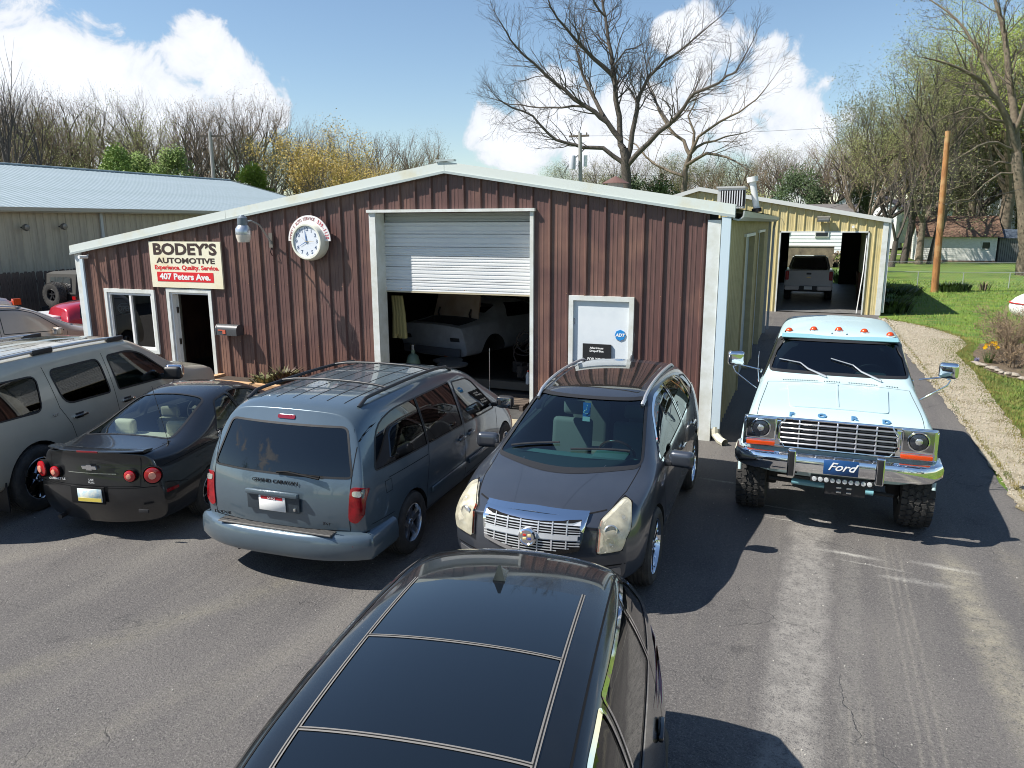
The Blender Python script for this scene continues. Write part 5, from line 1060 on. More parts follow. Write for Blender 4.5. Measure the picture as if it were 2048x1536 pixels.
# ---------------- ribbed sheet metal
def ribprof(x0,w=.3048,h=.038,minor=True,side=1):
    a=[(x0,0),(x0+.018,h),(x0+.045,h),(x0+.063,0)]
    if minor:
        for c in (.135,.205): a+=[(x0+c,0),(x0+c+.008,.0045),(x0+c+.024,.0045),(x0+c+.032,0)]
    return a+[(x0+w,0)]
def ribpanel(x0,spans,w=.3048,h=.032,minor=True,xmin=-1e9,xmax=1e9):
    """spans(x)->list of (z0,z1,key) ; returns list of quads in (x,out,z)"""
    P=[p for p in ribprof(x0,w,h,minor)]
    # clip to range
    def at(x):
        for a,b in zip(P[:-1],P[1:]):
            if a[0]-1e-9<=x<=b[0]+1e-9: t=0 if b[0]-a[0]<1e-9 else (x-a[0])/(b[0]-a[0]); return (x,a[1]+(b[1]-a[1])*t)
        return None
    return P,at
def wall_panels(root,x0,x1,top,holes,m,name='wall_panel',y=0,bottom=0,pitch=.3048,h=.038,face=-1,axis='X',minor=True):
    """holes: (xa,xb,za,zb). One object per ribbed bay"""
    k0=math.floor(x0/pitch); k1=math.ceil(x1/pitch)
    for k in range(k0,k1):
        xs0=k*pitch; P,at=ribpanel(xs0,None,pitch,h,minor)
        cuts=sorted(set([p[0] for p in P]+[c for hh in holes for c in hh[:2] if xs0<c<xs0+pitch]+[c for c in (x0,x1) if xs0<c<xs0+pitch]))
        cuts=[c for c in cuts if x0-1e-6<=c<=x1+1e-6]; mb=MB()
        mb2=MB(); two=all(any(q[0]<(a+b)/2<q[1] and q[2]>0 for q in holes) for a,b in zip(cuts[:-1],cuts[1:]) if b-a>1e-5)
        for a,b in zip(cuts[:-1],cuts[1:]):
            if b-a<1e-5: continue
            ya,yb=at(a)[1],at(b)[1]; mid=(a+b)/2; zs=[(bottom,None)]
            sp=[]; z=bottom
            for hh in sorted([q for q in holes if q[0]<mid<q[1]],key=lambda q:q[2]):
                if hh[2]>z: sp.append((z,hh[2],hh[2]))
                z=hh[3]
            sp.append((z,top(a),top(b)))
            for z0,za,zb in sp:
                if za-z0<.005 and zb-z0<.005: continue
                if axis=='X': q=[(a,y+face*ya,z0),(b,y+face*yb,z0),(b,y+face*yb,zb),(a,y+face*ya,za)]
                else: q=[(y+face*ya,a,z0),(y+face*yb,b,z0),(y+face*yb,b,zb),(y+face*ya,a,za)]
                (mb2 if (two and z0>bottom+.1) else mb).quad(*q)
        if mb.f: mb.build(name,m,root)
        if mb2.f: mb2.build(name,m,root)
def lerp_top(P):
    xs=[p[0] for p in P]; zs=[p[1] for p in P]
    return lambda x: float(np.interp(x,xs,zs))
M_brown=mat('brown_steel',(.118,.061,.054),.42,col2=(.098,.052,.046),nscale=3,stretch=(6,6,.7),col3=(.185,.100,.075),n3=.9,spec=.5)
def splash(m,col,zt=1.0,amt=.6):
    N,L=ntree(m); b=N['Principled BSDF']; src=b.inputs['Base Color'].links[0].from_socket; tc=N.new('ShaderNodeTexCoord'); sp=N.new('ShaderNodeSeparateXYZ'); L.new(tc.outputs['Object'],sp.inputs[0])
    mr=N.new('ShaderNodeMapRange'); L.new(sp.outputs[2],mr.inputs[0]); mr.inputs[1].default_value=zt; mr.inputs[2].default_value=0; mr.inputs[4].default_value=amt
    n=N.new('ShaderNodeTexNoise'); n.inputs['Scale'].default_value=3; n.inputs['Detail'].default_value=8; n.inputs['Roughness'].default_value=.7; mp=N.new('ShaderNodeMapping'); mp.inputs['Scale'].default_value=(3,3,.5); L.new(tc.outputs['Object'],mp.inputs[0]); L.new(mp.outputs[0],n.inputs[0])
    r=N.new('ShaderNodeMapRange'); L.new(n.outputs[0],r.inputs[0]); r.inputs[1].default_value=.38; r.inputs[2].default_value=.66
    k=N.new('ShaderNodeMath'); k.operation='MULTIPLY'; L.new(mr.outputs[0],k.inputs[0]); L.new(r.outputs[0],k.inputs[1]); mx=N.new('ShaderNodeMix'); mx.data_type='RGBA'; L.new(k.outputs[0],mx.inputs[0]); L.new(src,mx.inputs[6]); mx.inputs[7].default_value=(*col,1); L.new(mx.outputs[2],b.inputs['Base Color'])
splash(M_brown,(.30,.165,.105),1.3,.75)
M_trim=mat('white_trim',(.66,.68,.66),.45,col2=(.56,.57,.52),nscale=4); M_fascia=mat('fascia_white',(.62,.66,.62),.4,col2=(.60,.57,.42),nscale=1.6,mixlo=.52,mixhi=.75,bump=.05)
M_gutter=mat('gutter_blue_white',(.52,.62,.68),.4); M_yel=mat('yellow_steel',(.50,.41,.19),.45,col2=(.55,.47,.25),nscale=2,stretch=(3,3,.6)); M_tan=mat('tan_steel',(.43,.36,.20),.5,col2=(.37,.31,.17),nscale=5)
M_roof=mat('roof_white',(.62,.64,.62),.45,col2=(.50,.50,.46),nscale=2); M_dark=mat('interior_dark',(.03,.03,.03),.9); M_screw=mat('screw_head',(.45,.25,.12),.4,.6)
# ---------------- brown workshop
FT=lerp_top([(-14.62,2.93),(-10.40,3.62),(-5.76,4.37),(-1.05,3.62)])
shop=thing('auto_workshop','brown ribbed steel auto workshop with white gable trim and one raised garage door','building',(-7.88,0,0),world=True)
GD=(-7.16,-4.26,0,3.54); WN=(-13.76,-12.50,.78,1.99); DR=(-12.04,-11.02,0,2.03); SD=(-3.52,-2.58,0,2.15)
wall_panels(shop,-14.42,-1.42,lambda x:FT(x)-.17,[GD,WN,DR,SD],M_brown)
def roofslab(root,pts,y0,y1,th,m,name):
    for a,b in zip(pts[:-1],pts[1:]):
        MB().add([(a[0],y0,a[1]),(b[0],y0,b[1]),(b[0],y1,b[1]),(a[0],y1,a[1]),(a[0],y0,a[1]-th),(b[0],y0,b[1]-th),(b[0],y1,b[1]-th),(a[0],y1,a[1]-th)],[(0,1,2,3),(7,6,5,4),(4,5,1,0),(6,7,3,2),(5,6,2,1),(7,4,0,3)]).build(name,m,root)
RP=[(-14.55,2.90),(-10.40,3.58),(-5.76,4.33),(-1.12,3.58)]
roofslab(shop,RP,.02,12.7,.05,M_roof,'roof')
for (a,b) in ((0,1),(1,2),(2,3)):
    P=[(-14.62,2.93),(-10.40,3.62),(-5.76,4.37),(-1.05,3.62)]; (xa,za),(xb,zb)=P[a],P[b]; g=.004
    MB().add([(xa+g,-.10,za),(xb-g,-.10,zb),(xb-g,.06,zb+.0),(xa+g,.06,za+.0),(xa+g,-.10,za-.175),(xb-g,-.10,zb-.175),(xb-g,.0,zb-.175),(xa+g,.0,za-.175)],[(0,1,2,3),(4,5,1,0),(7,6,5,4),(5,6,2,1),(7,4,0,3),(6,7,3,2)]).build('fascia_board',M_fascia,shop)
    MB().add([(xa,-.112,za-.150),(xb,-.112,zb-.150),(xb,-.112,zb-.19),(xa,-.112,za-.19),(xa,-.06,za-.150),(xb,-.06,zb-.150),(xb,-.06,zb-.19),(xa,-.06,za-.19)],[(0,3,2,1),(0,1,5,4),(3,7,6,2)]).build('drip_edge',mat('drip_grey',(.42,.47,.46),.4,.2),shop)
MB().obox((-5.74,-.075,4.385),(.34,.10,.03)).build('ridge_cap',mat('drip_grey',(.42,.47,.46)),shop)
MB().box((-14.56,-.045,0),(-14.40,.05,2.77)).build('corner_trim',M_trim,shop); MB().box((-1.44,-.05,0),(-1.25,.05,3.40)).build('corner_trim',M_trim,shop)
MB().box((-14.395,-.075,.15),(-14.31,-.035,2.70)).build('downspout',M_gutter,shop)
q=MB()
for k in range(-47,-4): q.lathe([(.008,0),(.006,-.008),(.0001,-.010)],6,'Y',c=(k*.3048+.031,-.033,2.24))
for k in range(-34,-5):
    if not(GD[0]<k*.3048<GD[1]): q.lathe([(.008,0),(.006,-.008),(.0001,-.010)],6,'Y',c=(k*.3048+.031,-.033,1.1))
q.build('panel_screws',M_screw,shop,kind='stuff')
# inner structure
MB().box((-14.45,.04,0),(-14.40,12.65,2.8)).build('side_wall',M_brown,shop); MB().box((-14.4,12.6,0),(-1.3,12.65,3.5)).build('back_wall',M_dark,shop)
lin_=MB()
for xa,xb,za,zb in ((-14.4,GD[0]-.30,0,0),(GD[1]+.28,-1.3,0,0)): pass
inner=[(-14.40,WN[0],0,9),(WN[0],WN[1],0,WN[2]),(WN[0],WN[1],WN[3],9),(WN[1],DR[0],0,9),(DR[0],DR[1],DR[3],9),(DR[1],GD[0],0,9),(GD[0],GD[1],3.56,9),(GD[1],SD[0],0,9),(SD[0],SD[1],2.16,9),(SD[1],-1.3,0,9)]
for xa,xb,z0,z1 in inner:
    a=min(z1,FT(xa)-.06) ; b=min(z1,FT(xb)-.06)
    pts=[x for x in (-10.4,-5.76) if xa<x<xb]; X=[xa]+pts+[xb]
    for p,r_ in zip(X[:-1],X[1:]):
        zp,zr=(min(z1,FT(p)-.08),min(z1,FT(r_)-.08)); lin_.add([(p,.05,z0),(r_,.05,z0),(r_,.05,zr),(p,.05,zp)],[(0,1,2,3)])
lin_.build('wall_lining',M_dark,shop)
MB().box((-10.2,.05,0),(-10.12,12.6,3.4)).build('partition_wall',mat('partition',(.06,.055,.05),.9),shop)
# garage door frame, raised sectional door
MB().box((-7.28,-.05,0),(-7.155,.27,3.55)).build('door_jamb',M_trim,shop); MB().box((-4.262,-.05,0),(-4.20,.27,3.55)).build('door_jamb',M_trim,shop)
MB().box((-7.31,-.085,3.552),(-4.17,.27,3.60)).build('door_head',M_trim,shop)
gd=bpy.data.objects.new('garage_door',None); C.objects.link(gd); gd.parent=shop; gd.location=(-5.71+7.88,.27,0)
M_door=mat('door_white',(.70,.71,.70),.4,col2=(.64,.65,.66),nscale=3,stretch=(.6,1,8)); gd['_w']=(-5.71,.27,0)
def dpanel(z0,z1,nr,y=.27,m=M_door,name='door_panel'):
    P=[(0,z0),( -.012,z0+.008)]
    hh=(z1-z0)
    for k in range(nr):
        zc=z0+hh*(k+.7)/(nr+.4); P+=[(-.012,zc-.016),(-.001,zc-.010),(-.001,zc+.004),(-.012,zc+.010)]
    P+=[(-.012,z1-.008),(0,z1-.002)]
    mb=MB()
    for (ya,za),(yb,zb) in zip(P[:-1],P[1:]): mb.quad((-7.155,y+ya,za),(-4.262,y+ya,za),(-4.262,y+yb,zb),(-7.155,y+yb,zb))
    mb.quad((-7.155,y+.03,z0),(-4.262,y+.03,z0),(-4.262,y,z0),(-7.155,y,z0)); mb.quad((-7.155,y+.03,z1),(-4.262,y+.03,z1),(-4.262,y+.03,z0),(-7.155,y+.03,z0))
    mb.build(name,m,gd)
for z0,z1,n in ((2.165,2.365,3),(2.368,2.60,3),(2.603,2.795,3),(2.798,2.955,3),(2.958,3.18,2),(3.183,3.385,2)): dpanel(z0,z1,n)
dpanel(3.388,3.55,2,.30,mat('header_grey',(.42,.44,.43),.45),'door_panel')
MB().box((-7.155,.25,2.145),(-4.262,.30,2.164)).build('bottom_rail',mat('rail_yellowed',(.45,.40,.28),.6),gd)
# window
def frame(root,x0,x1,z0,z1,w,y0,y1,m,name,sill=True):
    mb=MB(); mb.box((x0,y0,z1-w),(x1,y1,z1)); mb.box((x0,y0,z0),(x0+w,y1,z1-w)); mb.box((x1-w,y0,z0),(x1,y1,z1-w))
    if sill: mb.box((x0+w,y0,z0),(x1-w,y1,z0+w))
    return mb.build(name,m,root,kind=None)
fr=frame(shop,-13.82,-12.44,.72,2.05,.075,-.055,.05,M_trim,'window_frame'); 
wi=frame(shop,-13.74,-12.52,.80,1.97,.045,-.03,.055,M_white,'window'); MB().box((-13.155,-.028,.845),(-13.105,.05,1.925)).build('mullion',M_white,wi,world=False) if False else MB().box((-13.155,-.028,.845),(-13.105,.05,1.925)).build('mullion',M_white,shop)
G_win=glass('office_glass',(.30,.34,.36)); 
for a,b in ((-13.695,-13.155),(-13.105,-12.565)): MB().quad((a,.02,.845),(b,.02,.845),(b,.02,1.925),(a,.02,1.925)).build('window_pane',G_win,shop)
# office door (open) and service door
frame(shop,-12.11,-10.955,0,2.10,.075,-.055,.05,M_trim,'door_frame',False); frame(shop,-12.03,-11.03,0,2.02,.035,-.02,.14,M_white,'door_lining',False)
od=MB().obox((-12.27,.42,1.0),(.045,.88,1.96),rz=R(42)).build('office_door',mat('door_cream',(.5,.5,.46),.5),shop)
for z in (.35,1.0,1.65): MB().box((-11.995,.07,z-.06),(-11.965,.11,z+.06)).build('hinge',mat('hinge_dark',(.06,.05,.04),.4,.7),shop)
frame(shop,-3.585,-2.515,0,2.215,.075,-.055,.05,M_trim,'door_frame',False)
sdr=MB().box((-3.51,-.012,.02),(-2.59,.04,2.14)).build('service_door',mat('steel_door_white',(.66,.70,.72),.4,col2=(.60,.65,.68),nscale=2),shop)
for z in (.4,1.1,1.8): MB().box((-3.515,-.030,z-.05),(-3.485,-.012,z+.05)).build('hinge',M_alloy,shop)
MB().lathe([(.03,-.06),(.034,-.04),(.02,-.02),(.012,0)],14,'Y',c=(-2.68,-.012,1.0)).build('door_handle',M_alloy,shop,smooth=40)
bs=MB().box((-3.34,-.05,1.0),(-2.87,-.018,1.44)).build('door_notice',mat('notice_black',(.012,.012,.013),.5)); tag(bs,'small black notice with white lettering hanging on the white service door','sign')
for s_,z,sz in (('After-Hours',1.375,.045),('Dropoff Box',1.325,.045),('FOR YOUR',1.19,.062),('CONVENIENCE',1.12,.062)): text('notice_lettering',s_,sz,M_white,bs,(-3.105,-.053,z),(R(90),0,0),.001,bold=.0015)
ad=MB().lathe([(.0001,-.010),(.088,-.010),(.09,0)],8,'Y',c=(-2.73,-.016,1.60)).build('alarm_sticker',mat('sticker_blue',(.02,.22,.55),.4)); tag(ad,'round blue security company sticker on the white service door','sticker')
text('sticker_lettering','ADT',.07,M_white,ad,(-2.73,-.028,1.60),(R(90),0,0),.001,bold=.003,shear=.2)
# ---------------- things on the facade
sg_=MB().box((-12.42,-.075,2.12),(-10.61,-.042,3.03)).build('shop_sign',mat('sign_cream',(.76,.72,.55),.5,col2=(.70,.60,.36),nscale=1.2,mixlo=.5,mixhi=.75)); tag(sg_,'cream shop sign with large dark lettering and a red address strip','sign')
M_ink=mat('sign_ink',(.045,.025,.02),.5); M_sred=mat('sign_red',(.62,.015,.02),.5)
yb_=-.077
text('sign_lettering','BODEY\u2019S',.300,M_ink,sg_,(-11.52,yb_,2.870),(R(90),0,0),.001,bold=.012,sx=1.38); text('sign_lettering','AUTOMOTIVE',.145,M_ink,sg_,(-11.51,yb_,2.652),(R(90),0,0),.001,bold=.005,sx=1.60)
text('sign_lettering','Experience. Quality. Service.',.118,M_sred,sg_,(-11.50,yb_,2.518),(R(90),0,0),.001,bold=.004,sx=1.20)
MB().box((-12.27,-.079,2.24),(-10.83,-.075,2.43)).build('address_strip',M_sred,sg_); text('sign_lettering','407 Peters Ave.',.165,M_white,sg_,(-11.55,-.081,2.335),(R(90),0,0),.001,bold=.006,sx=1.22)
# clock
ck=thing('wall_clock','round white outdoor wall clock with an arched lettered collar above it','clock',(-8.48,-.03,3.05),world=True)
MB().lathe([(.335,.0),(.345,-.10),(.335,-.20),(.315,-.235),(.285,-.235),(.275,-.20),(.0001,-.20)],48,'Y',c=(-8.48,-.03,3.05)).build('clock_case',mat('clock_cream',(.72,.72,.62),.35),ck,smooth=40)
MB().lathe([(.272,-.222),(.272,-.234),(.0001,-.234)],48,'Y',c=(-8.48,-.005,3.05)).build('clock_face',mat('clock_dial',(.70,.74,.80),.3),ck)
for k in range(1,13):
    a=PI/2-2*PI*k/12; text('numeral',str(k),.092,mat('numeral_blue',(.05,.09,.18),.5),ck,(-8.48+.218*math.cos(a),-.240,3.05+.218*math.sin(a)),(R(90),0,0),.001,bold=.002)
mh=mat('hand_blue',(.08,.17,.36),.4)
def hand(a,l,w,m,nm='clock_hand',y=-.248):
    d=Vector((math.sin(a),0,math.cos(a))); n=Vector((math.cos(a),0,-math.sin(a))); c=Vector((-8.48,y,3.05)); MB().add([c-n*w-d*.03,c+n*w-d*.03,c+d*l+n*w*.3,c+d*l-n*w*.3],[(0,1,2,3)]).build(nm,m,ck)
hand(R(-8),.19,.016,mh); hand(R(-117),.17,.010,mh,y=-.250); hand(R(88),.17,.004,mat('second_hand',(.45,.35,.15),.4),y=-.252); hand(R(-50),.13,.003,mat('second_hand',(.45,.35,.15)),y=-.253)
arc=[(-8.48+.455*math.cos(a),3.06+.455*math.sin(a)) for a in np.linspace(0,PI,40)]+[(-8.48+.335*math.cos(a),3.06+.335*math.sin(a)) for a in np.linspace(PI,0,40)]
mb=MB(); n=40
for i in range(n-1): 
    for y in (-.16,-.14): mb.add([(arc[i][0],y,arc[i][1]),(arc[i+1][0],y,arc[i+1][1]),(arc[2*n-2-i][0],y,arc[2*n-2-i][1]),(arc[2*n-1-i][0],y,arc[2*n-1-i][1])],[(0,1,2,3)])
    mb.add([(arc[i][0],-.16,arc[i][1]),(arc[i+1][0],-.16,arc[i+1][1]),(arc[i+1][0],-.14,arc[i+1][1]),(arc[i][0],-.14,arc[i][1])],[(0,1,2,3)])
mb.build('clock_collar',mat('collar_white',(.80,.77,.76),.4),ck)
def arctext(s_,a0,a1,m,sz,rad=.395):
    for i,ch in enumerate(s_):
        if ch==' ': continue
        a=R(a0+(a1-a0)*i/(len(s_)-1)); text('collar_letter',ch,sz,m,ck,(-8.48+rad*math.cos(a),-.163,3.06+rad*math.sin(a)),(R(90),-(a-PI/2),0),.001,bold=.001,sx=.8)
arctext("BODEY'S AUTO SERVICE",174,72,mat('collar_ink',(.30,.10,.10),.5),.078); arctext('339-1130',58,8,mat('collar_red',(.50,.03,.05),.5),.098)
# security light on a curved arm
sl=thing('security_light','grey bucket security light on a curved arm high on the brown wall','lamp',(-9.42,-.04,3.12),world=True)
MB().tube([(-9.42,-.04,3.0),(-9.43,-.10,3.1),(-9.42,-.35,3.35),(-9.40,-.60,3.42),(-9.36,-.78,3.40)],.018,8).build('lamp_arm',mat('galvanised',(.42,.45,.47),.4,.6),sl,smooth=50)
MB().box((-9.46,-.06,2.93),(-9.38,-.034,3.20)).build('wall_bracket',mat('galvanised_dark',(.18,.16,.14),.5,.5),sl)
c0=(-9.34,-.88,0)
MB().lathe([(.03,3.52),(.05,3.50),(.085,3.47),(.09,3.38),(.085,3.33),(.0001,3.33)],20,'Z',c=c0).build('lamp_housing',mat('lamp_grey',(.16,.19,.22),.4,.4),sl,smooth=40)
MB().lathe([(.09,3.34),(.13,3.28),(.135,3.20),(.13,3.18)],20,'Z',c=c0).build('lamp_collar',mat('galvanised_light',(.55,.57,.6),.3,.7),sl,smooth=40)
MB().lathe([(.13,3.19),(.128,3.14),(.10,3.05),(.0001,3.04)],20,'Z',c=c0).build('lamp_refractor',mat('refractor_cream',(.66,.60,.52),.3,coat=.5),sl,smooth=40)
MB().tube([(-9.42,-.04,2.95),(-9.41,-.10,2.85),(-9.41,-.05,2.78)],.008,6).build('cable_loop',M_gap,sl)
# mailbox
mx_=thing('mailbox','dark grey metal mailbox with a red flag on the brown wall','mailbox',(-10.45,-.04,1.22),world=True)
pf=[(-.10,0),(.10,0),(.10,.11)]+[(.10*math.cos(a),.11+.10*math.sin(a)) for a in np.linspace(0,PI,10)[1:-1]]+[(-.10,.11)]
MB().prism([(-.16+p[0],1.24+p[1]) for p in pf],-10.72,-10.22,'X').build('box_body',mat('mailbox_grey',(.07,.072,.075),.45,.3),mx_,smooth=30,recalc=True)
MB().prism([(-.16+p[0]*1.06,1.24+p[1]*1.04-.005) for p in pf],-10.735,-10.71,'X').build('box_door',mat('mailbox_edge',(.10,.10,.105),.4,.4),mx_,recalc=True)
MB().box((-10.66,-.268,1.33),(-10.50,-.260,1.35)).box((-10.55,-.270,1.27),(-10.48,-.262,1.35)).build('flag',mat('flag_red',(.50,.11,.06),.5),mx_)
# camera under the eave
cm=thing('security_camera','small white security camera under the left eave of the brown building','camera',(-14.2,-.12,2.68),world=True)
MB().tube([(-14.17,-.06,2.70),(-14.20,-.24,2.70)],.036,10).build('camera_body',M_white,cm,smooth=40); MB().tube([(-14.17,-.03,2.74),(-14.17,-.10,2.72)],.014,6).build('camera_mount',M_white,cm)
# neon open sign
ns=thing('open_sign','oval OPEN neon sign hanging inside the office window','sign',(-13.42,.09,1.62),world=True)
mn=mat('neon_tube',(.42,.44,.46),.3,emit=.02); MB().tube([(-13.42+.22*math.cos(a),.09,1.62+.115*math.sin(a)) for a in np.linspace(0,2*PI,30)],.007,5,False).build('neon_ring',mn,ns); text('neon_lettering','OPEN',.15,mn,ns,(-13.42,.08,1.62),(R(90),0,0),.004)
# office contents glimpsed in the doorway
of=thing('office_counter','dark office counter just inside the open doorway','counter',(-11.3,2.4,0),world=True); MB().box((-12.6,2.2,0),(-10.4,2.8,1.0)).build('counter_front',mat('counter_brown',(.13,.08,.06),.7),of); MB().box((-12.65,2.15,1.0),(-10.35,2.85,1.04)).build('counter_top',mat('counter_top',(.10,.10,.11),.4),of)
pc=MB().obox((-11.12,2.3,1.22),(.42,.02,.34),rx=-.2).build('framed_photo',mat('photo_grey',(.42,.45,.48),.4,col2=(.10,.11,.13),nscale=6)); tag(pc,'propped grey framed photo of a car on the office counter','picture frame')
wf=MB().box((-11.75,12.3-8,1.75),(-11.45,12.34-8,2.2)).build('wall_picture',mat('picture_dark',(.04,.04,.04),.5,col2=(.4,.35,.35),nscale=9)); tag(wf,'small dark picture hanging on the office back wall','picture frame')
MB().box((-14.4,4.36,0),(-10.2,4.42,3.3)).build('office_wall',mat('office_wall_dark',(.20,.18,.19),.9),shop)
# planter of timbers
pl=thing('timber_planter','raised bed of orange weathered timbers below the brown wall','planter',(-9.3,-.45,0),world=True)
M_tim=mat('timber_orange',(.46,.26,.12),.8,col2=(.56,.38,.22),nscale=6,stretch=(1,8,8),bump=.3)
for k in range(3):
    o=MB().obox((-9.45,-.62,.075+k*.142),(2.9,.13,.135)).build('timber',M_tim,pl); 
    MB().obox((-10.84,-.30,.075+k*.142),(.13,.5,.135)).build('timber',M_tim,pl); MB().obox((-8.05,-.30,.075+k*.142),(.13,.5,.135)).build('timber',M_tim,pl)
MB().box((-10.75,-.55,.30),(-8.12,-.04,.38)).build('soil',mat('soil',(.05,.035,.025),.95,bump=.5,bscale=20),pl)
def tuft(cx,cy,cz,h,n,m,name,label,cat,seed,spread=.12,w=.02,group=None,lean=.6,kind=None):
    r=random.Random(seed); mb=MB()
    for i in range(n):
        a=r.uniform(0,2*PI); d=r.random()**.5*spread; p=Vector((cx+d*math.cos(a),cy+d*math.sin(a),cz)); hh=h*r.uniform(.6,1.1); l=Vector((math.cos(a),math.sin(a),0))*hh*lean*r.uniform(.3,1); s_=Vector((-math.sin(a),math.cos(a),0))*w*r.uniform(.7,1.2)
        q=[p,p+Vector((0,0,hh*.55))+l*.35,p+Vector((0,0,hh*.85))+l*1.0]
        mb.add([q[0]-s_*.6,q[0]+s_*.6,q[1]+s_,q[1]-s_,q[2]],[(0,1,2,3),(3,2,4)])
    o=mb.build(name,m); tag(o,label,cat,group,kind); return o
M_leaf=mat('leaf_mid',(.045,.10,.02),.55,col2=(.09,.15,.03),nscale=3); M_leafd=mat('leaf_dark',(.025,.05,.015),.5,col2=(.05,.085,.02),nscale=3); M_dry=mat('leaf_dry',(.22,.20,.09),.8,col2=(.10,.12,.04),nscale=9)
tuft(-9.55,-.35,.38,.22,70,M_dry,'planter_plant','low dry flowering plant at the left of the timber planter','plant',3,.22,.03,lean=1.3)
tuft(-9.15,-.30,.38,.36,90,mat('leaf_purple',(.07,.035,.03),.6,col2=(.12,.12,.04),nscale=10),'planter_plant','taller reddish plant at the right of the timber planter','plant',4,.16,.03,lean=1.0)
# ---------------- tan side annex
ax=thing('side_annex','tan ribbed side wall behind the brown workshop with two tall white doors coloured shade-grey and a gutter','building',(-1.3,6.3,0),world=True)
AH=[(3.95,6.45,0,3.08),(7.9,10.3,0,3.12)]
wall_panels(ax,.06,12.66,lambda y:3.40,AH,M_tan,y=-1.22,face=1,axis='Y',h=.022,minor=False)
for a,b,_,z in AH:
    o=MB().box((-1.34,a,0),(-1.30,b,z)).build('side_door',mat('side_door_shade',(.30,.35,.38),.45,col2=(.26,.30,.33),nscale=2),ax);  # white doors; the blue-grey of their shade is put into the colour
    MB().box((-1.30,a-.07,z),(-1.165,b+.07,z+.06)).build('door_head',M_trim,ax); MB().box((-1.30,a-.06,0),(-1.175,a,z)).build('door_jamb',M_tan,ax); MB().box((-1.30,b,0),(-1.175,b+.06,z)).build('door_jamb',M_tan,ax)
MB().box((-1.25,12.66,0),(-1.13,12.80,3.4)).build('corner_trim',mat('trim_grey',(.35,.37,.37),.5),ax)
MB().tube([(-.97,-.06,3.52),(-.97,12.75,3.50)],.001,4).f
g=MB(); gp=[(-1.10,3.50),(-1.08,3.40),(-1.0,3.385),(-.93,3.44),(-.92,3.53),(-.94,3.53),(-.95,3.45),(-1.0,3.41),(-1.06,3.42),(-1.08,3.50)]; g.prism(gp,-.05,12.78,'Y'); g.build('gutter',mat('gutter_grey',(.40,.42,.40),.45,.2),ax,recalc=True)
MB().add([(-1.3,0.02,3.60),(-1.3,12.75,3.60),(-.90,12.75,3.54),(-.90,.02,3.54)],[(0,1,2,3)]).build('eave_sheet',M_roof,ax)
for k in range(16): MB().box((-1.20,.3+k*.8,3.42),(-1.10,.34+k*.8,3.535)).build('eave_bracket',mat('gutter_grey',(.4,.42,.4)),ax)
ds=MB().box((-1.235,-.10,.22),(-1.105,.0,3.44)); ds.build('downspout',M_gutter,ax); MB().tube([(-1.17,-.05,.24),(-1.16,-.07,.12),(-1.08,-.16,.06),(-1.0,-.24,.045)],.062,8,False).build('downspout_elbow',mat('elbow_cream',(.50,.48,.38),.5),ax)
ds=MB().tube([(-1.03,12.78,3.40),(-1.06,12.9,3.2),(-1.06,12.9,.1)],.05,4); ds.build('downspout',mat('trim_grey',(.35,.37,.37)),ax)
# roof kit
ac=thing('rooftop_air_conditioner','grey slatted air conditioner on the workshop roof','air conditioner',(-2.08,10,3.74),world=True); MB().box((-2.42,9.7,3.74),(-1.74,10.4,4.27)).build('cabinet',mat('ac_grey',(.36,.36,.35),.5),ac)
for k in range(9): MB().box((-2.30+k*.064,9.675,3.80),(-2.275+k*.064,9.70,4.20)).build('grille_slat',mat('slat_pale',(.50,.50,.50),.5),ac)
MB().box((-2.33,9.690,3.79),(-1.70,9.6985,4.21)).build('grille_back',M_gap,ac); MB().box((-2.45,9.66,4.27),(-1.71,10.43,4.31)).build('cabinet_lid',mat('ac_grey',(.36,.36,.35)),ac)
vp=thing('vent_pipe','pale roof vent pipe with a round cap beside the air conditioner','vent pipe',(-1.4,10,3.66),world=True); MB().tube([(-1.40,10,3.66),(-1.56,10,4.46)],.085,14).build('pipe',mat('pipe_grey',(.55,.56,.55),.5),vp,smooth=40); MB().tube([(-1.552,10,4.43),(-1.575,10,4.56)],.145,16).build('pipe_cap',mat('pipe_cap',(.62,.62,.60),.5),vp,smooth=40)
MB().tube([(-1.40,9.98,3.64),(-1.41,9.98,3.74)],.13,10).build('pipe_boot',M_gap,vp)
cv=thing('roof_cowl','low brown conical roof cowl behind the gable ridge','roof vent',(-5.3,10,4.38),world=True); MB().lathe([(.40,4.47),(.0001,4.68)],20,'Z',c=(-5.3,10,0)).build('cowl_cap',mat('cowl_brown',(.14,.075,.06),.6),cv); MB().lathe([(.22,4.1),(.22,4.47)],16,'Z',c=(-5.3,10,0)).build('cowl_neck',mat('cowl_grey',(.3,.28,.26),.6),cv)
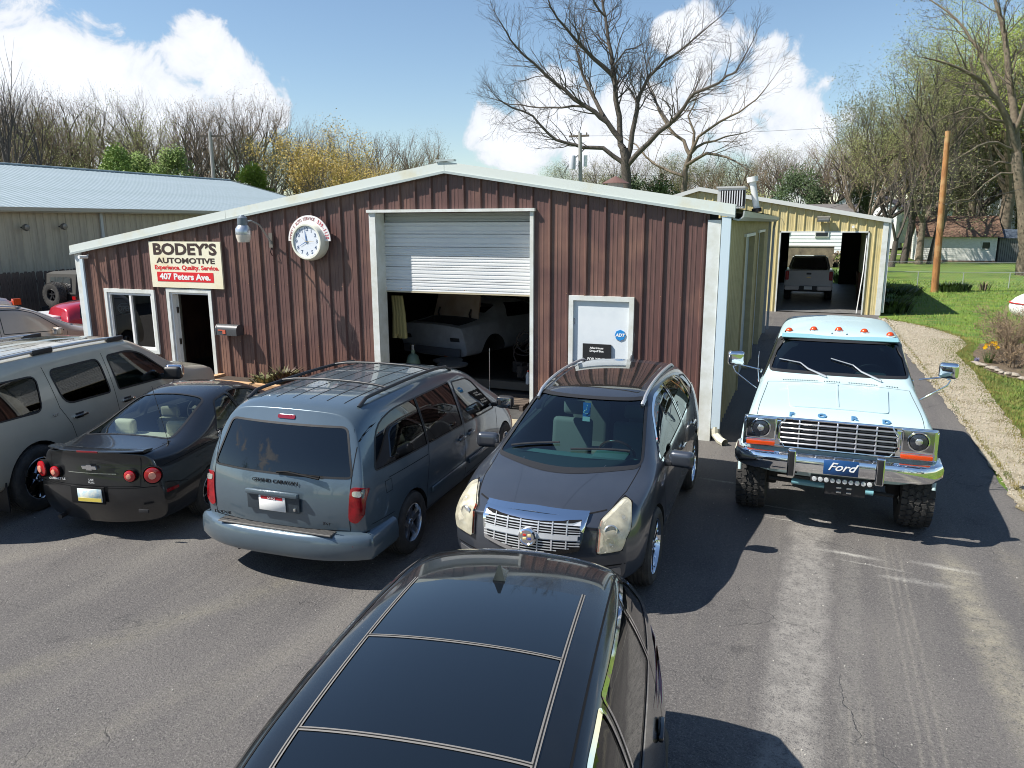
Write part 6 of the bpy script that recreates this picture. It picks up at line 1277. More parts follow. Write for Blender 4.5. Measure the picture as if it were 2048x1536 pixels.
# ---------------- yellow drive-through garage
yg=thing('drive_through_garage','yellow ribbed steel garage open right through, with a white sloping eave','building',(-.8,19,0),world=True)
YT=lerp_top([(-7.6,3.72),(-4.15,4.72),(2.62,3.50)]); YO=(-1.08,1.96,0,3.0)
wall_panels(yg,-7.4,2.42,lambda x:YT(x)-.12,[YO],M_yel,y=19.0)
for P in (((-7.6,3.72),(-4.15,4.72)),((-4.15,4.72),(2.66,3.49))):
    (xa,za),(xb,zb)=P; MB().add([(xa,18.86,za),(xb,18.86,zb),(xb,19.02,zb),(xa,19.02,za),(xa,18.86,za-.15),(xb,18.86,zb-.15),(xb,19.0,zb-.15),(xa,19.0,za-.15)],[(0,1,2,3),(4,5,1,0),(7,6,5,4),(5,6,2,1),(7,4,0,3),(6,7,3,2)]).build('fascia_board',mat('fascia_grey_white',(.58,.59,.56),.45),yg)
    MB().add([(xa,19.0,za-.02),(xb,19.0,zb-.02),(xb,34,zb-.02),(xa,34,za-.02),(xa,19.0,za-.07),(xb,19.0,zb-.07),(xb,34,zb-.07),(xa,34,za-.07)],[(0,1,2,3),(7,6,5,4),(0,3,7,4),(1,5,6,2)]).build('roof',M_roof,yg)
MB().box((2.42,18.93,0),(2.60,19.04,3.36)).build('corner_trim',M_trim,yg); MB().box((2.62,18.98,.1),(2.70,19.06,3.42)).build('downspout',mat('white_pipe',(.6,.62,.62),.4),yg); MB().box((2.60,18.9,3.36),(2.74,34,3.47)).build('gutter',mat('gutter_grey',(.4,.42,.4)),yg)
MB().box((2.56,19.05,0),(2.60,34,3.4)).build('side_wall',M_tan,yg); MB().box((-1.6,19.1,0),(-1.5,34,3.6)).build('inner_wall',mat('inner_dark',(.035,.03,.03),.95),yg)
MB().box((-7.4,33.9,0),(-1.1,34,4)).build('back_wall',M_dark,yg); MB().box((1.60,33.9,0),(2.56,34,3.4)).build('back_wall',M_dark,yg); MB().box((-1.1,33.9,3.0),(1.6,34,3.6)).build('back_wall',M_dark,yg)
mb=MB(); mb.box((-1.10,18.955,0),(-1.05,19.05,3.04)); mb.box((1.95,18.955,0),(1.995,19.05,3.04)); mb.box((-1.10,18.955,2.995),(1.995,19.05,3.04)); mb.build('opening_trim',M_trim,yg)
fl=thing('floodlight','grey floodlight fixed above the yellow garage opening','lamp',(.40,18.9,3.47),world=True); MB().obox((.40,18.80,3.49),(.44,.22,.16),rx=.25).build('lamp_body',mat('flood_grey',(.22,.21,.18),.5,.3),fl); MB().obox((.40,18.70,3.44),(.36,.03,.10),rx=.5).build('lamp_glass',mat('flood_glass',(.4,.4,.38),.15),fl); MB().tube([(.40,18.97,3.62),(.40,18.85,3.56)],.03,8).build('lamp_bracket',M_alloy,fl)
sp_=MB().tube([(1.45,18.96,3.22),(1.42,18.86,3.20)],[.03,.05],10).build('small_spotlight',M_white); tag(sp_,'tiny cream spotlight right of the floodlight on the yellow wall','lamp')
for i,(x,w,h,c_) in enumerate(((2.25,.5,1.9,(.10,.12,.12)),(2.1,.4,1.3,(.16,.07,.035)))): 
    o=MB().obox((x-.05,21.5+i*2,h/2),(.10,1.6,h),ry=-.08).build('leaning_sheet',mat('sheet%d'%i,c_,.8)); tag(o,['tall dark sheet leaning on the right wall inside the yellow garage','shorter rusty board leaning on the right wall inside the yellow garage'][i],'board')
# hose of pvc trim leaning at the opening
pv=MB().tube([(1.80,19.1,.03),(1.90,19.06,1.6),(1.92,19.06,2.9)],.018,6).build('white_strip',M_white); tag(pv,'white strip leaning at the right side of the garage opening','pole')
# ---------------- inside the workshop
def junk():
    r=random.Random(5)
    hs=thing('engine_stand','orange post with dark clamp arms behind the project car','engine stand',(-7.0,2.3,0),world=True)
    MB().tube([(-7.0,2.35,0),(-7.0,2.35,.86)],.055,8).build('post',mat('jack_orange',(.42,.13,.03),.6),hs); MB().obox((-7.0,2.33,.92),(.22,.12,.12)).tube([(-7.0,2.3,.92),(-7.14,2.25,1.12)],.03,6).tube([(-7.0,2.3,.92),(-6.84,2.25,1.12)],.03,6).build('clamp',M_plastic,hs)
    MB().box((-7.35,2.25,0),(-6.65,2.45,.06)).build('foot',M_plastic,hs)
    ct=thing('hanging_coat','yellow coat hanging just inside the left jamb','coat',(-7.0,.6,1.4),world=True)
    mb=MB(); 
    for k in range(7): a=-7.20+k*.030; mb.tube([(a,.55+.03*(k%2),2.05),(a+.02,.57,1.7),(a+.02*k*.3,.58+.03*(k%2),1.25+.04*(k%3))],[.03,.045,.05],6)
    mb.build('coat_cloth',mat('coat_yellow',(.24,.21,.09),.9),ct)
    gt=thing('gas_cylinder','green gas cylinder standing inside the left jamb','gas cylinder',(-6.9,.75,0),world=True); MB().lathe([(.14,0),(.14,.75),(.10,.88),(.04,.93),(.04,1.0),(.0001,1.0)],18,'Z',c=(-6.95,.8,0)).build('tank',mat('tank_green',(.10,.15,.11),.5),gt,smooth=40); MB().lathe([(.05,1.0),(.05,1.10),(.0001,1.1)],10,'Z',c=(-6.95,.8,0)).build('valve',M_alloy,gt)
    pa=thing('wooden_pallet','worn wooden pallet lying inside the garage opening','pallet',(-5.1,1.0,0),world=True); pw=mat('pallet_wood',(.13,.10,.075),.85,col2=(.08,.06,.05),nscale=6)
    for k in range(6): MB().obox((-5.15,.72+k*.14,.125),(1.05,.10,.02),rz=.06).build('board',pw,pa)
    for k in range(3): MB().obox((-5.6+k*.45,1.05,.06),(.07,.85,.10),rz=.06).build('bearer',pw,pa)
    bm_=MB().obox((-5.3,2.1,.16),(2.2,.16,.16),rz=-.05).build('timber_beam',mat('beam_dark',(.14,.12,.095),.8)); tag(bm_,'long dark timber beam lying behind the pallet','timber')
    mb=MB(); 
    for k in range(26):
        cx,cy,cz=-4.95+r.uniform(-.35,.35),2.5+r.uniform(-.3,.3),.30+r.uniform(0,.75); rr=r.uniform(.10,.26); ax_=Vector((r.uniform(-1,1),r.uniform(-1,1),r.uniform(-1,1))).normalized(); u=ax_.orthogonal().normalized(); v=ax_.cross(u)
        mb.tube([Vector((cx,cy,cz))+u*rr*math.cos(t)+v*rr*math.sin(t) for t in np.linspace(0,5.2,12)],.016,5)
    for k in range(14): mb.obox((-4.95+r.uniform(-.4,.4),2.55+r.uniform(-.25,.25),.15+r.uniform(0,.6)),(r.uniform(.1,.4),r.uniform(.1,.3),r.uniform(.1,.3)),rz=r.uniform(0,3))
    o=mb.build('cable_heap',mat('grimy_metal',(.075,.065,.06),.6,.3,col2=(.03,.028,.028),nscale=12)); tag(o,'heap of dark hoses and engine parts at the right of the garage opening','engine parts',kind='stuff')
    bt=thing('white_bottle','white plastic bottle standing by the heap of hoses','bottle',(-5.05,2.05,.24),world=True); MB().lathe([(.045,.24),(.045,.42),(.02,.47),(.02,.50),(.0001,.5)],12,'Z',c=(-5.02,1.95,0)).build('bottle_body',M_white,bt,smooth=50); MB().lathe([(.024,.485),(.024,.52),(.0001,.52)],10,'Z',c=(-5.02,1.95,0)).build('bottle_cap',M_red,bt)
    o=MB().obox((-4.42,1.75,.30),(.30,.12,.10),rz=.4,ry=.5).build('hi_vis_rag',mat('rag_yellow',(.65,.45,.03),.8,col2=(.6,.12,.03),nscale=6)); tag(o,'yellow and orange rag near the right jamb','rag')
    for i,(x,y) in enumerate(((-6.45,1.5),(-6.75,1.9))):
        o=MB().lathe([(.30,.30),(.31,.33),(.20,.36),(.08,.34),(.0001,.35)],24,'Z',c=(x,y,.30)).build('brake_disc',mat('disc_steel',(.30,.31,.33),.35,.8),smooth=40); tag(o,['flat round steel disc on the floor behind the minivan','second steel disc further inside the garage'][i],'disc')
    wb=thing('workbench','cluttered workbench against the dark back wall','workbench',(-5.8,9.4,0),world=True); MB().box((-9.5,9.1,.9),(-2,9.9,.96)).build('bench_top',mat('bench_dark',(.10,.08,.06),.8),wb); MB().box((-9.4,9.2,0),(-2.1,9.85,.9)).build('bench_front',M_dark,wb)
    cols=[(.25,.26,.3),(.35,.1,.05),(.1,.14,.25),(.3,.3,.28),(.35,.28,.1),(.06,.06,.06)]
    for k in range(16):
        s_=(r.uniform(.12,.35),r.uniform(.1,.3),r.uniform(.12,.45)); x=-9.2+k*.44
        o=MB().obox((x,9.45,.96+s_[2]/2),s_,rz=r.uniform(-.3,.3)).build('tool_case',mat('case%d'%(k%6),cols[k%6],.7)); tag(o,'tool case or carton on the workbench in the dark garage','case','cases on the workbench')
    mb=MB().box((-9.8,12.2,0),(-9.2,12.55,2.2)).build('tool_cabinet',mat('case1',cols[1],.7)); tag(mb,'red tool cabinet in the far left corner of the garage','cabinet')
junk()
def shelves():
    r=random.Random(17); cols=[(.5,.5,.48),(.45,.10,.06),(.10,.18,.40),(.45,.38,.12),(.25,.25,.26),(.15,.3,.2)]
    st=mat('shelf_steel',(.20,.21,.22),.5,.4)
    for (x0,x1,y,nm) in ((-9.9,-7.9,8.2,'steel shelving at the left of the garage interior'),(-4.3,-1.9,6.4,'steel shelving at the right of the garage interior')):
        t=thing('shelving',nm,'shelving',((x0+x1)/2,y,0),world=True)
        for z in (.5,1.0,1.5,2.0): MB().box((x0,y,z),(x1,y+.45,z+.03)).build('shelf',st,t)
        for x in (x0,x1): MB().box((x-.02,y,0),(x+.02,y+.04,2.2)).build('upright',st,t)
        for z in (.53,1.03,1.53,2.03):
            x=x0+.1
            while x<x1-.3:
                w,h=r.uniform(.12,.35),r.uniform(.12,.38); k=r.randrange(6)
                o=MB().box((x,y+.05,z),(x+w,y+.35,z+h)).build('parts_box',mat('box_col%d'%k,cols[k],.6)); tag(o,'small box or tin on the shelving in the dark garage','box','boxes on the garage shelving'); x+=w+r.uniform(.03,.15)
    for i,(x,z,l) in enumerate(((-8.9,2.05,'white paper notice on the back wall of the garage'),(-7.3,2.3,'second white paper notice higher on the garage back wall'))):
        o=MB().box((x,9.0,z),(x+.35,9.01,z+.5)).build('paper_notice',M_white); tag(o,l,'notice')
    MB().box((-10.1,10.0,0),(-1.3,10.05,3.3)).build('inner_partition',mat('partition_grey',(.10,.10,.105),.9),shop)
shelves()
# ---------------- plants and trees
M_bark=mat('bark_grey',(.060,.050,.042),.9,col2=(.105,.088,.070),nscale=5,stretch=(4,4,1),bump=.5,bscale=20); M_bark2=mat('bark_brown',(.13,.10,.072),.9,col2=(.19,.155,.11),nscale=5,bump=.3,bscale=20)
M_twig=mat('twig_grey',(.062,.052,.044),.9); M_twigb=mat('twig_brown',(.17,.125,.085),.9)
def leafm(n,c,c2): 
    m=mat(n,c,.7,col2=c2,nscale=.9,mixlo=.35,mixhi=.65); return m
L_bud=leafm('bud_green',(.19,.22,.06),(.27,.28,.08)); L_olive=leafm('olive_green',(.11,.125,.045),(.18,.18,.065)); L_bright=leafm('bright_green',(.12,.19,.03),(.20,.28,.05)); L_gold=leafm('gold_bud',(.40,.28,.06),(.50,.38,.09)); L_dk=leafm('dark_green',(.03,.055,.016),(.05,.085,.022)); L_brn=leafm('brown_bud',(.17,.11,.06),(.22,.16,.08)); L_lime=leafm('lime_green',(.20,.27,.04),(.30,.36,.06))
class Tree:
    def __init__(s,seed): s.r=random.Random(seed); s.big=MB(); s.fine=MB(); s.tips=[]
    def vec(s,k): return Vector((s.r.gauss(0,k),s.r.gauss(0,k),s.r.gauss(0,k)))
    def limb(s,pts,rs,n=7): s.big.tube(pts,rs,n,False)
    def grow(s,p,d,L,r0,lvl,maxl,nch=(4,6),up=.12,wig=.16,spread=.75,fine_at=3,ratio=.62,rr=.55):
        seg=4 if lvl<maxl-1 else 3; pts=[p.copy()]; rs=[r0]; q=p.copy(); dd=d.normalized()
        for i in range(seg):
            dd=(dd+s.vec(wig)+Vector((0,0,up*(.5 if lvl==0 else 1)))).normalized(); q=q+dd*(L/seg); pts.append(q.copy()); rs.append(max(.004,r0*(1-.72*(i+1)/seg)))
        (s.fine if lvl>=fine_at else s.big).tube(pts,rs,3 if lvl>=fine_at else (5 if lvl else 8),False)
        if lvl>=maxl: s.tips.append(pts[-1]); s.tips.append(pts[len(pts)//2]); return
        k=s.r.randint(*nch)
        for j in range(k):
            t=.28+.72*(j+s.r.random()*.8)/k; t=min(t,.99)*seg; i=int(t); f=t-i; b=pts[i].lerp(pts[min(i+1,seg)],f); rb=rs[i]+(rs[min(i+1,seg)]-rs[i])*f
            ax_=(pts[min(i+1,seg)]-pts[i]).normalized(); o=ax_.orthogonal(); o.rotate(Matrix.Rotation(s.r.uniform(0,2*PI),3,ax_)); o.normalize()
            a=spread*s.r.uniform(.6,1.2); nd=ax_*math.cos(a)+o*math.sin(a)
            s.grow(b,nd,L*ratio*s.r.uniform(.7,1.15)*(1.1-.35*t/seg),max(.005,rb*rr*1.25 if lvl else rb*rr),lvl+1,maxl,nch,up,wig,spread,fine_at,ratio,rr)
    def leaves(s,n,size,around=None,spread=.35):
        mb=MB(); T=around or s.tips
        for i in range(n):
            c=T[s.r.randrange(len(T))]+s.vec(spread); u=s.vec(1).normalized(); v=u.orthogonal().normalized(); z=size*s.r.uniform(.6,1.4)
            mb.add([c-u*z*.5,c+v*z*.3,c+u*z*.5,c-v*z*.3],[(0,1,2,3)])
        return mb
    def meshes(s,bark,twig,leaf=None,n=0,size=.1,spread=.35):
        a=s.big.mesh('trunk',bark,smooth=50); b=s.fine.mesh('branches',twig); c=s.leaves(n,size,spread=spread).mesh('foliage',leaf) if leaf and n else None
        return a,b,c
TR={}
def variant(key,seed,h,kw,bark,twig,leaf=None,n=0,size=.12,trunk=None,forks=0,spread=.35):
    t=Tree(seed); r0=kw.pop('r0',h*.018)
    if forks:
        base=Vector((0,0,0)); top=Vector((t.r.uniform(-.3,.3),t.r.uniform(-.3,.3),h*(trunk or .25))); t.limb([base+Vector((0,0,-.3)),base.lerp(top,.5)+t.vec(.05),top],[r0*1.35,r0*1.1,r0],9)
        for k in range(forks):
            a=2*PI*k/forks+t.r.uniform(-.4,.4); t.grow(top-Vector((0,0,.1)),Vector((math.cos(a)*.55,math.sin(a)*.55,1)),h*.52*t.r.uniform(.8,1.1),r0*.62,1,**kw)
    else: t.grow(Vector((0,0,-.3)),Vector((0,0,1)),h*.8,r0,0,**kw)
    TR[key]=t.meshes(bark,twig,leaf,n,size,spread)
B1=dict(maxl=4,nch=(4,6),up=.10,wig=.13,spread=.62,fine_at=3)
variant('bareA',11,14,dict(B1),M_bark2,M_twigb,None,0,forks=4); variant('bareB',12,15,dict(B1,spread=.5),M_bark,M_twig,None,0,forks=3); variant('bareC',13,13,dict(B1,maxl=4),M_bark2,M_twigb,L_bud,4200,.09,forks=4,spread=.3)
variant('bareD',14,16,dict(B1,spread=.55),M_bark,M_twigb,L_brn,2400,.08,forks=3,spread=.25); variant('budE',15,14,dict(B1),M_bark,M_twig,L_olive,10000,.10,forks=4,spread=.35); variant('budF',16,17,dict(B1,spread=.7),M_bark2,M_twigb,L_lime,11000,.09,forks=4,spread=.35)
variant('gold',17,11,dict(B1,maxl=4,spread=.6),M_bark2,M_twigb,L_gold,11000,.10,forks=5,trunk=.12,spread=.30)
variant('whip',18,12,dict(maxl=3,nch=(5,7),up=.16,wig=.10,spread=.42,fine_at=2),M_bark,M_twig,None,0,forks=2,trunk=.2)
def leafball(key,seed,h,w,leaf,n,size,bark=M_bark):
    t=Tree(seed); t.limb([Vector((0,0,-.3)),Vector((.05,0,h*.3)),Vector((0,.05,h*.6))],[h*.02,h*.015,h*.006],7); cl=[]
    for k in range(46):
        z=t.r.uniform(.12,1); rad=w*.5*math.sin(PI*min(1,(z*.86+.12)))**.6*t.r.uniform(.35,1); a=t.r.uniform(0,2*PI); c=Vector((rad*math.cos(a),rad*math.sin(a),h*z)); cl.append(c); t.fine.tube([Vector((0,0,h*z*.6)),c],[.03,.008],3,False)
    pts=[]
    for i in range(n):
        c=cl[t.r.randrange(len(cl))]; d=t.vec(1).normalized()*(t.r.random()**.4)*w*.15; pts.append(c+Vector((d.x,d.y,d.z*1.3)))
    t.tips=pts; TR[key]=t.meshes(bark,M_twig,leaf,n,size,.05)
leafball('cedar',21,8,4.2,L_bright,15000,.15); leafball('cedarB',22,7,3.6,L_bright,14000,.15); leafball('shrub',23,4.5,4.5,L_bud,7000,.11); leafball('darkshrub',24,6,5,L_dk,11000,.14); leafball('olive_tall',25,14,7,L_olive,16000,.15)
def tree(key,name,label,x,y,s=1,rz=0,group=None,z=0,sx=1,cat='tree'):
    t=thing(name,label,cat,(x,y,z),rz,group); t.scale=(s*sx,s*sx,s)
    a,b,c=TR[key]; put(a,'trunk',t); 
    if len(b.polygons): put(b,'branches',t,kind='stuff')
    if c: put(c,'foliage',t,kind='stuff')
    return t
rt=random.Random(99)
# wood behind the left building (seen over its roof)
camx,camy=0,-11.8
def at_px(u,Yd):  # helper only for laying out rows by bearing
    a=yaw-math.atan((u-1024)/F_PX); return (camx-math.sin(a)*Yd,camy+math.cos(a)*Yd)
KEYS=['bareA','bareB','bareC','bareD','whip','bareB','bareD','budE']
for i in range(34):
    u=-80+i*29+rt.uniform(-12,12); d=rt.uniform(74,96); x,y=at_px(u,d); k=KEYS[rt.randrange(8)]; hh=rt.uniform(.86,1.08)*(d/84)*(1.0 if u<560 else .80)
    tree(k,'bare_tree','leafless grey-brown tree in the near row behind the long tan building',x,y,hh*1.04,rt.uniform(0,6),'bare trees behind the tan building')
for i in range(26):
    u=-60+i*36; d=rt.uniform(104,128); x,y=at_px(u,d); tree(['bareA','bareD','bareB'][i%3],'bare_tree','leafless tree in the far row of the left-hand wood',x,y,1.12*(d/100)*(1.0 if u<560 else .86),rt.uniform(0,6),'far row of the left wood',sx=1.2)
x,y=at_px(10,52); tree('whip','bare_tree','tall thin bare tree at the left edge, against the cloud',x,y,1.18,.4); x,y=at_px(96,50); tree('whip','bare_tree','slim bare tree with few upright branches, second from the left edge',x,y,1.0,2)
for k,u,d,s,l in (('cedar',268,62,1.02,'leftmost bright green bushy tree over the tan roof'),('cedarB',310,64,1.13,'bright green bushy tree just right of the leftmost one'),('cedar',372,62,1.03,'rounded bright green tree in front of the bare wood'),('cedarB',524,56,.98,'small bright green tree beside the end of the tan roof'),('shrub',180,66,1.45,'pale green shrubby tree at the left over the tan roof'),('shrub',420,70,1.2,'pale green undergrowth tree between bright green trees')):
    x,y=at_px(u,d); tree(k,'green_tree',l,x,y,s,rt.uniform(0,6))
x,y=at_px(665,60); tree('gold','budding_tree','wide tree covered in golden buds left of the gable peak',x,y,1.06,.3,sx=1.1); x,y=at_px(725,64); tree('gold','budding_tree','smaller golden budding tree nearest the gable peak',x,y,.88,2,sx=.9)
# far wood line right of the peak
for i in range(60):
    u=930+i*19+rt.uniform(-8,8); d=rt.uniform(105,150); x,y=at_px(u,d); k=['bareA','bareC','bareD','bareB','budE'][rt.randrange(5)]; hh=(.62 if u<1120 else (.92 if u<1350 else 1.0 if u<1700 else 1.3))*d/125
    tree(k,'bare_tree','leafless tree in the distant wood behind the workshop',x,y,hh,rt.uniform(0,6),'distant wood behind the workshop',sx=1.25)
for u,d,s,k,l in ((1195,66,.98,'shrub','lime green shrub left of the big bare tree'),(1250,70,1.15,'darkshrub','dark green bushes behind the big trunk'),(1310,64,1.05,'darkshrub','dark green bushes right of the big trunk'),(1225,58,.8,'shrub','low pale green shrub under the big bare tree'),(1490,84,1.3,'shrub','yellow-green shrub over the yellow roof'),(1585,90,1.4,'darkshrub','green thicket above the yellow roof'),(1375,74,1.0,'shrub','pale thicket behind the second bare tree'),(1700,74,1.0,'darkshrub','dark thicket behind the corner of the yellow roof')):
    x,y=at_px(u,d); tree(k,'shrub_tree',l,x,y,s,u)
# the big bare tree and its neighbour
def px2(u,v,Y):   # calibrated position on the depth plane Y (metres)
    a=r2*((u-1024)/F_PX)+u2*((768-v)/F_PX)+fwd; t=(Y-CAM.y)/a.y; return CAM+a*t
def hero(name,label,Y,limbs,seed,scale=2.415,ox=900,r0=.42,bark=M_bark,twig=M_twig,sub=(9,4)):
    t=Tree(seed); r=t.r; base=px2(ox+limbs[0][0][0][0]/scale,limbs[0][0][0][1]/scale,Y); base.z=0
    root=thing(name,label,'tree',tuple(base),world=True)
    def ext(pts,rs,dy):
        W_=[]; n=len(pts)
        for i,(a,b) in enumerate(pts):
            W_.append(px2(ox+a/scale,b/scale,Y+dy*(i/(n-1))**1.2))
        return W_
    for li,(pts,ra,rb,dy) in enumerate(limbs):
        P=ext(pts,None,dy)
        if li==0: P=[Vector((P[0].x,P[0].y,-.3))]+P
        # smooth
        Q=[P[0]]
        for a,b in zip(P[:-1],P[1:]): Q+=[a.lerp(b,.5)+t.vec(.06),b]
        n=len(Q); rs=[ra+(rb-ra)*i/(n-1) for i in range(n)]; t.limb(Q,[q*1.15 for q in rs],8)
        L=sum((a-b).length for a,b in zip(Q[:-1],Q[1:]))
        if li==0: continue
        for k in range(int(sub[0]*L/9)+3):
            tt=(.22+.78*(k+r.random())/(int(sub[0]*L/9)+3)); i=min(n-2,int(tt*(n-1))); b=Q[i].lerp(Q[i+1],tt*(n-1)-i); ax_=(Q[i+1]-Q[i]).normalized(); o=ax_.orthogonal(); o.rotate(Matrix.Rotation(r.uniform(0,2*PI),3,ax_)); a=r.uniform(.5,1.0); nd=ax_*math.cos(a)+o.normalized()*math.sin(a)
            t.grow(b,nd,r.uniform(1.7,3.3)*(1.15-.5*tt),max(.012,rs[i]*.38),2,4,(4,6),.07,.17,.72,3,.60,.55)
        t.grow(Q[-1],(Q[-1]-Q[-2]),1.8,rb,2,4,(5,7),.06,.15,.7,3,.62,.6)
    a,b,c=t.meshes(bark,twig)
    for me,nm in ((a,'trunk'),(b,'branches')): me.transform(Matrix.Translation(-Vector(root['_w']))); put(me,nm,root,kind='stuff' if nm=='branches' else None)
    return t,root
hero('big_bare_tree','tall spreading leafless tree with dark limbs standing behind the workshop roof',38,[
 ([(862,1100),(850,900),(848,800),(838,720)],.34,.24,0),
 ([(838,720),(820,650),(800,480),(790,350),(765,200),(750,80),(735,0),(715,-120)],.19,.04,1.5),
 ([(828,680),(760,590),(700,540),(600,480),(520,410),(440,340),(360,270),(290,190),(245,110)],.16,.03,-2.5),
 ([(760,590),(700,480),(640,360),(610,240),(640,120)],.13,.03,2.5),
 ([(792,370),(690,280),(600,185),(520,90),(470,-20)],.13,.03,-3),
 ([(848,800),(880,640),(905,520),(920,450),(960,370),(1040,290),(1130,230),(1200,170),(1290,95)],.16,.025,2),
 ([(855,800),(960,690),(1060,600),(1130,520),(1180,450),(1300,400),(1380,350),(1440,240)],.16,.025,-3),
 ([(905,520),(880,460),(850,420)],.05,.02,1),
 ([(1060,600),(1020,540),(985,470),(960,420),(900,330)],.09,.02,3),
 ([(842,790),(740,715),(640,712),(560,690),(480,650),(400,560),(300,520),(235,480)],.13,.03,-2),
 ([(650,515),(540,520),(430,520),(340,505),(250,490)],.07,.02,1.5),
 ([(750,80),(700,20),(660,-60)],.06,.02,-2),([(780,330),(850,240),(930,210)],.06,.02,2)],31,sub=(22,4))
hero('second_bare_tree','leafless tree with crooked brown limbs right of the big bare tree',44,[
 ([(1120,1000),(1130,900),(1135,830),(1160,750)],.20,.15,0),
 ([(1160,750),(1200,660),(1300,590),(1400,540),(1480,480),(1545,400)],.10,.02,-2),
 ([(1165,740),(1230,690),(1330,660),(1430,640)],.10,.02,3),([(1160,750),(1130,680),(1060,620),(1010,540),(950,380)],.13,.03,2),
 ([(1140,800),(1240,740),(1340,760),(1440,820)],.12,.03,-3),([(1130,850),(1000,800),(900,700),(820,650)],.10,.02,3),([(1160,750),(1180,640),(1150,560),(1200,450)],.11,.02,1)],32,bark=M_bark2,twig=M_twigb,sub=(8,4))
# right hand group
def rtree(key,x,y,s,label,rz=0,sx=1,name='bare_tree'): return tree(key,name,label,x,y,s,rz,sx=sx)
rtree('budE',7.4,60,1.0,'leaning grey-trunked tree by the lawn, left of the white shed',1); rtree('bareA',8.4,58.5,.95,'rusty-barked tree leaning beside the white shed',2); rtree('budE',9.4,59.2,1.25,'many-stemmed tree in front of the white shed',.5)
rtree('bareB',4.8,66,1.0,'thin tree beyond the corner of the yellow garage',2.2); rtree('bareC',10.4,70,1.25,'green-budded tree behind the white shed',3); rtree('budF',14.5,75,1.25,'tall lime-budded tree behind the white shed roof',1.4)
rtree('olive_tall',12.2,76,1.25,'tall olive-green evergreen behind the shed',.8,.85,'evergreen_tree'); rtree('olive_tall',19.5,72,1.35,'olive-green evergreen at the right edge',2.8,.9,'evergreen_tree'); rtree('olive_tall',15.6,84,1.3,'olive-green evergreen in the distance at right',1.1,.9,'evergreen_tree')
for i,(u,d,k,s) in enumerate(((1715,70,'bareC',.85),(1760,78,'budE',1.05),(1810,84,'budF',1.1),(1850,96,'budE',1.4),(1900,92,'budF',1.45),(1950,88,'budE',1.4),(1990,80,'budF',1.35),(2030,96,'budE',1.6),(2080,86,'budF',1.5),(1870,110,'bareD',1.7),(1940,112,'bareC',1.8),(2010,110,'bareD',1.8),(1690,88,'whip',.9),(1735,92,'budE',1.0),(2120,90,'budE',1.6),(1775,66,'whip',.8))):
    x,y=at_px(u,d); tree(k,'budding_tree','budding tree in the tall wood on the right',x,y,s,rt.uniform(0,6),'tall wood on the right',sx=1.15)
t,_r=hero('overhanging_tree','very tall tree at the right edge whose long limbs reach over the lawn',46,[
 ([(1150,1300),(1140,1150),(1120,1000),(1100,800)],.36,.28,0),
 ([(1100,800),(1060,640),(1000,520),(930,430),(850,380),(740,330),(620,300)],.20,.03,-3),
 ([(1100,800),(1090,600),(1060,400),(1040,200),(1000,40),(960,-120)],.24,.06,1),
 ([(1000,520),(960,380),(900,250),(830,150),(740,60),(620,-20)],.13,.03,2),
 ([(1080,700),(1140,560),(1200,400),(1230,200)],.16,.04,-2),
 ([(1095,780),(1000,740),(900,760),(800,820),(700,880)],.09,.02,-3),
 ([(1060,640),(960,620),(860,560),(740,600),(640,680)],.09,.02,-1),
 ([(1110,900),(1020,900),(930,960),(850,1040),(760,1060)],.08,.02,-3),([(1100,850),(1010,840),(930,880),(840,960),(700,1000)],.07,.02,2)],33,scale=2.6,ox=1610,bark=M_bark2,twig=M_twig,sub=(11,4))
m_=t.leaves(5000,.10,spread=.4).mesh('foliage',L_olive); m_.transform(Matrix.Translation(-Vector(_r['_w']))); put(m_,'foliage',_r)
# ---------------- poles and wires
up_=thing('utility_pole','bare orange-brown wooden utility pole leaning slightly on the lawn','utility pole',(5.91,30.5,0),world=True)
M_pole=mat('pole_orange',(.36,.17,.055),.85,col2=(.22,.095,.035),nscale=3,stretch=(5,5,.8),bump=.5,bscale=14,col3=(.42,.27,.12),n3=1.1)
pb=px2(1869,584,30.5); pt=px2(1896,262,30.5); MB().tube([pb+Vector((0,0,-.5)),pb.lerp(pt,.3),pb.lerp(pt,.6),pt],[.17,.155,.14,.115],14).build('pole',M_pole,up_,smooth=50)
for f_,dx in ((.965,-.22),(.55,.16),(.57,-.2)): p=pb.lerp(pt,f_); MB().tube([p,p+Vector((dx,-.12,.03))],.02,6).build('bracket',M_alloy,up_)
tp=thing('transformer_pole','grey utility pole with a cylindrical transformer and cross-arm','utility pole',(-13.9,36,0),world=True)
a=px2(1166,360,36); b=px2(1160,266,36); MB().tube([Vector((a.x,36,0)),b],[.16,.11],10).build('pole',mat('pole_grey',(.30,.29,.27),.8),tp,smooth=50); c_=px2(1158,272,36); MB().obox(c_,(1.3,.12,.12)).build('cross_arm',mat('arm_brown',(.10,.08,.06),.8),tp)
p=px2(1145,325,35.7); MB().lathe([(.0001,-.42),(.20,-.42),(.21,.36),(.16,.42),(.0001,.44)],16,'Z',c=tuple(p)).build('transformer',mat('transformer_grey',(.45,.47,.50),.4),tp,smooth=40); p2=px2(1171,322,36.2); MB().lathe([(.0001,-.34),(.12,-.34),(.12,.34),(.0001,.34)],12,'Z',c=tuple(p2)).build('insulator',M_white,tp,smooth=40)
for dx in (-.5,0,.5): MB().lathe([(.03,0),(.05,.06),(.03,.14),(.0001,.15)],8,'Z',c=(c_.x+dx,c_.y,c_.z+.06)).build('pin_insulator',mat('arm_brown',(.1,.08,.06)),tp)
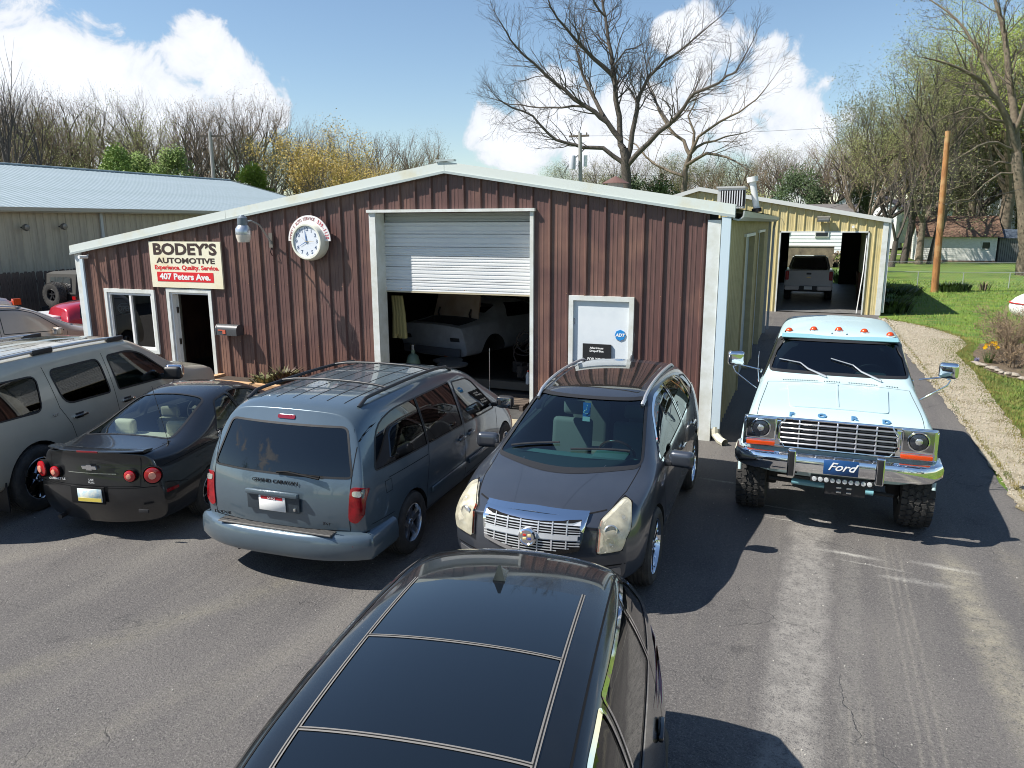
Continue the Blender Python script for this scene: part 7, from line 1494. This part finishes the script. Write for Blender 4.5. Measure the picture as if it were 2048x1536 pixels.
xx,yy=at_px(449,58); lp=thing('distant_pole','distant T-shaped utility pole above the tan roof ridge','utility pole',(xx,yy,0),world=True); MB().tube([(xx,yy,0),(xx,yy,9.6)],[.16,.12],8).build('pole',mat('pole_grey',(.3,.29,.27)),lp); MB().obox((xx,yy,9.3),(1.8,.12,.12),rz=yaw).build('cross_arm',mat('arm_brown',(.1,.08,.06)),lp)
def wire(a,b,sag,label,r=.011):
    P=[a.lerp(b,t)-Vector((0,0,sag*4*t*(1-t))) for t in np.linspace(0,1,24)]; o=MB().tube(P,r,4).build('overhead_wire',mat('wire_black',(.03,.03,.03),.6)); tag(o,label,'wire')
wire(c_,px2(2200,200,60),.6,'upper overhead wire running right from the transformer pole'); wire(px2(1150,350,36),px2(1700,316,60),.5,'lower overhead wire behind the yellow roof'); wire(pb.lerp(pt,.56),px2(2250,300,12),.3,'wire running from the orange pole to the right',.008); wire(px2(1561,438,18.9),px2(1820,352,30),.25,'thin cable from the yellow garage eave to the orange pole',.008)
# ---------------- left: long tan building, fence
lb=thing('long_tan_building','long tan steel building with a pale grey-blue ribbed roof behind the fence','building',(-27,8,0),world=True)
M_lb=mat('stained_tan',(.50,.44,.32),.7,col2=(.38,.335,.25),nscale=1.3,stretch=(1,3,.45),col3=(.33,.29,.21),n3=.6); M_lr=mat('roof_bluegrey',(.27,.33,.36),.55,.0,col2=(.24,.30,.32),nscale=1)
def shared(nm,mbf,m,root,places):
    me=mbf.mesh(nm,m)
    for p in places: o=put(me,nm,root); o.location=Vector(p)-Vector(root['_w'])
pm_=MB(); n=3
pr=[]
for k in range(3): pr+=[(k*.3048+0,0),(k*.3048+.02,.025),(k*.3048+.06,.025),(k*.3048+.08,0)]
pr.append((.9144,0))
for (a,ya),(b,yb) in zip(pr[:-1],pr[1:]): pm_.quad((ya,a,0),(yb,b,0),(yb,b,4.0),(ya,a,4.0))
shared('wall_panel',pm_,M_lb,lb,[(-27,-14+k*.9144,0) for k in range(47)])
rp=MB(); dx_,dz_=-8.6,2.17
for (a,ya),(b,yb) in zip(pr[:-1],pr[1:]): rp.quad((.45,a,3.98+ya*.5),(.45,b,3.98+yb*.5),(dx_,b,3.98+dz_+yb*.5),(dx_,a,3.98+dz_+ya*.5))
shared('roof_panel',rp,M_lr,lb,[(-27,-14+k*.9144,0) for k in range(47)])
MB().box((-44,-14,0),(-27.05,-13.9,4)).build('end_wall',M_lb,lb); MB().box((-44,28.8,0),(-27.05,28.9,4)).build('end_wall',M_lb,lb); MB().quad((-35.6,-14,6.16),(-35.6,29,6.16),(-44.2,29,4.0),(-44.2,-14,4.0)).build('roof',M_lr,lb)
MB().box((-26.56,-14,3.86),(-26.48,29,4.0)).build('gutter',mat('gutter_tan',(.42,.38,.29),.5),lb); MB().box((-26.9,-14,3.82),(-26.56,29,3.85)).build('soffit',mat('gutter_tan',(.42,.38,.29)),lb)
MB().tube([(-35.6,-14,6.19),(-35.6,29,6.19)],.06,6).build('ridge_cap',M_lr,lb)
MB().add([(-26.5,29.03,3.95),(-35.6,29.03,6.2),(-35.6,29.03,6.05),(-26.5,29.03,3.8),(-26.5,28.9,3.98),(-35.6,28.9,6.23)],[(0,1,2,3),(0,4,5,1)]).build('rake_trim',M_trim,lb)
for y in (11.3,): MB().box((-26.97,y,0),(-26.90,y+.12,3.85)).build('downspout',mat('spout_pale',(.5,.52,.5),.5),lb)
for i,(u,v) in enumerate(((42,455),(118,453))):
    a=r2*((u-1024)/F_PX)+u2*((768-v)/F_PX)+fwd; t_=(-26.9-CAM.x)/a.x; p=CAM+a*t_
    w=thing('wall_lamp',['left round lamp on the tan building wall','right round lamp on the tan building wall'][i],'lamp',tuple(p),world=True); MB().tube([p,p+Vector((.22,0,0))],.03,6).build('lamp_arm',M_plastic,w); MB().lathe([(.0001,-.05),(.11,-.03),(.13,.05),(.10,.12),(.0001,.14)],14,'X',c=(p.x+.22,p.y,p.z)).build('lamp_head',mat('lamp_pewter',(.22,.20,.17),.4,.4),w,smooth=40)
fc=thing('picket_fence','tall weathered brown board fence in front of the tan building','fence',(-25.6,0,0),world=True); M_f=mat('fence_brown',(.075,.055,.045),.9,col2=(.12,.095,.075),nscale=4,stretch=(3,3,.5),bump=.4,bscale=12); fm=MB().prism([(0,0),(.135,0),(.135,1.70),(.105,1.76),(.03,1.76),(0,1.70)],0,.02,'X').mesh('fence_board',M_f)
# board profile above is in (y,z)
r_=random.Random(4)
for k in range(150):
    o=put(fm,'fence_board',fc); o.location=Vector((-25.6+r_.uniform(-.008,.008),-8+k*.148,r_.uniform(-.03,.02)))-Vector(fc['_w']); o.rotation_euler=(r_.uniform(-.012,.012),0,0)
for z in (.35,1.35): MB().box((-25.66,-8,z),(-25.61,14.2,z+.09)).build('fence_rail',M_f,fc)
# ---------------- right: fences, shed, houses
def chain(name,label,A,B,h,step,zt=0):
    PR=.022
    A,B=Vector(A),Vector(B); L=(B-A).length; n=max(2,int(L/step)); f=thing(name,label,'fence',tuple(A),world=True); gm=mat('galvanised_fence',(.42,.44,.44),.45,.4)
    for k in range(n+1): p=A.lerp(B,k/n); MB().tube([p,p+Vector((0,0,h))],PR,6).build('post',gm,f)
    MB().tube([A+Vector((0,0,h)),B+Vector((0,0,h))],.014,6).build('top_rail',gm,f)
    mb=MB(); d=(B-A).normalized(); s_=.16
    for k in range(int((L+h)/s_)):
        a0=k*s_
        for sg in (1,-1):
            t0,z0,t1,z1=(a0-h,0,a0,h) if sg>0 else (a0-h,h,a0,0)
            if t0<0: f_=-t0/h; z0=z0+(z1-z0)*f_; t0=0
            if t1>L: f_=(t1-L)/h; z1=z1-(z1-z0)*min(1,f_/(1 if h else 1)); t1=L
            if t1<=t0: continue
            mb.tube([A+d*t0+Vector((0,0,z0)),A+d*t1+Vector((0,0,z1))],.0014,3,False)
    mb.build('wire_mesh',gm,f,kind='stuff')
chain('chain_fence','near chain-link fence crossing the lawn behind the orange pole',(3.3,33,0),(14,34.6,0),.80,2.1); chain('chain_fence','far chain-link fence in front of the white shed',(2.2,46,0),(20,48,0),.72,5.4)
sh=thing('white_shed','white clapboard garage shed with a brown shingle roof and one small window','shed',(12,64,0),world=True)
M_clap=mat('clapboard_white',(.66,.66,.62),.7,col2=(.55,.55,.50),nscale=4,stretch=(1,1,6)); 
mb=MB(); n=13
def boards(root,x0,x1,y,zt,n,m,holes=(),face=-1,axis='X',z0=0):
    hh=(zt-z0)/n
    for k in range(n):
        za=z0+k*hh; zb=za+hh; segs=[(x0,x1)]
        for (ha,hb,hz0,hz1) in holes:
            if zb>hz0+.01 and za<hz1-.01: segs=[s2 for s1 in segs for s2 in ((s1[0],min(s1[1],ha)),(max(s1[0],hb),s1[1])) if s2[1]-s2[0]>.02]
        mb=MB()
        for a,b in segs:
            if axis=='X': mb.add([(a,y+face*.03,za),(b,y+face*.03,za),(b,y+face*.008,zb),(a,y+face*.008,zb),(a,y,za),(b,y,za)],[(0,1,2,3),(0,4,5,1)])
            else: mb.add([(y+face*.03,a,za),(y+face*.03,b,za),(y+face*.008,b,zb),(y+face*.008,a,zb),(y,a,za),(y,b,za)],[(0,1,2,3),(0,4,5,1)])
        if mb.f: mb.build('siding_board',m,root)
boards(sh,9.0,14.85,64,2.2,13,M_clap,[(13.75,14.35,1.10,1.68)]); boards(sh,64,69.5,9.0,2.2,13,M_clap,axis='Y')
MB().box((9.02,64.02,0),(14.83,69.5,2.2)).build('core',mat('core_dark',(.05,.05,.05),.9),sh) if False else MB().box((9.04,69.4,0),(14.83,69.5,2.2)).build('back_wall',M_clap,sh)
MB().box((14.80,64.02,0),(14.85,69.5,2.2)).build('side_wall',M_clap,sh); MB().prism([(64,2.2),(69.5,2.2),(66.75,3.85)],9.0,9.05,'X').build('gable',M_clap,sh); MB().box((8.9,63.93,-.1),(14.95,64.03,.10)).build('plinth',mat('plinth_rust',(.16,.10,.07),.9),sh)
frame(sh,13.70,14.40,1.05,1.73,.07,63.93,64.0,M_trim,'window_frame'); MB().quad((13.77,63.97,1.12),(14.33,63.97,1.12),(14.33,63.97,1.66),(13.77,63.97,1.66)).build('window_pane',mat('pane_dark',(.03,.035,.04),.1),sh)
M_sh=mat('shingle_brown',(.15,.085,.055),.9,col2=(.20,.125,.085),nscale=6,bump=.5,bscale=9)
for k in range(12):
    t0,t1=k/12,(k+1)/12; y0,z0_,y1,z1_=63.55+3.2*t0,2.10+1.78*t0,63.55+3.2*t1,2.10+1.78*t1
    MB().add([(8.65,y0,z0_+.05),(15.2,y0,z0_+.05),(15.2,y1,z1_+.03),(8.65,y1,z1_+.03),(8.65,y0,z0_),(15.2,y0,z0_)],[(0,1,2,3),(4,5,1,0)]).build('shingle_course',M_sh,sh)
MB().quad((8.65,66.75,3.9),(15.2,66.75,3.9),(15.2,69.9,2.1),(8.65,69.9,2.1)).build('roof_back',M_sh,sh); MB().quad((8.66,63.57,2.08),(15.19,63.57,2.08),(15.19,64,2.2),(8.66,64,2.2)).build('soffit',M_trim,sh)
ms=thing('metal_shed','small dark grey metal shed beside the white shed','shed',(16.2,65,0),world=True)
gm=mat('shed_grey',(.16,.16,.15),.6)
mb=MB()
for k in range(14): mb2=MB().box((15.15+k*.16,64.6,0),(15.27+k*.16,64.65,2.0)); mb2.build('metal_slat',gm,ms)
MB().box((15.1,64.66,0),(17.4,67,2.0)).build('shed_body',mat('shed_dark',(.08,.08,.08),.7),ms); MB().prism([(64.4,2.0),(67.2,2.0),(65.8,2.75)],15.0,17.5,'X').build('roof',mat('roof_slate_blue',(.07,.09,.12),.6),ms,recalc=True)
def house(name,label,cx,cy,w,d,h,rh,wallm,roofm,rz,wins,z=0,group=None,n=10):
    H=thing(name,label,'house',(cx,cy,z),rz,group)
    hh=h/n
    for k in range(n):
        MB().add([(-w/2-.02,-d/2-.03,k*hh),(w/2+.02,-d/2-.03,k*hh),(w/2,-d/2,(k+1)*hh),(-w/2,-d/2,(k+1)*hh)],[(0,1,2,3)]).build('siding_board',wallm,H)
    MB().add([(-w/2,-d/2,0),(-w/2,d/2,0),(-w/2,d/2,h),(-w/2,-d/2,h),(w/2,-d/2,0),(w/2,d/2,0),(w/2,d/2,h),(w/2,-d/2,h)],[(0,1,2,3),(7,6,5,4),(1,5,6,2)]).build('wall',wallm,H)
    MB().add([(-w/2-.3,-d/2-.3,h-.05),(w/2+.3,-d/2-.3,h-.05),(w/2+.3,0,h+rh),(-w/2-.3,0,h+rh),(w/2+.3,d/2+.3,h-.05),(-w/2-.3,d/2+.3,h-.05)],[(0,1,2,3),(3,2,4,5)]).build('roof',roofm,H)
    for sg in (-1,1): MB().add([(sg*w/2,-d/2,h),(sg*w/2,d/2,h),(sg*w/2,0,h+rh-.1)],[(0,1,2)]).build('gable',wallm,H)
    for (x,z0,ww,wh) in wins:
        f=MB().box((x-ww/2-.08,-d/2-.10,z0-.08),(x+ww/2+.08,-d/2-.035,z0+wh+.08)).build('window',M_trim,H); MB().box((x-ww/2,-d/2-.112,z0),(x+ww/2,-d/2-.102,z0+wh)).build('pane',mat('pane_dark',(.03,.035,.04)),f)
    return H
WW=mat('house_white',(.74,.76,.76),.6); RG=mat('roof_grey',(.13,.12,.115),.9); 
house('white_house','white clapboard house seen through the drive-through garage',-1.0,60,8.5,7,2.9,1.1,WW,RG,0,[(1.85,1.35,.9,1.1),(-1.2,1.6,.9,1.3)],z=.9)
house('white_house','white house with a slate-purple gable roof beyond the tree trunks',6.4,96,5.0,8,5.0,2.6,WW,mat('roof_slate',(.14,.13,.16),.8),R(75),[(0,2,1,1.2)],z=.2)
house('cottage','pale green-grey cottage left of the white house in the distance',2.6,88,5.5,6,3.2,2.0,mat('wall_sage',(.36,.38,.28),.8),RG,R(10),[(0,1,1.2,1)],z=.3)
house('distant_house','light-gabled house roof just above the yellow garage eave',-3.2,100,6.5,8,4.6,2.9,WW,mat('roof_pale',(.32,.31,.30),.8),R(90),[(0,2,1,1)],z=.5)
house('distant_house','low white house partly hidden by branches above the shed roof',13.5,100,10,8,4.0,1.5,WW,RG,R(5),[(-2,2,1,1),(2,2,1,1)],z=.8); house('distant_house','white house at the right edge behind the big trunk',21.5,86,7,8,5.2,2,WW,RG,R(5),[(0,2,1,1.2)],z=.5)
rw=thing('retaining_wall','stained tan concrete retaining wall below the white house','wall',(0,51.6,0),world=True); MB().box((-6,51.5,0),(1.75,51.8,1.55)).build('wall_face',mat('stained_concrete',(.22,.18,.12),.9,col2=(.13,.105,.075),nscale=1.4,bump=.3),rw); MB().box((-6.05,51.45,1.55),(1.80,51.85,1.62)).build('wall_coping',mat('coping',(.30,.28,.25),.9),rw)
sheet('house_terrace',[(-8,51.8),(1.75,51.8),(1.75,57),(-8,57)],.9,M_lawn)
wp=thing('wood_pile','stack of split firewood logs beside the retaining wall','log pile',(2.3,51,0),world=True); r_=random.Random(8); lm=[mat('log_end%d'%k,c,.9) for k,c in enumerate(((.30,.21,.14),(.16,.10,.07),(.38,.29,.20)))]
for k in range(9):
    for j in range(7-(k%2)):
        if k>6 and r_.random()<.4: continue
        MB().tube([(1.75+j*.23+r_.uniform(-.03,.03)+.11*(k%2),50.6+r_.uniform(-.1,.1),.12+k*.135),(1.75+j*.23+.11*(k%2),51.2,.12+k*.135)],r_.uniform(.065,.085),7).build('log',lm[r_.randrange(3)],wp)
def farcar(name,label,x,y,rz,col,z=0,s=1,cat='car'):
    t=thing(name,label,cat,(x,y,z),rz,scale=s); pm=paint('far_'+name+str(int(col[0]*99)),col,.1,.35); P=[(-2.2,.35),(-2.25,.9),(-1.9,1.0),(-1.5,1.5),(.2,1.55),(1.0,1.05),(2.1,.9),(2.25,.4)]
    me=MB().prism(P,-.85,.85,'Y').mesh('body',pm); bm=bmesh.new(); bm.from_mesh(me); bmesh.ops.recalc_face_normals(bm,faces=bm.faces); bmesh.ops.bevel(bm,geom=list(bm.edges),offset=.10,segments=3,affect='EDGES'); bm.to_mesh(me); bm.free(); sm(me,50); put(me,'body',t)
    for sg in (-1,1): MB().prism([(-1.75,1.05),(-1.42,1.42),(.1,1.46),(.75,1.05)],sg*.84,sg*.862,'Y').build('side_window',G_dark,t,recalc=True)
    for xx in (1.4,-1.35):
        for sg in (1,-1): build_wheel(t,(xx,sg*.76,.33),.33,.2,sg,(5,'wide'),.2,M_alloy,None)
farcar('white_car','white SUV parked beyond the wood pile, seen through the yellow garage',3.6,66,R(15),(.7,.7,.72),z=.75)
bt=MB().sphere((3.1,54.5,1.0),(.7,.5,.35),12,8).build('blue_tarp',mat('tarp_blue',(.04,.22,.33),.5,bump=.4,bscale=5)); tag(bt,'blue tarpaulin bundle behind the wood pile','tarpaulin')
gl=thing('charcoal_grill','dark barbecue grill standing on the lawn left of the leaning trees','grill',(6.0,62,0),world=True); MB().box((5.2,61.8,.55),(6.1,62.2,.95)).build('grill_box',M_plastic,gl)
for x in (5.35,5.95): MB().tube([(x,62,0),(x,62,.6)],.04,6).build('leg',M_plastic,gl)
# ---------------- low planting
tuft(6.55,31.2,0,.55,160,M_leafd,'lily_clump','dark green clump of strap leaves at the foot of the orange pole','plant',41,.75,.035); tuft(7.15,31.9,0,.5,130,M_leafd,'lily_clump','right-hand half of the strap-leaf clump near the fence posts','plant',42,.6,.035)
tuft(8.3,32.2,0,.55,40,M_twigb,'small_bush','small twiggy bush left of a lone fence post','plant',43,.25,.02)
for i,(x,y,h) in enumerate(((3.1,22,.65),(3.3,24,.7),(3.2,26.2,.8),(3.9,27.4,.65),(4.4,28.5,.5),(3.0,20.4,.6),(3.6,25.2,.7))):
    tuft(x,y,-.02,h,260,[M_leaf,M_leafd,mat('leaf_lime',(.14,.20,.03),.6,col2=(.20,.24,.05),nscale=3)][i%3 if i<5 else 1],'border_plant','leafy border plants along the side of the yellow garage','plant',60+i,.75,.05,'border plants by the yellow garage',lean=.7)
for i,(x,y) in enumerate(((1.95,35.5),(2.3,37),(1.6,38.5),(2.6,39.5))): tuft(x,y,0,.7,200,M_leaf,'border_plant','green plants seen past the pickup through the garage','plant',80+i,.6,.06,'plants behind the drive-through garage')
# flower bed at the right
bed=sheet('flower_bed',wob([(3.9,9.0),(4.1,7.6),(4.9,6.6),(6.5,6.5),(7.5,10),(6.2,13),(4.7,12.6),(4.2,10.8)],.08,.3,5),.008,mat('bed_soil',(.07,.05,.035),.95,col2=(.16,.12,.07),nscale=14,bump=1,bscale=25))
r_=random.Random(12)
for k in range(16):
    t_=k/15; x=3.95+.9*t_**1.3+r_.uniform(-.05,.05); y=8.9-2.3*t_+r_.uniform(-.1,.1); s_=MB().sphere((0,0,0),(r_.uniform(.08,.16),r_.uniform(.06,.11),r_.uniform(.03,.05)),8,6); me=s_.mesh('edging_stone',mat('stone_pale',(.33,.29,.235),.85,col2=(.23,.20,.16),nscale=9,bump=.4)); 
    for v in me.vertices: v.co*= r_.uniform(.85,1.1)
    o=put(me,'edging_stone',loc=(x,y,.04)); o.rotation_euler=(0,0,r_.uniform(0,3)); tag(o,'flat pale stone edging the flower bed','stone','stones edging the flower bed')
df=thing('daffodils','clump of bright yellow daffodils in the stone-edged bed','flowers',(4.25,9.2,0),world=True)
tu=MB(); r_=random.Random(13)
for k in range(60):
    a=r_.uniform(0,6.3); d=r_.random()*.12; p=Vector((4.25+d*math.cos(a),9.2+d*math.sin(a),0)); h=r_.uniform(.22,.40); q=p+Vector((math.cos(a)*.14,math.sin(a)*.14,h)); s_=Vector((-math.sin(a),math.cos(a),0))*.010; tu.add([p-s_,p+s_,q],[(0,1,2)])
tu.build('leaves',M_leaf,df)
for k in range(8):
    fx=MB(); c=Vector((4.25+r_.uniform(-.16,.16),9.2+r_.uniform(-.12,.12),.42+r_.uniform(-.03,.09)))
    for j in range(6):
        a=j*PI/3; u=Vector((math.cos(a),-.35,math.sin(a)))*.05; w_=Vector((-math.sin(a),0,math.cos(a)))*.022; fx.add([c,c+u*.6+w_,c+u*1.1,c+u*.6-w_],[(0,1,2,3)])
    fx.tube([c,c+Vector((0,-.045,0))],[.014,.024],8); fx.build('flower',mat('daffodil_yellow',(.85,.52,.01),.5),df)
hy=tuft(3.98,9.1,0,.16,40,mat('hyacinth_grey',(.22,.21,.30),.7),'hyacinth','small grey-lilac flower left of the daffodils','flowers',14,.04,.02,lean=.3)
def twigbush(name,label,x,y,h,w,seed,n=16,leaf=None,nl=0):
    t=Tree(seed); 
    for k in range(n):
        a=t.r.uniform(0,2*PI); t.grow(Vector((w*.15*math.cos(a),w*.15*math.sin(a),-.05)),Vector((math.cos(a)*w*.5/h,math.sin(a)*w*.5/h,1)),h*t.r.uniform(.55,.9),.012,2,4,(5,7),.02,.2,.7,3,.5,.6)
    root=thing(name,label,'bush',(x,y,0)); put(t.big.mesh('stems',M_twigb),'stems',root,kind='stuff'); put(t.fine.mesh('twigs',M_twigb),'twigs',root,kind='stuff')
    if nl: put(t.leaves(nl,.035,spread=.05).mesh('foliage',leaf),'foliage',root)
twigbush('twiggy_bush','large brown twiggy bush in the flower bed at the right edge',5.05,10.2,1.45,2.0,51,28,L_brn,4200); twigbush('twiggy_bush','lower reddish twiggy shrub at the front of the flower bed',4.65,8.9,.75,1.2,52,14,L_brn,1400); twigbush('twiggy_bush','sparse shrub in front of the white rounded cover',5.6,11.4,1.2,1.5,53,14,L_brn,1400)
twigbush('twiggy_bush','small leafy shrub nearest the viewer in the bed',5.15,7.7,.5,.9,54,10,M_leafd,900)
wc=thing('covered_trailer','white rounded trailer shell with a thin red line behind the twiggy bush','trailer',(7.1,16.0,0),world=True)
MB().sphere((7.55,16.3,.72),(1.5,1.1,.62),28,14).build('shell',mat('shell_white',(.75,.74,.72),.35),wc,smooth=60); MB().tube([(7.55+1.485*math.cos(a),16.3+1.09*math.sin(a),.86) for a in np.linspace(0,2*PI,50)],.018,6,False).build('red_line',M_sred,wc)
for sy in (15.5,17.1): MB().tube([(7.5,sy,.25),(7.5,sy+.15,.25)],.25,16).build('wheel',M_tyre,wc)
pot=thing('plant_pot','black plastic pot lying on its side beside the bed stones','pot',(4.75,7.2,0),world=True); MB().tube([(4.62,7.15,.12),(4.92,7.25,.12)],[.14,.10],16,False).tube([(4.61,7.147,.12),(4.63,7.153,.12)],[.15,.15],16,False).build('pot_wall',M_plastic,pot)
# ---------------- loose ground cover
def scatter(name,kind_m,n,fn,seed): 
    r=random.Random(seed); mb=MB()
    for i in range(n): fn(r,mb)
    o=mb.build(name,kind_m); o['kind']='stuff'; return o
def inpoly(x,y,P):
    c=False; j=len(P)-1
    for i in range(len(P)):
        if ((P[i][1]>y)!=(P[j][1]>y)) and x<(P[j][0]-P[i][0])*(y-P[i][1])/(P[j][1]-P[i][1])+P[i][0]: c=not c
        j=i
    return c
def stone(r,mb):
    while True:
        x,y=r.uniform(2.4,4.5),r.uniform(-2.2,18)
        if inpoly(x,y,GR): break
    s=r.uniform(.008,.022)*(1+max(0,y)*.06); a=r.uniform(0,3); mb.obox((x,y,.012+s*.3),(s,s*r.uniform(.6,1),s*.7),rz=a,rx=r.uniform(-.5,.5))
o=scatter('loose_gravel',mat('gravel_stone',(.34,.295,.22),.9,col2=(.46,.42,.34),nscale=30),9000,stone,71); tag(o,'loose pale gravel on the curving drive','gravel')
BED=[(3.9,9.0),(4.1,7.6),(4.9,6.6),(6.5,6.5),(7.5,10),(6.2,13),(4.7,12.6),(4.2,10.8)]
def blade(x,y,h,r,mb,w=.012,z=-.02):
    a=r.uniform(0,6.3); l=Vector((math.cos(a),math.sin(a),0))*h*r.uniform(.1,.7); s=Vector((-math.sin(a),math.cos(a),0))*w; p=Vector((x,y,z)); mb.add([p-s,p+s,p+Vector((0,0,h))+l],[(0,1,2)])
def grass(r,mb):
    t=r.random()**1.6; y=-3+t*42; x=r.uniform(2.9,4+ (y+12)*.50)
    if inpoly(x,y,GR) or inpoly(x,y,BED) : return
    if x<2.7: return
    f=1+max(0,y)*.035; blade(x,y,r.uniform(.03,.08)*(1+max(0,y)*.02),r,mb,.006*f)
o=scatter('lawn_grass',mat('grass_blade',(.11,.20,.018),.7,col2=(.19,.27,.03),nscale=2.2,col3=(.17,.17,.05),n3=5),70000,grass,72); tag(o,'short bright spring grass of the lawn','grass')
def edge(r,mb):
    k=r.randrange(len(GR)); a=Vector(GR[k]); b=Vector(GR[(k+1)%len(GR)]); p=a.lerp(b,r.random()); x=p.x+r.gauss(0,.14); y=p.y+r.gauss(0,.14)
    if x<2.66: x=2.66+r.random()*.08
    blade(x,y,r.uniform(.02,.06),r,mb,.006,.0)
o=scatter('edge_weeds',mat('weed_yellow',(.16,.15,.035),.8,col2=(.27,.20,.06),nscale=2.5,col3=(.10,.14,.03),n3=1.2),18000,edge,73); tag(o,'yellowed weeds along the edges of the gravel drive','weeds')
def weed2(r,mb):
    x=r.gauss(3.95,.35); y=r.uniform(-2,13)
    if inpoly(x,y,BED): return
    blade(x,y,r.uniform(.02,.07),r,mb,.008,.0)
o=scatter('verge_weeds',mat('weed_green',(.10,.14,.03),.8,col2=(.20,.19,.05),nscale=3),14000,weed2,74); tag(o,'patchy weeds on the verge beside the gravel','weeds')
def pebble(r,mb):
    x,y=r.uniform(-9,2.5),r.uniform(-10.5,-.8); s=r.uniform(.004,.011); mb.obox((x,y,s*.3),(s,s*.8,s*.6),rz=r.uniform(0,3))
o=scatter('pebbles',mat('pebble_pale',(.40,.38,.34),.9),500,pebble,75); tag(o,'scattered grit and pebbles on the asphalt','grit')
# ---------------- across the street, behind the viewer: unseen, added for paint and window reflections
for i in range(22):
    x=-62+i*5.6+rt.uniform(-1.5,1.5); y=-48-rt.uniform(0,16); tree(['budE','bareC','budF','bareD','darkshrub','budE'][i%6],'reflection_tree','unseen tree across the street, added for reflections',x,y,rt.uniform(.75,1.05),rt.uniform(0,6),'added trees across the street')
house('reflection_house','unseen brick house across the street, added for reflections',-22,-44,12,9,3.4,2.6,mat('house_brick',(.22,.09,.06),.9),RG,PI,[(-3,1,1.3,1.3),(3,1,1.3,1.3)]); house('reflection_house','unseen white house across the street, added for reflections',6,-45,11,9,3.4,2.6,WW,RG,PI,[(-3,1,1.3,1.3),(3,1,1.3,1.3)]); house('reflection_house','unseen tan house across the street far to the right, added for reflections',34,-46,12,9,3.4,2.4,mat('house_tan',(.36,.30,.21),.9),RG,PI,[(-3,1,1.3,1.3),(3,1,1.3,1.3)])
